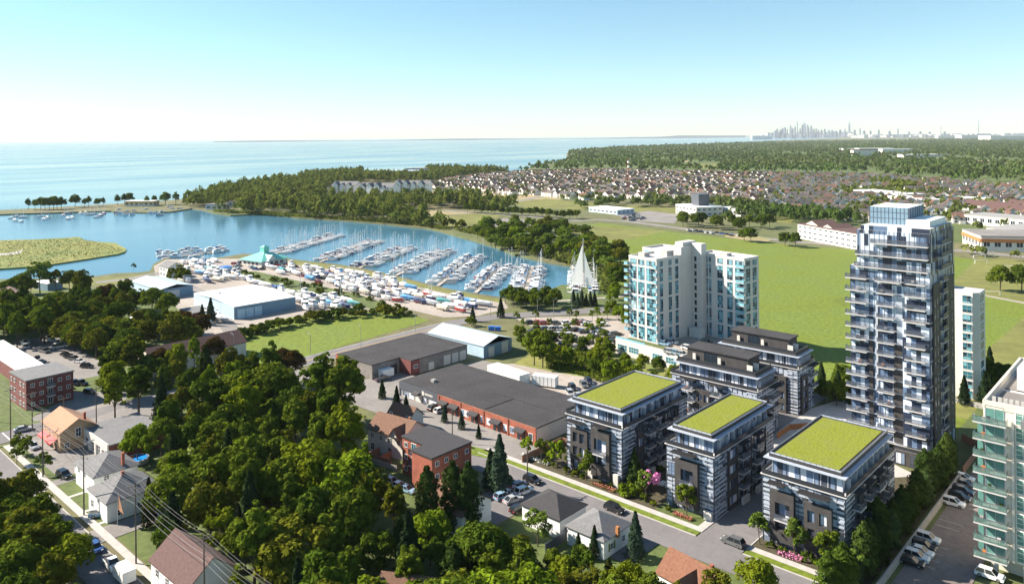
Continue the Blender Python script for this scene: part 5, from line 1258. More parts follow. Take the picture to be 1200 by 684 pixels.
lst = [(622, 379.5), (631, 379.5), (637, 380), (652, 380), (664, 380), (675, 380), (680, 380.5), (686, 381), (629, 387), (640, 387), (647, 387), (657, 387), (667, 387.5), (700, 387), (707, 390), (704, 392), (715, 396), (697, 396), (718, 402), (661, 406), (675, 400), (684, 390), (676, 388), (712, 404), (690, 403), (655, 393), (668, 394), (707, 382), (653, 387), (700, 391), (640, 396), (628, 398), (648, 400), (722, 393), (622, 391)]
lst.sort()
for i, (px, py) in enumerate(lst):
    c_ = rnd.choice(['black', 'black', 'grey', 'dark blue', 'white', 'silver', 'black', 'dark blue', 'red', 'white'])
    carp(px, py, 62, rnd.choice(['suv', 'sedan', 'suv']), c_, '%s car in the tree dotted car park by the harbour, %s from the left' % (c_, ordw(i+1)), g_, full=False)
def carfield(n, poly, g_, tmpl, ang, sp=5.5):
    P_ = GP(poly); xs = [p[0] for p in P_]; ys = [p[1] for p in P_]; got = []; k = 0
    while len(got) < n and k < 4000:
        k += 1; x, y = rnd.uniform(min(xs), max(xs)), rnd.uniform(min(ys), max(ys))
        if inside(x, y, P_) and all(abs(x-a)+abs(y-b) > sp for a, b in got): got.append((x, y))
    got.sort(key=lambda p: pix(*p)[0])
    for i, (x, y) in enumerate(got):
        c_ = rnd.choice(['black', 'grey', 'dark blue', 'white', 'silver', 'blue', 'red', 'white']); car(x, y, ang+rnd.choice((0, 90)), rnd.choice(['suv', 'sedan']), c_, tmpl % (c_, ordw(i+1)), g_, full=False)
carfield(24, [(724, 254), (750, 251), (756, 257), (738, 260)], 'cars by the depot', '%s car on the far car park by the white depot, %s from the left', 10)
carfield(30, [(1152, 288), (1150, 276), (1195, 274), (1198, 289)], 'cars at the orange store', '%s car before the orange fascia store, %s from the left', -20)
carfield(16, [(805, 269.5), (870, 276.5), (870, 278), (805, 271)], 'cars along the meadow road', '%s car beside the meadow road, %s from the left', -5)
carfield(26, [(262, 308), (305, 306), (330, 309), (400, 317), (395, 322), (330, 318), (262, 316)], 'cars in the marina yard', '%s car in the marina yard, %s from the left', 20)
carfield(40, [(330, 318), (400, 324), (500, 350), (560, 358), (560, 364), (500, 360), (440, 346), (380, 334)], 'cars between the stored boats', '%s car between the stored boats, %s from the left', 20, 7)

# ================================================================ boats and docks
BC = {'white': (.82, .82, .82), 'cream': (.68, .62, .5), 'navy': (.03, .05, .14), 'blue': (.08, .28, .55), 'teal': (.05, .26, .28), 'red': (.4, .04, .04), 'pale grey': (.5, .52, .55)}
def hull_geo(m, L_, B, h, z0=-.3, deckm=1):
    st = [(-.5, .78), (-.3, .95), (0, 1), (.25, .82), (.4, .45), (.5, .03)]; n = len(st)
    top = [(s*L_, b*B/2, h+(.25*h if s > .2 else 0)*(s/.5)) for s, b in st]; bot = [(s*L_*.93, b*B*.33, z0) for s, b in st]
    for sg in (1, -1):
        for i in range(n-1):
            a, b, c, d = bot[i], bot[i+1], top[i+1], top[i]; q = [(p[0], p[1]*sg, p[2]) for p in (a, b, c, d)]; m.face(q[::-1] if sg > 0 else q, 0)
    m.face([(top[0][0], -top[0][1], top[0][2]), (bot[0][0], -bot[0][1], z0), (bot[0][0], bot[0][1], z0), (top[0][0], top[0][1], top[0][2])], 0)
    for i in range(n-1): m.face([(top[i][0], -top[i][1], top[i][2]-.03), (top[i+1][0], -top[i+1][1], top[i+1][2]-.03), (top[i+1][0], top[i+1][1], top[i+1][2]-.03), (top[i][0], top[i][1], top[i][2]-.03)], deckm)
    for i in range(n-1): m.face([(bot[i][0], bot[i][1], z0), (bot[i+1][0], bot[i+1][1], z0), (bot[i+1][0], -bot[i+1][1], z0), (bot[i][0], -bot[i][1], z0)], 0)
def boat_meshes(kind, L_, B):
    h = 1.0 if kind == 'sail' else 1.25
    a = MB(); hull_geo(a, L_, B, h); a = a.mesh('hull', ['hull', 'boat_deck' if kind == 'sail' else 'boat_white'])
    c = MB()
    if kind == 'sail':
        c.box(-.12*L_, -B*.28, h, .2*L_, B*.28, h+.5); c.box(-.38*L_, -B*.3, h-.02, -.14*L_, B*.3, h+.35)
        for s in (-1, 1): c.box(-.08*L_, s*B*.285-.01, h+.15, .14*L_, s*B*.285+.01, h+.38, 1)
    else:
        c.box(-.25*L_, -B*.36, h, .18*L_, B*.36, h+1.0); c.box(-.22*L_, -B*.34, h+1.0, .1*L_, B*.34, h+1.75, 1); c.box(-.26*L_, -B*.37, h+1.75, .13*L_, B*.37, h+1.9)
        if L_ > 10: c.box(-.2*L_, -B*.28, h+1.9, .0*L_, B*.28, h+2.7); c.tube((-.1*L_, 0, h+2.7), (-.1*L_, 0, h+4.2), .06)
    c = c.mesh('cabin', ['boat_white', 'glass_dark'])
    r = MB()
    if kind == 'sail':
        H = L_*1.6; r.tube((.08*L_, 0, h), (.08*L_, 0, H), .13, 5, 0, .09); r.tube((.08*L_, 0, h+1.3), (-.36*L_, 0, h+1.3), .09, 4, 0)
        r.tube((.08*L_-.0, -.9, H*.6), (.08*L_, .9, H*.6), .05, 3, 0)
        for p in ((.48*L_, 0, h+.2), (-.48*L_, 0, h)): r.tube((.08*L_, 0, H), p, .025, 3, 0)
        r = r.mesh('mast', ['mast'])
        s = MB(); s.tube((.06*L_, 0, h+1.45), (-.34*L_, 0, h+1.4), .2, 6, 0, .12); s = s.mesh('sail_cover', ['hull'])
        return a, c, r, s
    s = MB(); s.box(-.47*L_, -B*.38, h+.1, -.27*L_, B*.38, h+1.2); s = s.mesh('canvas_cover', ['hull'])
    return a, c, None, s
BM = {}
for k_, L_, B in (('sail', 9.0, 2.9), ('sail', 11.0, 3.3), ('power', 8.0, 2.9), ('power', 11.0, 3.8)): BM[(k_, L_)] = boat_meshes(k_, L_*.76, B*.8)
BW = {'sail': ['blue', 'white', 'navy', 'teal', 'white', 'pale grey', 'red'], 'power': ['white', 'blue', 'navy', 'cream', 'white', 'white']}
def boat(x, y, rz, key, hullc, covc, label, group, z=-1.15):
    t = thing('sailboat' if key[0] == 'sail' else 'motorboat', label, 'sailboat' if key[0] == 'sail' else 'motorboat', (x, y, z), rz, group)
    a, c, r, s = BM[key]; child('hull', a, t, color=(*BC[hullc], 1)); child('cabin', c, t)
    if r: child('mast', r, t)
    child('sail_cover' if key[0] == 'sail' else 'canvas_cover', s, t, color=(*BC[covc], 1)); return t
hc = lambda: rnd.choice(['white', 'white', 'pale grey', 'white', 'cream', 'navy', 'white', 'pale grey', 'white', 'red' if rnd.random() < .3 else 'white'])
piers = [((322, 297), (393, 276), 'first'), ((378, 305.5), (441, 282), 'second'), ((422, 313), (477, 290), 'third'), ((467, 321), (521, 294), 'fourth'), ((515, 333), (556, 301), 'fifth'), ((559, 341), (589, 312), 'sixth'), ((615, 344), (624, 312), 'seventh'), ((686, 347), (684, 312), 'eighth')]
for (p, q, nm) in piers:
    a = Vector(G(*p, -.6)); b = Vector(G(*q, -.6)); d = b-a; L_ = d.length; d.normalize(); n = Vector((-d.y, d.x)); ang = math.atan2(n.y, n.x)
    t = thing('floating_pier', 'grey floating pier with side fingers, %s from the left in the main harbour' % nm, 'pier', (a.x, a.y, -1.2), math.atan2(d.y, d.x), 'piers of the main harbour')
    m = MB(); m.box(-4, -1.0, 0, L_+2, 1.0, .6); m.build('walkway', 'dock', t)
    fg = MB(); k = 6.0; side = []
    while k < L_:
        for s in (-1, 1): fg.box(k-2.3, s*1.01, .1, k-1.8, s*7.6, .45)
        side.append(k); k += 3.9
    fg.build('fingers', 'dock', t); ct = {1: 0, -1: 0}
    for k in side:
        for s in (-1, 1):
            if rnd.random() < .05: continue
            ct[s] += 1; kd = rnd.random(); key = rnd.choice([('sail', 9.0), ('sail', 11.0)]) if kd < (.72 if nm in ('first', 'second', 'third', 'fourth') else .4) else rnd.choice([('power', 8.0), ('power', 11.0)])
            c = a+d*k+n*s*(1.4+key[1]*.38); h_, v_ = hc(), rnd.choice(BW[key[0]])
            boat(c.x, c.y, ang+(0 if s > 0 else math.pi), key, h_, v_, '%s %s, %s from shore on %s side of %s pier' % (h_, 'sailboat with %s cover' % v_ if key[0] == 'sail' else 'motorboat', ordw(ct[s]), 'left' if s > 0 else 'right', nm), 'boats at the main harbour piers')
# tall white catamaran like mast cluster on the last pier
# moorings of the left basin and the wooden dock by the boathouse
lst = [(14, 256), (18, 259), (25, 260), (20, 254), (27, 255), (48, 254), (52, 258), (56, 256), (75, 253), (80, 257), (85, 256), (79, 250.5), (105, 252), (110, 251), (114, 255), (101, 250), (118, 253), (122, 250.5), (95, 251)]
lst.sort()
for i, (px, py) in enumerate(lst):
    x, y = G(px, py, -1); c_ = hc(); boat(x, y, math.radians(rnd.uniform(-30, 30)+40), ('sail', 11.0), c_, rnd.choice(BW['sail']), '%s sailboat moored off the narrow spit, %s from the left' % (c_, ordw(i+1)), 'sailboats moored off the spit')
lst = [(137, 250.5), (143, 251), (150, 249), (158, 248.5), (165, 247), (172, 246.5), (178, 250), (184, 250), (190, 249), (196, 247.5), (203, 246), (140, 247), (212, 246), (155, 252), (187, 252.5), (147, 252.5), (200, 243.8)]
lst.sort()
for i, (px, py) in enumerate(lst):
    x, y = G(px, py, -1); k_ = rnd.choice([('sail', 9.0), ('power', 8.0), ('power', 11.0)]); c_ = hc(); boat(x, y, math.radians(rnd.uniform(-20, 20)+60), k_, c_, rnd.choice(BW[k_[0]]), '%s %s at the far spit docks, %s from the left' % (c_, 'sailboat' if k_[0] == 'sail' else 'motorboat', ordw(i+1)), 'boats at the far docks')
for (p, q, lb) in (((135, 251), (205, 245), 'long low dock along the far spit'), ((190, 303), (262, 294), 'short dark dock right of the white boathouse')):
    a = Vector(G(*p, -.7)); b = Vector(G(*q, -.7)); m = MB(); d = (b-a); n = Vector((-d.y, d.x)).normalized()*1.2
    m.prism([(a+n)[:], (a-n)[:], (b-n)[:], (b+n)[:]], -1.3, -.5); tag(m.build('dock', 'dock'), lb, 'dock')
lst = [(191, 301), (197, 298), (203, 299), (188, 297), (206, 302), (215, 296), (221, 293.5), (226, 297), (231, 294), (236, 297), (218, 299), (228, 301), (247, 294), (253, 291.5), (259, 292), (262, 294), (256, 296)]
lst.sort()
for i, (px, py) in enumerate(lst):
    x, y = G(px, py, -1); k_ = rnd.choice([('power', 11.0), ('power', 11.0), ('sail', 11.0), ('power', 8.0)]); c_ = 'white'; boat(x, y, math.radians(rnd.uniform(-25, 25)+70), k_, c_, rnd.choice(BW[k_[0]]), 'white %s at the short dark dock, %s from the left' % ('sailboat' if k_[0] == 'sail' else 'motorboat', ordw(i+1)), 'boats at the short dock')
x, y = G(681, 338, -1); t = thing('tall_ship', 'tall white sailing vessel with raised white sails at the end of the eighth pier', 'sailing ship', (x, y, -1.15), math.radians(20))
a_, c_, r_, s_ = boat_meshes('sail', 17, 4.6); child('hull', a_, t, color=(.85, .85, .85, 1)); child('cabin', c_, t); child('mast', r_, t)
m = MB(); m.face([(1.0, 0, 2.2), (-6.2, .3, 2.4), (1.0, 0, 24)]); m.face([(1.0, .04, 24), (-6.2, .34, 2.4), (1.0, .04, 2.2)]); m.build('mainsail', 'white', t)
m = MB(); m.face([(1.8, 0, 2.0), (1.8, 0, 20), (7.6, .2, 2.2)]); m.face([(7.6, .24, 2.2), (1.8, .04, 20), (1.8, .04, 2.0)]); m.build('jib', 'white', t)
# the yard: boats ashore on cradles
cradle = MB()
for x in (-2.6, 2.4): 
    cradle.box(x-.1, -1.4, 0, x+.1, 1.4, .15)
    for s in (-1, 1): cradle.box(x-.1, s*1.2-.08, .15, x+.1, s*1.2+.08, 1.3)
cradle = cradle.mesh('cradle', ['steel']); tb = MB(); hull_geo(tb, 9.4, 3.1, 1.3, .3, 0); tb.face([(-4.6, -1.2, 1.32), (4.2, 0, 2.1), (-4.6, 0, 2.3)]); tb.face([(-4.6, 1.2, 1.32), (-4.6, 0, 2.3), (4.2, 0, 2.1)]); tb = tb.mesh('tarpaulin', ['hull'])
yards = [([(300, 312), (330, 312), (400, 318), (460, 330), (500, 345), (540, 352), (575, 356), (560, 365), (520, 368), (480, 358), (440, 350), (390, 336), (330, 322)], 74, 'in the yard between the piers and hedge'),
         ([(236, 318), (275, 322), (300, 333), (340, 344), (390, 352), (425, 355), (410, 362), (360, 366), (345, 350), (318, 338), (275, 328), (240, 332)], 42, 'in the yard right of the warehouse'),
         ([(200, 308), (250, 306), (262, 318), (240, 322), (225, 335), (208, 338), (205, 320)], 24, 'in the yard left of the warehouse'), ([(232, 372), (262, 372), (262, 382), (236, 384)], 6, 'in front of the warehouse')]
for pts, n_, where in yards:
    P_ = GP(pts); xs = [p[0] for p in P_]; ys = [p[1] for p in P_]; got = []; k = 0
    while len(got) < n_ and k < 9000:
        k += 1; x, y = rnd.uniform(min(xs), max(xs)), rnd.uniform(min(ys), max(ys)); x = round(x/9.5)*9.5+rnd.uniform(-.9, .9)
        if -246 < x < -198 and 32 < y < 70: continue
        if inside(x, y, P_) and all(abs(x-a) > 5 or abs(y-b) > 4.0 for a, b in got): got.append((x, y))
    got.sort(key=lambda p: pix(*p)[0])
    for i, (x, y) in enumerate(got):
        tp = rnd.random() < .5; key = rnd.choice([('power', 8.0), ('power', 8.0), ('sail', 9.0), ('power', 11.0)]); c_ = hc(); ang = math.radians(rnd.gauss(0, 7)+(180 if rnd.random() < .4 else 0))
        if tp:
            cc = rnd.choice(['white', 'white', 'blue', 'cream', 'white', 'navy', 'pale grey', 'pale grey', 'teal']); t = thing('covered_boat', '%s covered boat %s, %s from left' % (cc, where, ordw(i+1)), 'boat', (x, y, .1), ang, 'boats stored ashore')
            child('tarpaulin', tb, t, (0, 0, .5), (*BC[cc], 1)); child('cradle', cradle, t)
        else:
            t = boat(x, y, ang, key, c_, rnd.choice(BW[key[0]]), '%s %s %s, %s from left' % (c_, 'sailboat' if key[0] == 'sail' else 'motorboat', 'ashore '+where, ordw(i+1)), 'boats stored ashore', z=1.1)
            cr_ = child('cradle', cradle, t, (0, 0, -1.0))
            if key[0] == 'sail' and rnd.random() < .4: [bpy.data.objects.remove(q) for q in list(t.children) if q.name.startswith('mast')]
# ================================================================ trees
def quads_mesh(name, Q, mat_):
    """Q: (n,4,3) array of quads"""
    n = len(Q); me = bpy.data.meshes.new(name); me.vertices.add(n*4); me.vertices.foreach_set('co', Q.reshape(-1).astype(np.float32))
    me.loops.add(n*4); me.loops.foreach_set('vertex_index', np.arange(n*4, dtype=np.int32)); me.polygons.add(n)
    me.polygons.foreach_set('loop_start', np.arange(0, n*4, 4, dtype=np.int32)); me.materials.append(MATS[mat_]); me.update(calc_edges=True); return me
def leaves(P_, Nn, size, rg, aspect=.65):
    """one small leaf clump (a bent diamond) per point, facing roughly along Nn"""
    n = len(P_); Nn = Nn+rg.normal(0, .45, (n, 3)); Nn /= np.linalg.norm(Nn, axis=1)[:, None]
    r = rg.normal(0, 1, (n, 3)); a = np.cross(Nn, r); a /= np.linalg.norm(a, axis=1)[:, None]; b = np.cross(Nn, a)
    s = size*rg.uniform(.55, 1.3, (n, 1)); w = s*aspect; bend = Nn*s*rg.uniform(-.25, .25, (n, 1))
    return np.stack([P_-a*s, P_-b*w+bend, P_+a*s, P_+b*w-bend], 1)
def crown(seed, R_, H, zc, nl=34, nq=3200, leaf=.42, form='round', rag=.25):
    rg = np.random.default_rng(seed); C = []; S_ = []
    for i in range(nl):
        d = rg.normal(0, 1, 3); d /= np.linalg.norm(d)
        if d[2] < -.55: d[2] *= -.5
        f = rg.uniform(.45, .86); c = d*f*np.array([R_, R_, H/2]); 
        if form == 'poplar': c[:2] *= .9
        if form == 'oval': c[2] += 0
        s = rg.uniform(.24, .42)*R_*(1 if f < .7 else .8); C.append(c); S_.append(s)
    for k in range(int(rag*12)):                       # stray twigs that break the outline
        d = rg.normal(0, 1, 3); d /= np.linalg.norm(d); d[2] = abs(d[2])*.9; C.append(d*np.array([R_, R_, H/2])*rg.uniform(.93, 1.08)); S_.append(.14*R_)
    C = np.array(C); S_ = np.array(S_); w = S_**2; idx = rg.choice(len(C), nq, p=w/w.sum())
    d = rg.normal(0, 1, (nq, 3)); d /= np.linalg.norm(d, axis=1)[:, None]; d[:, 2] = np.where(d[:, 2] < -.5, -d[:, 2], d[:, 2])
    P_ = C[idx]+d*S_[idx][:, None]*rg.uniform(.72, 1.06, (nq, 1))*np.array([1, 1, .85])
    # keep the outer leaves, thin out the ones buried in the middle
    e = np.linalg.norm(P_/np.array([R_, R_, H/2]), axis=1); keep = (e > .55) | (rg.random(nq) < .25); P_ = P_[keep]; d = d[keep]
    P_[:, 2] += zc
    return leaves(P_, d+np.array([0, 0, .25]), leaf, rg)
def conifer(seed, R_, H, nq=2200, leaf=.34, base=.06, col_=False):
    rg = np.random.default_rng(seed); t = rg.random(nq)**.75 if not col_ else rg.random(nq)
    z = H*(base+(1-base)*t); a = rg.uniform(0, 2*np.pi, nq); layer = .66+.34*np.abs(np.sin(z*1.7+seed+1.3*np.sin(a*2+seed)))
    prof = (1-t)**.85 if not col_ else np.sqrt(np.clip(1-(2*t-.75)**2*.62-np.clip(t-.8, 0, 1)*1.7, .02, 1))
    lob = 1+.22*np.sin(a*4+seed+z*1.1)*(1-.3*t)
    r = R_*prof*layer*lob*rg.uniform(.62, 1.04, nq)+.06
    P_ = np.stack([r*np.cos(a), r*np.sin(a), z-(.12*r if not col_ else 0)], 1); N_ = np.stack([np.cos(a), np.sin(a), np.full(nq, .5)], 1)
    return leaves(P_, N_, leaf, rg, .5)
def trunk_mesh(name, H, r, R_, seed, limbs=6):
    m = MB(); q = random.Random(seed); m.tube((0, 0, -.2), (q.uniform(-.3, .3), q.uniform(-.3, .3), H*.62), r, 7, 0, r*.45)
    for i in range(limbs):
        a = i*2.4+q.random(); z = H*q.uniform(.22, .5); m.tube((0, 0, z), (R_*.65*math.cos(a), R_*.65*math.sin(a), z+H*q.uniform(.15, .32)), r*.4, 5, 0, r*.12)
    return m.mesh(name, ['bark'])
TP = {}
def tp(key, Q, H, R_, r=.22, mat_='leaf', limbs=6): TP.setdefault(key, []).append((quads_mesh('crown', Q, mat_), trunk_mesh('trunk', H, r, R_, len(TP)*7+1, limbs), H, R_))
for s in range(5): tp('maple', crown(10+s, 4.4, 9.2, 5.4, nl=38+s*3, nq=7000, leaf=.31), 10.3, 4.4)
for s in range(3): tp('dome', crown(30+s, 4.6, 9.4, 5.5, nl=64, nq=6200, leaf=.34, rag=0), 10.4, 4.6)
for s in range(3): tp('tall', crown(40+s, 4.2, 13.5, 9.4, nl=60, nq=8500, leaf=.34, rag=.6), 16, 4.2, .32)
for s in range(3): tp('poplar', crown(45+s, 2.7, 12.5, 7.8, nl=52, nq=5200, leaf=.34, rag=.4), 14.2, 2.7, .26)
for s in range(3): tp('loose', crown(50+s, 4.6, 8.6, 6.8, nl=20, nq=4200, leaf=.3, rag=1.0), 11, 4.6)
for s in range(4): tp('small', crown(60+s, 1.5, 3.9, 2.9, nl=16, nq=1300, leaf=.2), 5, 1.5, .09, limbs=4)
for s in range(3): tp('shrub', crown(70+s, 1.3, 1.9, .8, nl=12, nq=620, leaf=.2), 1.7, 1.3, .06, limbs=3)
for s in range(3): tp('spruce', conifer(80+s, 2.3, 9.5, 3600, .3), 9.5, 2.3, .16, 'needle', 0)
for s in range(3): tp('cypress', conifer(90+s, 1.75, 9.0, 3400, .25, .03, True), 9, 1.7, .14, 'hedge_leaf', 0)
def place_tree(kind, x, y, h, label, tint=(1, 1, 1), group=None, name='tree', cat='tree', wide=1.0, trunk=True, z=0.0):
    cm, tm, H, R_ = rnd.choice(TP[kind]); s = h/H; t = thing(name, label, cat, (x, y, z), rnd.uniform(0, 6.28), group)
    j = rnd.uniform(.88, 1.12); c = child('crown', cm, t, color=(tint[0]*j, tint[1]*j, tint[2]*j, 1)); c.scale = (s*wide, s*wide, s)
    if trunk: k = child('trunk', tm, t); k.scale = (s*wide, s*wide, s)
    return t
TINTS = {'dark green': (.62, .72, .75), 'mid green': (.95, .98, .9), 'yellow green': (1.35, 1.25, .75), 'olive': (1.05, .85, .8), 'purple': (.62, .3, .75), 'grey green': (1.15, 1.25, 1.9), 'bright green': (1.25, 1.35, .8)}
KN = {'maple': 'broadleaf_tree', 'poplar': 'slender_tree', 'dome': 'round_crowned_tree', 'tall': 'tall_tree', 'loose': 'airy_tree', 'small': 'young_tree', 'spruce': 'conifer_tree', 'cypress': 'columnar_conifer', 'shrub': 'bush'}
KEEP = [(95, 480, 152, 562), (118, 525, 174, 572), (168, 385, 200, 428), (262, 400, 330, 425), (196, 610, 252, 720), (434, 555, 486, 590), (210, 545, 240, 580), (140, 527, 164, 552), (440, 490, 560, 575), (600, 575, 700, 625), (655, 592, 722, 640), (575, 560, 640, 598)]
FOOT = [(-38, -15, -22, -2, 3), (-21, -22, -3, -6, 2.5), (1, -30, 13, -18, 2.5), (16, -17, 28.5, -5.5, 3), (28.5, -17.5, 39, -5.5, 3), (49, -20, 63, -6, 3), (-18, -77, -2, -67, 2.0), (-154, -27, -141, 11, 3), (-99, -62, -79, -46, 3), (-110, -68, -95, -58, 3), (-75, -71, -62, -60, 3), (-61, -73, -49, -61, 2.5),
        (-153, -65, -137, -50, 3), (-218, -60, -152, -49, 3), (-223, -3, -208, 8, 3), (-198, 0, -182, 12, 3), (-223, 19, -208, 30, 3), (-340, -30, -303, -10, 4), (-354, -4, -336, 7, 3), (-46, 1, -32, 10, 2)]
def blocked(x, y, m=0):
    if any(a-q < x < c+q and b-q < y < d+q for a, b, c, d, q in FOOT): return True
    if -85 < y < -73.5 and x < 60: return True
    if abs(x+119) < 7.5 and -90 < y < 110: return True
    return False
def wood(poly, n, sp, kinds, tints, lab, group, hr, zc=6.5, keep=True, seed=5, wide=1.0):
    q = random.Random(seed); xs = [p[0] for p in poly]; ys = [p[1] for p in poly]; got = []; k = 0
    L_ = GP(poly, zc); X = [p[0] for p in L_]; Y = [p[1] for p in L_]
    while len(got) < n and k < 30000:
        k += 1; x, y = q.uniform(min(X), max(X)), q.uniform(min(Y), max(Y))
        if not inside(x, y, L_) or blocked(x, y): continue
        px, py, _ = pix(x, y, zc)
        if keep and any(a < px < c and b < py < d for a, b, c, d in KEEP): continue
        if all((x-a)**2+(y-b)**2 > sp*sp for a, b, *_ in got): got.append((x, y, px, py))
    # rows from the front, then left to right, so every label points at one tree
    got.sort(key=lambda t: -t[3]); rows = [got[i:i+12] for i in range(0, len(got), 12)]
    for ri, row in enumerate(rows):
        row.sort(key=lambda t: t[2])
        for i, (x, y, px, py) in enumerate(row):
            kd = q.choice(kinds); tn = q.choice(tints)
            place_tree(kd, x, y, q.uniform(*hr)*{'tall': 1.25, 'poplar': 1.15, 'cypress': .8}.get(kd, 1), '%s %stree %s, %s from left in %s row' % (tn, 'conifer ' if kd == 'spruce' else '', lab, ordw(i+1), ordw(ri+1)), TINTS[tn], group, KN[kd], wide=wide*q.uniform(.78, 1.2))
MK = ['maple', 'maple', 'dome', 'poplar', 'loose', 'tall', 'spruce', 'poplar', 'cypress']
MT = ['mid green', 'mid green', 'yellow green', 'dark green', 'dark green', 'bright green', 'olive']
wood([(118, 428), (165, 402), (215, 405), (262, 425), (300, 422), (335, 435), (352, 460), (372, 485), (420, 520), (432, 555), (468, 600), (515, 626), (560, 632), (600, 660), (650, 680), (700, 694), (740, 704), (800, 715), (830, 790), (175, 790), (190, 690), (160, 640), (178, 600), (166, 560), (160, 530), (150, 500), (118, 470)],
     150, 5.9, MK, MT, 'in the big wood', 'trees of the big wood', (8, 15.5), seed=3)
wood([(-30, 562), (20, 556), (45, 566), (75, 600), (95, 640), (100, 700), (90, 780), (-60, 780)], 30, 5.2, ['maple', 'maple', 'dome', 'tall'], ['mid green', 'yellow green', 'olive', 'dark green'], 'in the bottom left clump', 'trees of the bottom left clump', (8, 11), seed=4)
wood([(-20, 360), (40, 352), (95, 368), (150, 390), (205, 385), (240, 398), (262, 412), (215, 404), (168, 396), (128, 408), (100, 398), (60, 385), (0, 392), (-20, 395)], 42, 6.6, ['maple', 'dome', 'dome', 'tall'], ['mid green', 'dark green', 'olive', 'mid green'], 'behind the left car park', 'trees behind the left car park', (10, 14), seed=6)
wood([(84, 345), (120, 350), (150, 356), (205, 372), (222, 384), (200, 386), (150, 388), (110, 372), (85, 362)], 20, 6.0, ['maple', 'dome', 'poplar', 'tall'], ['mid green', 'dark green', 'olive'], 'before the blue shed', 'trees before the blue shed', (9, 13), seed=12)
wood([(545, 632), (585, 634), (610, 640), (650, 648), (700, 656), (740, 662), (765, 672), (775, 760), (560, 760)], 40, 4.0, ['maple', 'dome', 'spruce', 'loose', 'cypress'], ['mid green', 'dark green', 'yellow green', 'olive'], 'below the two bungalows', 'trees below the two bungalows', (5.5, 8.5), zc=4.5, seed=8)
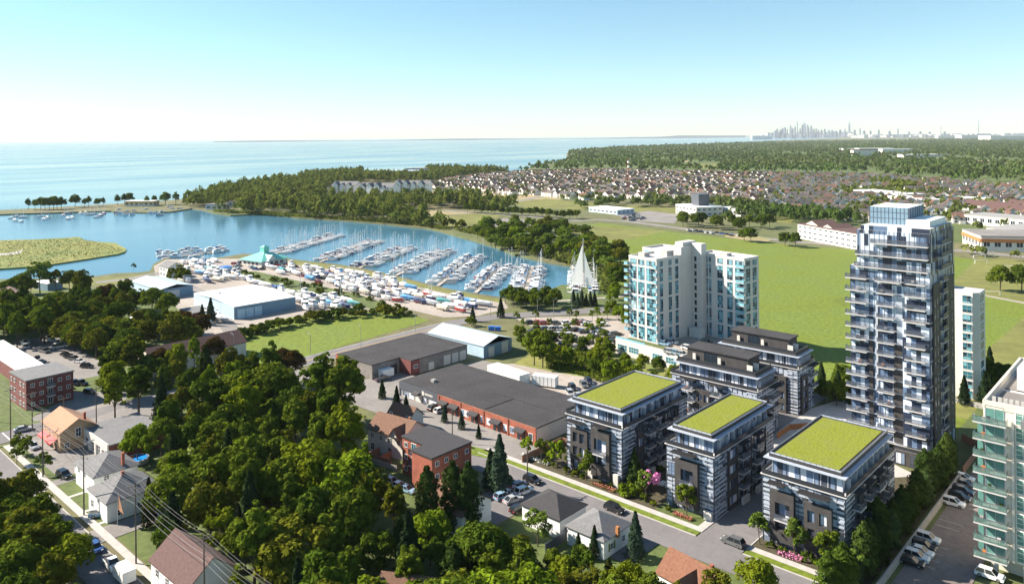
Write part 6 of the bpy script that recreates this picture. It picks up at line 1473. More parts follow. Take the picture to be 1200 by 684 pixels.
for px, py, h, kd, tn, lb in [(378, 497, 20, 'tall', 'dark green', 'very tall tree at the right edge of the big wood, left of the pair'), (403, 500, 20, 'tall', 'mid green', 'very tall tree at the right edge of the big wood, right of the pair'),
    (97, 357, 18, 'tall', 'olive', 'tall bronze tinged tree right of the maroon hall'), (125, 360, 12, 'maple', 'purple', 'purple leaved tree right of the tall bronze tree'), (213, 392, 11, 'maple', 'purple', 'dark purple tree right of the flat white roof, left one'), (234, 396, 11, 'maple', 'purple', 'dark purple tree by the yard drive, right one'),
    (190, 440, 10, 'maple', 'purple', 'purple leaved tree in front of the church hall'), (252, 425, 10, 'maple', 'purple', 'purple leaved tree at the right end of the church hall roof'), (336, 452, 13, 'maple', 'purple', 'purple leaved tree beside the street bend left of the tall pair'),
    (146, 362, 15, 'tall', 'dark green', 'narrow dark tree left of the blue shed'), (160, 365, 12, 'maple', 'dark green', 'round dark tree left of the blue shed'), (178, 368, 13, 'dome', 'mid green', 'round green tree in front of the blue shed'), (196, 372, 12, 'maple', 'mid green', 'green tree in front of the blue shed, right end'),
    (47, 344, 17, 'loose', 'grey green', 'tall feathery tree on the left shore'), (10, 350, 11, 'maple', 'mid green', 'green tree on the left shore nearest the picture edge'), (25, 345, 12, 'dome', 'yellow green', 'round bright tree on the left shore'), (66, 343, 12, 'loose', 'olive', 'loose olive tree on the left shore'), (81, 340, 11, 'maple', 'mid green', 'round green tree on the left shore by the white roofed hut'), (36, 345, 9, 'maple', 'yellow green', 'small tree below the feathery tree on the left shore'),
    (157, 317, 5, 'small', 'dark green', 'lone small tree on the grassy left shore point'), (208, 328, 8, 'shrub', 'olive', 'big rounded bush beside the white boathouse'), (215, 330, 7, 'shrub', 'mid green', 'second rounded bush beside the white boathouse'),
    (247, 378, 11, 'spruce', 'grey green', 'grey green pine before the warehouse wall'), (237, 381, 9, 'spruce', 'dark green', 'dark pine before the warehouse wall'),
    (586, 577, 13, 'spruce', 'grey green', 'tall grey spruce on the street opposite the brown fence'), (575, 572, 9, 'spruce', 'dark green', 'dark conifer left of the tall grey spruce on the street'),
    (745, 655, 9, 'spruce', 'grey green', 'blue grey spruce beside the pale grey roofed cottage'), (501, 628, 14, 'cypress', 'dark green', 'dark columnar conifer before the orange red apartments'), (531, 620, 14, 'cypress', 'dark green', 'dark columnar conifer left of the hidden brown roof'), (549, 622, 14, 'cypress', 'dark green', 'dark columnar conifer before the hidden brown roof'),
    (630, 640, 7, 'loose', 'grey green', 'pale leaved tree in front of the black roofed bungalow'), (678, 655, 5, 'spruce', 'mid green', 'small conifer at the corner of the pale grey roofed cottage'), (697, 652, 6, 'spruce', 'dark green', 'conifer by the orange chimney of the grey cottage'), (716, 632, 4, 'shrub', 'dark green', 'round bush right of the grey roofed cottage'),
    (448, 467, 6, 'spruce', 'dark green', 'small spruce on the lot outside the grey workshop'), (521, 495, 5, 'spruce', 'grey green', 'small spruce at the left end of the street lawn'), (541, 503, 5, 'spruce', 'grey green', 'small spruce in the middle of the street lawn'), (561, 514, 4, 'spruce', 'dark green', 'small spruce at the right end of the street lawn'), (465, 480, 7, 'spruce', 'dark green', 'dark conifer left of the shop row corner'), (476, 487, 6, 'spruce', 'dark green', 'low dark conifer behind the townhouses'),
    (823, 400, 10, 'loose', 'grey green', 'silvery willow before the white tower, left one'), (846, 405, 10, 'loose', 'grey green', 'silvery willow before the white tower, right one'), (768, 404, 7, 'loose', 'olive', 'bare looking tree at the foot of the white tower'),
    (1172, 341, 14, 'maple', 'mid green', 'spreading tree on the playing field, left one'), (1197, 343, 15, 'maple', 'dark green', 'spreading tree on the playing field, right one'), (872, 283, 11, 'maple', 'mid green', 'tree at the meadow edge by the earth mound, left'), (880, 284, 12, 'maple', 'dark green', 'tree at the meadow edge by the earth mound, right'), (920, 288, 11, 'maple', 'dark green', 'dark tree at the meadow edge left of the half built block'), (932, 290, 11, 'maple', 'dark green', 'second dark tree left of the half built block'),
    (626, 428, 13, 'tall', 'mid green', 'tall dense tree beside the blue shed and trailers'), (636, 431, 12, 'maple', 'mid green', 'broad tree beside the storage trailers'), (587, 372, 9, 'spruce', 'dark green', 'dark conifer beside the road bend above the blue shed'), (554, 377, 7, 'spruce', 'grey green', 'grey conifer behind the ridge of the blue shed'), (552, 382, 4, 'shrub', 'yellow green', 'yellow green bush behind the blue shed'),
    (735, 580, 3, 'shrub', 'bright green', 'low bright bush between two green roof blocks'), (886, 705, 8, 'dome', 'yellow green', 'round bright tree at the bottom edge right of the orange roof'), (838, 712, 7, 'maple', 'olive', 'olive tree at the bottom edge below the orange roof'), (20, 545, 5, 'small', 'mid green', 'small street tree at the left picture edge')]:
    nm = KN[kd]
    x, y = G(px, py, 0); place_tree(kd, x, y, h, lb, TINTS[tn], None, nm, 'bush' if kd == 'shrub' else 'tree', 1.2 if h >= 20 else 1.0)
for i, (px, py) in enumerate([(22, 532), (31, 537), (52, 556)]): x, y = G(px, py); place_tree('small', x, y, 6, 'young street tree on the verge left of the corner house, %s from the left' % ordw(i+1), TINTS['mid green'], 'young trees on the verge', 'street_tree', 'tree')
# trees in front of the condos
st = [(-3.5, 9.5, 4.6), (1.2, 9.2, 5.4), (6.5, 9.0, 6.4), (15.0, 9.0, 6.2), (25.5, 13.5, 7.5), (31.0, 9.4, 6.0), (41.5, 9.0, 6.2), (57.5, 9.0, 5.6), (64.5, 9.0, 6.4), (70.5, 8.8, 6.6), (76.0, 8.0, 5.5)]
for i, (x, y, h) in enumerate(st):
    place_tree('spruce' if i == 4 else 'small', x, y, h*1.22, 'street tree before the green roof blocks, %s from the left' % ordw(i+1), TINTS['bright green' if i == 4 else rnd.choice(['mid green', 'grey green', 'bright green'])], 'street trees before the green roof blocks', 'street_tree', 'tree')
sh = [(25.2, 20, 1.6, 'dark green'), (25.4, 25, 1.4, 'mid green'), (33.8, 24, 1.6, 'mid green'), (25.3, 30, 1.8, 'dark green'), (33.6, 30, 1.5, 'dark green'), (5.0, 9.8, 1.2, 'mid green'), (13.6, 9.7, 1.3, 'dark green'), (21.0, 10.2, 1.2, 'mid green'), (30.5, 9.6, 1.5, 'mid green'), (5.8, 14, 1.7, 'dark green'), (5.9, 19, 1.5, 'mid green'), (74.6, 15, 1.6, 'dark green'), (74.7, 21, 1.5, 'dark green'), (74.6, 28, 1.7, 'dark green'), (0.5, 13, 1.6, 'olive'), (-1.0, 17, 1.5, 'grey green'), (2.5, 10, 1.4, 'bright green'), (9, 9.3, 1.5, 'yellow green'), (11.5, 9.2, 1.4, 'yellow green'), (19, 9.0, 1.0, 'olive'), (24.5, 9.6, 1.8, 'bright green'), (27.5, 9.8, 2.2, 'bright green'), (28, 12, 2.2, 'yellow green'), (33.5, 8.8, 1.2, 'yellow green'), (37, 9, 1, 'mid green'), (59.5, 9.3, 1.4, 'mid green'), (62, 9, 1.2, 'mid green'), (66.8, 9.2, 1.8, 'dark green'), (69, 8.7, 1.6, 'bright green'), (73, 9.4, 2.0, 'dark green'), (75, 11, 2.2, 'dark green'), (46, 20, .8, 'mid green'), (46, 25, .8, 'mid green'), (46, 30, .8, 'mid green')]
for i, (x, y, h, tn) in enumerate(sh): place_tree('shrub', x, y, h, '%s garden bush before the green roof blocks, %s from the left' % (tn, ordw(i+1)), TINTS[tn], 'garden bushes before the green roof blocks', 'bush', 'bush', trunk=False)
def flowers(name, label, x0, y0, x1, y1, m_, h=.8, n=420):
    rg = np.random.default_rng(int(abs(x0*7))+1); P_ = np.stack([rg.uniform(x0, x1, n), rg.uniform(y0, y1, n), rg.uniform(.15, h, n)], 1)
    for mm, part in ((m_, 'blossom'), ('leaf', 'foliage')):
        if part == 'blossom': t = thing(name, label, 'flower bed', ((x0+x1)/2, (y0+y1)/2, 0))
        P2 = P_.copy(); P2[:, 0] -= (x0+x1)/2; P2[:, 1] -= (y0+y1)/2
        if part == 'foliage': P2[:, 2] *= .7; P2[:, :2] += .1
        child(part, quads_mesh(part, leaves(P2, np.tile([0, 0, 1.], (n, 1)), .13, rg, .8), mm), t, (0, 0, 0))
flowers('flower_bed', 'pink and red flower bed before the leftmost green roof block', 17.2, 7.9, 23.5, 9.2, 'flower_red'); flowers('flower_bed', 'red flower bed at the corner of the narrow green roof block', 38.5, 7.9, 43, 9.0, 'flower_red'); flowers('flower_bed', 'pink flower bed before the broadest green roof block', 61.5, 7.8, 66, 9.2, 'flower_pink')
flowers('flower_bed', 'white blooming bed behind the brown fence beside the shop row', -5.5, 9.0, 3.5, 10.4, 'white', .7)
x, y = 29.5, 14.5; t = thing('blossom_tree', 'pink blossoming tree in the gap between the two left green roof blocks', 'tree', (x, y, 0)); child('crown', quads_mesh('crown', crown(99, 2.3, 3.6, 3.0, nl=16, nq=1500, leaf=.22), 'flower_pink'), t); child('trunk', trunk_mesh('trunk', 4, .1, 1.8, 5, 4), t)
# columnar row beside the lane and cream tower
ys = [-2+i*3.4 for i in range(22)]
for i, y in enumerate(ys):
    h = rnd.uniform(6.5, 10.5); tn = rnd.choice(['mid green', 'dark green', 'dark green', 'grey green']) if i > 1 else 'bright green'
    place_tree('cypress', 76.2+rnd.uniform(-.9, .9)+(-1 if i < 3 else 0), y, h, '%s columnar conifer beside the lane wall, %s from the near end' % (tn, ordw(i+1)), TINTS[tn], 'columnar conifers beside the lane', 'conifer_tree', 'tree', wide=rnd.uniform(.95, 1.3))
# more groups by area
def cluster(pts, kind, hr, tints, lab, group, name='broadleaf_tree', cat='tree', wide=1.0):
    pts = sorted(pts)
    for i, p in enumerate(pts):
        x, y = G(p[0], p[1]); tn = rnd.choice(tints); k = kind if isinstance(kind, str) else rnd.choice(kind)
        place_tree(k, x, y, rnd.uniform(*hr), '%s %s, %s from the left' % (tn, lab, ordw(i+1)), TINTS[tn], group, KN[k] if name == 'broadleaf_tree' else name, cat, wide)
def scat(poly, n, sp, seed=1):
    q = random.Random(seed); L_ = GP(poly); X = [p[0] for p in L_]; Y = [p[1] for p in L_]; got = []; k = 0
    while len(got) < n and k < 20000:
        k += 1; x, y = q.uniform(min(X), max(X)), q.uniform(min(Y), max(Y))
        if inside(x, y, L_) and all((x-a)**2+(y-b)**2 > sp*sp for a, b in got): got.append((x, y))
    return [pix(*p)[:2] for p in got]
cluster(scat([(604, 398), (650, 405), (700, 412), (722, 424), (770, 438), (800, 448), (790, 458), (740, 456), (700, 445), (650, 430), (610, 412)], 34, 5.0, 2), ['maple', 'small', 'maple'], (4.5, 8), ['mid green', 'yellow green', 'bright green', 'dark green'], 'tree in the scrub before the parking podium', 'scrub trees before the podium')
cluster(scat([(610, 384), (700, 386), (720, 400), (730, 405), (690, 410), (640, 402)], 14, 9, 3), 'small', (5, 7), ['bright green', 'mid green'], 'young tree in the tree dotted car park', 'young car park trees', 'street_tree')
cluster([(668, 374), (676, 376), (700, 374), (712, 374), (722, 372), (694, 376), (628, 376), (606, 378)], 'small', (5, 6.5), ['bright green', 'mid green'], 'young tree along the road by the car park', 'young roadside trees', 'street_tree')
cluster(scat([(590, 352), (640, 355), (652, 358), (652, 364), (620, 364), (592, 360)], 14, 6, 4), ['maple', 'dome'], (6.5, 9), ['dark green', 'mid green'], 'tree in the clump at the head of the piers', 'trees at the head of the piers')
cluster([(672, 357), (677, 359), (682, 358), (687, 359), (692, 357), (697, 358)], 'spruce', (6, 8.5), ['dark green', 'grey green'], 'conifer beside the eighth pier', 'conifers by the eighth pier', 'conifer_tree')
cluster(scat([(706, 350), (722, 344), (735, 372), (735, 385), (722, 378)], 7, 6, 5), 'maple', (5, 8), ['bright green', 'mid green'], 'tree at the left foot of the white tower', 'trees left of the white tower')
cluster(scat([(596, 298), (640, 306), (670, 310), (695, 322), (706, 338), (728, 345), (727, 300), (690, 285), (640, 270), (610, 268), (560, 272), (556, 281)], 62, 13, 6), ['maple', 'dome', 'tall', 'loose'], (10, 15), ['mid green', 'dark green', 'grey green', 'olive', 'bright green'], 'tree on the far harbour bank', 'trees on the far harbour bank', wide=1.25)
cluster(scat([(958, 462), (985, 455), (1000, 458), (1000, 478), (970, 475)], 12, 4.2, 7), ['spruce', 'maple'], (6, 10), ['dark green', 'mid green'], 'tree between the courtyard and meadow', 'trees behind the courtyard')
cluster(scat([(1128, 455), (1165, 440), (1180, 455), (1150, 480), (1130, 480)], 12, 5, 8), ['spruce', 'maple'], (7, 11), ['dark green'], 'dark tree between the two right towers', 'dark trees between the right towers')
cluster(scat([(262, 400), (350, 377), (400, 369), (470, 366), (476, 370), (400, 373), (350, 382), (266, 404)], 60, 3.4, 9), ['maple', 'shrub', 'maple'], (2.6, 5.5), ['dark green', 'mid green', 'olive'], 'bush in the hedge above the bright field', 'bushes of the field hedge', 'bush', 'bush', 1.3)
cluster(scat([(285, 321), (420, 347), (470, 360), (466, 363), (410, 351), (285, 326)], 20, 9, 10), 'shrub', (2.2, 3.4), ['olive', 'mid green'], 'bush in the yard hedge', 'bushes of the yard hedge', 'bush', 'bush', 1.3)
cluster([(33, 246), (41, 246), (48, 246), (53, 246), (58, 246), (63, 245.5), (67, 245.5), (72, 245), (88, 243), (99, 243), (104, 242.5), (115, 242), (121, 242), (138, 241), (146, 240), (152, 239), (172, 241), (181, 240), (194, 240), (206, 240)], ['tall', 'maple'], (10, 17), ['dark green', 'grey green', 'mid green'], 'tree on the narrow spit', 'trees on the narrow spit')
cluster(scat([(470, 252), (500, 256), (540, 262), (556, 268), (540, 272), (500, 264), (470, 260)], 12, 12, 11), ['maple', 'shrub'], (5, 8), ['mid green', 'olive'], 'small tree left of the old car park', 'small trees on the left bank')
cluster([(508, 238), (516, 238), (525, 237), (548, 249), (556, 249.5), (564, 250), (572, 250.5), (580, 251), (588, 251.5), (596, 252), (604, 252.5), (612, 253), (620, 253.5), (628, 254), (636, 254.5), (644, 255), (652, 256), (660, 257), (668, 257), (676, 256)], ['dome', 'maple'], (8, 11), ['dark green', 'mid green'], 'tree in the avenue across the middle', 'avenue trees')
cluster(scat([(800, 259), (870, 266), (905, 266), (870, 273), (800, 266)], 26, 14, 12), ['maple', 'dome'], (9, 14), ['dark green', 'mid green'], 'tree in the grove before the civic building', 'grove before the civic building')

# ---------------- woods that read as one mass
def lowtree(seed, nq): 
    rg = np.random.default_rng(seed); d = rg.normal(0, 1, (nq, 3)); d /= np.linalg.norm(d, axis=1)[:, None]; d[:, 2] = np.where(d[:, 2] < -.3, -d[:, 2], d[:, 2])
    P_ = d*rg.uniform(.7, 1.0, (nq, 1))*(1+.2*np.sin(d[:, :1]*5+seed)); return P_, d
LT = [lowtree(s, 90) for s in range(6)]; LF = [lowtree(s+9, 16) for s in range(6)]
def mass(name, label, pts, mat_, protos, leaf, kind='stuff'):
    """pts: x, y, height, radius"""
    rg = np.random.default_rng(len(pts)); out = []
    for i, (x, y, h, r) in enumerate(pts):
        P_, d = protos[i % len(protos)]; a = rg.uniform(0, 6.28); ca, sa = math.cos(a), math.sin(a)
        Q = leaves(P_, d, leaf*rg.uniform(.85, 1.2), rg); Q = Q.reshape(-1, 3)*np.array([r, r, h*.46]); Q = np.stack([Q[:, 0]*ca-Q[:, 1]*sa+x, Q[:, 0]*sa+Q[:, 1]*ca+y, Q[:, 2]+h*.52], 1); out.append(Q.reshape(-1, 4, 3))
    o = link(bpy.data.objects.new(name, quads_mesh(name, np.concatenate(out), mat_))); return tag(o, label, 'woods', kind=kind)
def fill(poly, step, seed, hr, rr, avoid=()):
    q = random.Random(seed); L_ = GP(poly); X = [p[0] for p in L_]; Y = [p[1] for p in L_]; out = []; x = min(X)
    while x < max(X):
        y = min(Y)
        while y < max(Y):
            a, b = x+q.uniform(-.5, .5)*step, y+q.uniform(-.5, .5)*step
            if inside(a, b, L_) and not any(inside(a, b, v) for v in avoid): out.append((a, b, q.uniform(*hr), q.uniform(*rr)))
            y += step
        x += step
    return out
cond = [GP(q) for q in ([(382, 237), (512, 237), (512, 214), (382, 220)], [(425, 208), (500, 208), (500, 200), (425, 202)], [(230, 248), (275, 250), (275, 244), (230, 243)], [(330, 213), (352, 213), (352, 210), (330, 210)])]
wp = fill([(214, 242), (232, 245), (255, 250), (290, 251), (320, 251), (350, 255), (400, 258), (440, 261), (470, 264), (505, 267), (530, 272), (500, 258), (472, 254), (468, 248), (500, 244), (545, 246), (600, 249), (605, 243), (560, 238), (505, 236), (500, 230), (380, 234), (380, 224), (425, 214), (505, 214), (560, 205), (600, 203), (520, 200.5), (470, 201), (420, 203), (370, 207), (330, 212), (300, 218), (270, 223.5), (240, 231)], 10.5, 21, (7, 20), (3.6, 6.4), cond)
mass('lakeside_woods', 'dense lakeside woods on the peninsula behind the harbour', wp, 'leaf_stuff', LT, .27)
wp = fill([(845, 262), (860, 250), (980, 252), (1010, 262), (1010, 266), (940, 262), (870, 256)], 10, 22, (9, 14), (3, 4.5))+fill([(735, 243), (760, 238), (860, 240), (900, 245), (900, 247), (760, 243)], 10, 23, (8, 13), (3, 4.2))+fill([(672, 243), (735, 236), (740, 240), (690, 247)], 13, 24, (7, 12), (3.5, 5))
mass('conifer_belt', 'dark belts of conifers in front of the suburb', wp, 'leaf_far', LT, .32)
q = random.Random(31); stp = []
X = [p[0] for p in SUB]; Y = [p[1] for p in SUB]
while len(stp) < 4600:
    x, y = q.uniform(min(X), max(X)), q.uniform(min(Y), max(Y))
    if inside(x, y, SUB) or q.random() < .02: stp.append((x, y, q.uniform(4, 9.5), q.uniform(2, 3.8)))
stp += fill([(1005, 247), (1030, 240), (1060, 238), (1060, 240), (1030, 243), (1008, 250)], 12, 25, (8, 13), (4, 6))+fill([(1045, 220), (1068, 218), (1075, 224), (1050, 225)], 11, 26, (10, 15), (5, 7))+fill([(1062, 270), (1092, 261.5), (1092, 263), (1064, 273)], 11, 27, (7, 10), (4, 5))+fill([(1128, 252), (1165, 240), (1170, 243), (1130, 257)], 12, 28, (8, 12), (4, 6))+fill([(985, 273), (1130, 297), (1200, 305), (1200, 308), (1130, 300)], 14, 29, (5, 9), (3, 4.5))
mass('suburb_trees', 'small green trees scattered among the suburban houses', stp, 'leaf_stuff', [lowtree(s+40, 34) for s in range(6)], .42)
# the far forest: rows of crowns out to the horizon
FZ = [(604, 204), (640, 194), (666, 189), (666, 181), (670, 177), (740, 172.2), (860, 168), (930, 166), (1000, 165), (1200, 161.5), (1500, 164), (1560, 262), (1300, 231), (1200, 219.5), (1120, 213), (1060, 208), (1000, 204.5), (900, 203.5), (800, 201.5), (700, 199.5), (620, 201.5)]
CL = [[(775, 187.5), (812, 188.5), (810, 190.6), (778, 189.8)], [(800, 192), (845, 192), (840, 199), (815, 199)], [(1040, 185), (1137, 185), (1137, 188.8), (1043, 188.8)], [(1135, 187.8), (1195, 187.3), (1215, 191.5), (1140, 191.5)], [(998, 178), (1065, 178), (1065, 181), (998, 181)], [(1008, 182), (1022, 182), (1022, 186), (1008, 186)], [(900, 181), (962, 181.8), (958, 183.4), (902, 182.8)]]
fp = []; v = 2.2; q = random.Random(41)
while v < 60:
    d = CH*FP/v; hpx = 14*FP/d; wpx = max(1.9, 8.0*FP/d); u = -10
    while u < 960:
        U = u+q.uniform(-.5, .5)*wpx; V_ = v+q.uniform(-.5, .5)*hpx*.5; px = 600+U; py = 161+V_-TILT*U
        if inside(px, py, FZ) and not any(inside(px, py, c) for c in CL) and math.sin(px*.013+py*.9)+math.sin(px*.041-py*.5)+q.random()*2 > -1.2:
            x, y = G(px, py); r = wpx*d/FP*q.uniform(.5, .75); fp.append((x, y, q.uniform(10, 18)*(1.25 if q.random() < .06 else 1), r))
        u += wpx
    v += max(.24, hpx*.36)
print('far forest crowns', len(fp))
mass('far_forest', 'endless green forest stretching to the horizon beyond the suburb', fp, 'leaf_far', LF, .62)
# scrub and reeds
def tufts(name, label, poly, n, leaf, h, mat_, z=0.0, seed=1):
    rg = np.random.default_rng(seed); L_ = GP(poly); X = [p[0] for p in L_]; Y = [p[1] for p in L_]; P_ = []
    while len(P_) < n:
        x, y = rg.uniform(min(X), max(X)), rg.uniform(min(Y), max(Y))
        if inside(x, y, L_): P_.append((x, y, z+rg.uniform(0, h)))
    P_ = np.array(P_); o = link(bpy.data.objects.new(name, quads_mesh(name, leaves(P_, np.tile([0, 0, 1.], (n, 1)), leaf, rg), mat_))); tag(o, label, 'undergrowth', kind='stuff')
tufts('undergrowth', 'rough green scrub between the trailers and the podium', [(640, 408), (700, 415), (760, 440), (800, 450), (770, 462), (720, 455), (680, 440), (640, 432)], 12000, .35, 1.1, 'leaf', seed=2)
tufts('marsh_reeds', 'yellow green reeds covering the marsh island', [(-60, 287), (0, 282), (80, 279), (92, 278), (118, 284), (146, 292), (138, 296), (100, 302), (60, 308), (0, 313), (-60, 316)], 7000, .5, .2, 'reeds', -.3, seed=3)
tufts('bank_scrub', 'rough scrub along the harbour bank', [(250, 247), (350, 252), (440, 258), (500, 262), (540, 272), (560, 276), (600, 292), (640, 302), (690, 318), (704, 334), (700, 345), (708, 345), (725, 335), (690, 305), (640, 285), (590, 270), (560, 265), (545, 270), (515, 269), (500, 266), (440, 260.5), (350, 254.5), (290, 250.5), (250, 248.5)], 12000, 1.1, 2.6, 'leaf_stuff', seed=4)
# ================================================================ street furniture
def pole(x, y, h, label, name='utility_pole', arm=True, rz=0, lamp=False, wood=True, group='utility poles of the left street'):
    t = thing(name, label, 'pole' if not lamp or arm else 'street lamp', (x, y, 0), math.radians(rz), group)
    m = MB(); m.cyl(0, 0, 0, h, .17 if wood else .1, .11 if wood else .07, 8); m.build('post', 'pole_wood' if wood else 'steel', t)
    if arm:
        m = MB(); m.box(-.07, -1.3, h-.7, .07, 1.3, h-.55)
        for yy in (-1.2, -.6, .6, 1.2): m.cyl(0, yy, h-.55, h-.35, .05, n=6)
        m.build('crossarm', 'pole_wood', t)
    if lamp:
        m = MB(); m.tube((0, 0, h-.4), (0, 1.6, h+.1), .05); m.box(-.15, 1.4, h, .15, 2.2, h+.14); m.build('lamp_head', 'steel', t)
    return t
LP = [(-138, -74.6, 15), (-110.3, -74.6, 15.5), (-83.2, -74.9, 16), (-55.4, -75.1, 15.5), (-27.5, -75.3, 15.5), (0.5, -75.4, 15), (28, -75.5, 15)]
for i, (x, y, h) in enumerate(LP): pole(x, y, h, 'wooden power pole on the left street, %s from the left' % ordw(i+1), lamp=i in (3, 4))
for x, y, h, lb in [(-118.2, -67.4, 11, 'wooden pole across the road from the tan corner house'), (-105.5, -55.3, 12, 'wooden pole behind the tan corner house'), (-110, -62, 10, 'pole with transformer beside the dark red brick apartments'), (9.0, -4.6, 9.5, 'wooden pole beside the driveway of the black roofed bungalow'), (-24.5, 3.6, 9, 'wooden pole on the street lawn before the shops')]:
    t = pole(x, y, h, lb, group=None)
g = thing('power_line', 'long sagging power cables strung between the poles of the left street', 'cable', (0, 0, 0))
for dy, dz in ((-1.2, -.35), (-.6, -.35), (.6, -.35), (1.2, -.35), (.2, -3.2), (0, -4.2)):
    m = MB()
    for (a, b) in zip(LP[:-1], LP[1:]):
        prev = None
        for k in range(9):
            s = k/8; p = (a[0]+(b[0]-a[0])*s, a[1]+(b[1]-a[1])*s+dy, a[2]+(b[2]-a[2])*s+dz-3.2*s*(1-s))
            if prev: m.tube(prev, p, .018 if dz > -1 else .03, 4)
            prev = p
    m.build('cable', 'cable', g)
for i, (px, py, h) in enumerate([(423, 409, 9), (487, 389, 9), (274, 420, 9), (364, 416, 8)]):
    x, y = G(px, py); pole(x, y, h, 'grey street lamp along the road beside the bright field, %s from the left' % ordw([3, 4, 1, 2][i]), 'street_lamp', False, 90, True, False, 'lamps along the field road')
for i, (px, py, h) in enumerate([(575, 372, 8), (649, 375, 9), (670, 368, 22), (630, 372, 8), (708, 368, 7)]):
    x, y = G(px, py); pole(x, y, h, 'tall thin flag pole by the harbour road' if h > 20 else 'street lamp near the tree dotted car park, %s from the left' % ordw([1, 3, 0, 2, 4][i] or 1), 'flag_pole' if h > 20 else 'street_lamp', False, 0, h < 20, False, None)
# fences and walls
def fence(label, pts, h, m_, name='fence', th=.12, z=0, step=None):
    t = thing(name, label, 'fence' if 'wall' not in name else 'wall', (pts[0][0], pts[0][1], z)); ox, oy = pts[0]
    m = MB(); pm_ = MB()
    for a, b in zip(pts[:-1], pts[1:]):
        dx, dy = b[0]-a[0], b[1]-a[1]; l = math.hypot(dx, dy); nx, ny = -dy/l*th/2, dx/l*th/2
        m.prism([(a[0]+nx-ox, a[1]+ny-oy), (a[0]-nx-ox, a[1]-ny-oy), (b[0]-nx-ox, b[1]-ny-oy), (b[0]+nx-ox, b[1]+ny-oy)], .05, h)
    m.build('boards', m_, t)
    k = 0
    for a, b in zip(pts[:-1], pts[1:]):
        l = math.hypot(b[0]-a[0], b[1]-a[1]); n = max(1, int(l/2.6))
        for i in range(n+1):
            if k > 40: break
            k += 1; s = i/n; x, y = a[0]+(b[0]-a[0])*s-ox, a[1]+(b[1]-a[1])*s-oy; q = MB(); q.box(x-.09, y-.09, 0, x+.09, y+.09, h+.12); q.build('post', m_, t)
    return t
fence('reddish brown board fence between the shop row and the first green roof block', [(-2.6, 6.6), (-2.6, 22), (6.5, 24)], 1.8, 'wood_fence')
fence('long grey retaining wall between the columnar conifers and parking lane', [(79.6, -12), (79.6, 66)], 1.7, 'grey_wall', 'garden_wall', .3)
fence('dark board fence right of the black roofed bungalow', [(28.0, -21), (28.0, -5)], 1.8, 'mullion'); fence('brown orange curved fence behind the courtyard', [(46, 98), (54, 95), (60, 88), (60, 84)], 1.5, 'orange_brick')
fence('orange timber screen left of the courtyard ramp', [(38, 62), (38, 70), (44, 78)], 1.6, 'orange_brick'); fence('orange timber planter edge beside the courtyard drive', [(44, 58), (50, 66), (52, 74)], 1.0, 'orange_brick', th=.8)
fence('brown board fence at the foot of the glass tower by the lane', [(74.5, 92), (79.5, 88), (79.5, 70)], 2.0, 'wood_fence'); fence('grey board fence below the half hidden apartment tower', [(62, 124), (74, 122), (90, 112)], 1.6, 'grey_wall')
fence('low grey garden fence behind the townhouses', [(-36, -19), (-22, -17)], 1.4, 'grey_wall')
t = thing('loading_ramp', 'pale concrete ramp portal in the courtyard left of the glass tower', 'ramp', (45, 62, 0)); m = MB(); m.box(0, 0, 0, .5, 8, 2.8); m.box(5.5, 0, 0, 6, 8, 2.8); m.build('side_wall', 'slab', t); m = MB(); m.box(-.2, -.2, 2.81, 6.2, 8.2, 3.2); m.build('ramp_roof', 'slab', t)
for i, (px, py) in enumerate([(1148, 303), (1157, 300), (1181, 316), (1163, 347), (1150, 309)]):
    x, y = G(px, py); t = thing('goal_frame', 'white soccer goal on the playing field, %s from the left' % ordw([1, 3, 5, 4, 2][i]), 'goal', (x, y, 0), math.radians(30), 'soccer goals')
    m = MB(); m.tube((-3.5, 0, 0), (-3.5, 0, 2.4), .12); m.tube((3.5, 0, 0), (3.5, 0, 2.4), .12); m.tube((-3.5, 0, 2.4), (3.5, 0, 2.4), .12); m.build('posts', 'white', t)
    m = MB(); m.tube((-3.5, 0, 2.4), (-3.5, 1.8, 0), .06); m.tube((3.5, 0, 2.4), (3.5, 1.8, 0), .06); m.tube((-3.5, 1.8, 0), (3.5, 1.8, 0), .06); m.build('back_frame', 'white', t)
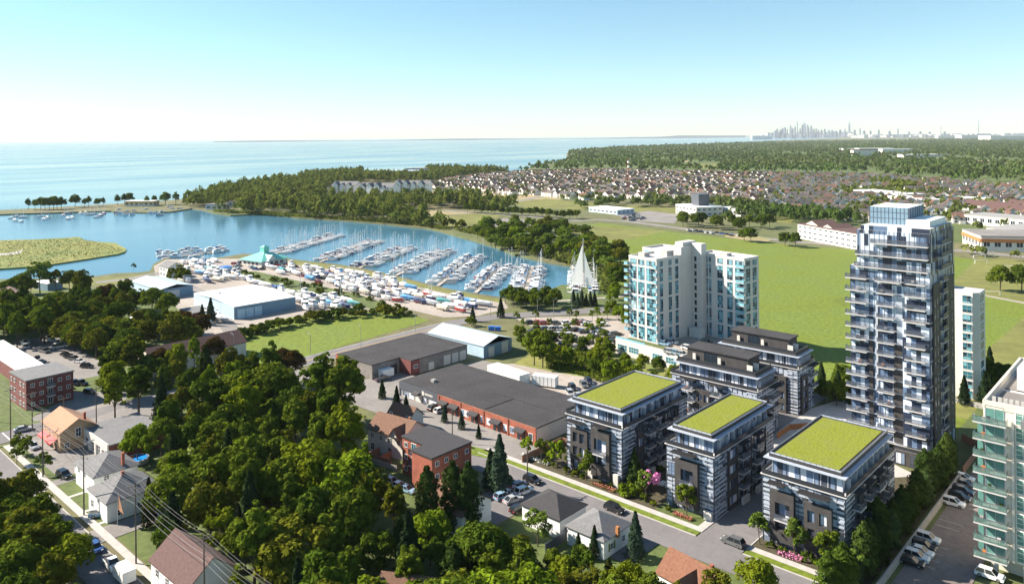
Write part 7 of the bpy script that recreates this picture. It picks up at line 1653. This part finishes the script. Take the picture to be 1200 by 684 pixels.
for i, (px, py) in enumerate([(576, 387), (583.5, 387.5)]):
    x, y = G(px, py); t = thing('waste_bin', 'bright blue waste container by the car park, %s one' % ('left', 'right')[i], 'container', (x, y, .1), math.radians(40)); m = MB(); m.prism([(-1.2, -.8), (1.2, -.8), (1.2, .8), (-1.2, .8)], 0, 1.5); m.build('body', 'blue_paint', t); m = MB(); m.box(-1.25, -.85, 1.51, 1.25, .85, 1.65); m.build('lid', 'blue_paint', t)
t = thing('sign_pillar', 'small white sign pillar on the street lawn', 'sign', (-21.0, 3.2, 0)); m = MB(); m.box(-.7, -.2, 0, .7, .2, 2.2); m.build('panel', 'white', t); m = MB(); m.box(-.85, -.3, 2.21, .85, .3, 2.4); m.build('cap', 'concrete', t)
t = thing('flag', 'orange and white triangular flag on a pole beside the dark hipped roof house', 'flag', (-45.5, -72, 0)); m = MB(); m.tube((0, 0, 0), (.6, 0, 7), .06); m.build('flagpole', 'mast', t)
m = MB(); m.face([(.6, 0, 7), (.1, .1, 3.4), (2.6, .3, 3.0)]); m.face([(2.6, .34, 3.0), (.1, .14, 3.4), (.6, .04, 7)]); m.build('cloth', 'tan_shingle', t)
t = thing('patio_set', 'white table and loungers on the patio between the left two green roof blocks', 'garden furniture', (30.5, 19, .15)); m = MB(); m.box(-1.6, -1, 0, -.3, 1, .4); m.box(.2, -1, 0, 1.5, 1, .4); m.build('loungers', 'white', t); m = MB(); m.cyl(2.4, 0, .6, .7, .6, n=12); m.cyl(2.4, 0, 0, .6, .08, n=6); m.build('table', 'white', t)
for o in bpy.data.objects:
    if o.get('label') and len(o['label'].split()) > 16: print('LONG', o.name, '|', o['label'])
# ---------------- air
hz = MB(); cs = [cam_pt(-26000, -400), cam_pt(30000, -400), cam_pt(30000, 30000), cam_pt(-26000, 30000)]
hz.prism(cs, -5.0, 760.0); ho = hz.build('haze', 'white'); hm = bpy.data.materials.new('haze_air'); hm.use_nodes = True; ht = hm.node_tree; ht.nodes.clear()
pv = ht.nodes.new('ShaderNodeVolumePrincipled'); pv.inputs['Density'].default_value = 0.000026; pv.inputs['Color'].default_value = (.88, .95, 1, 1); pv.inputs['Anisotropy'].default_value = 0
hoN = ht.nodes.new('ShaderNodeOutputMaterial'); ht.links.new(pv.outputs[0], hoN.inputs['Volume']); ho.data.materials[0] = hm; tag(ho, 'pale summer haze over the lake and plain', 'haze', kind='stuff')
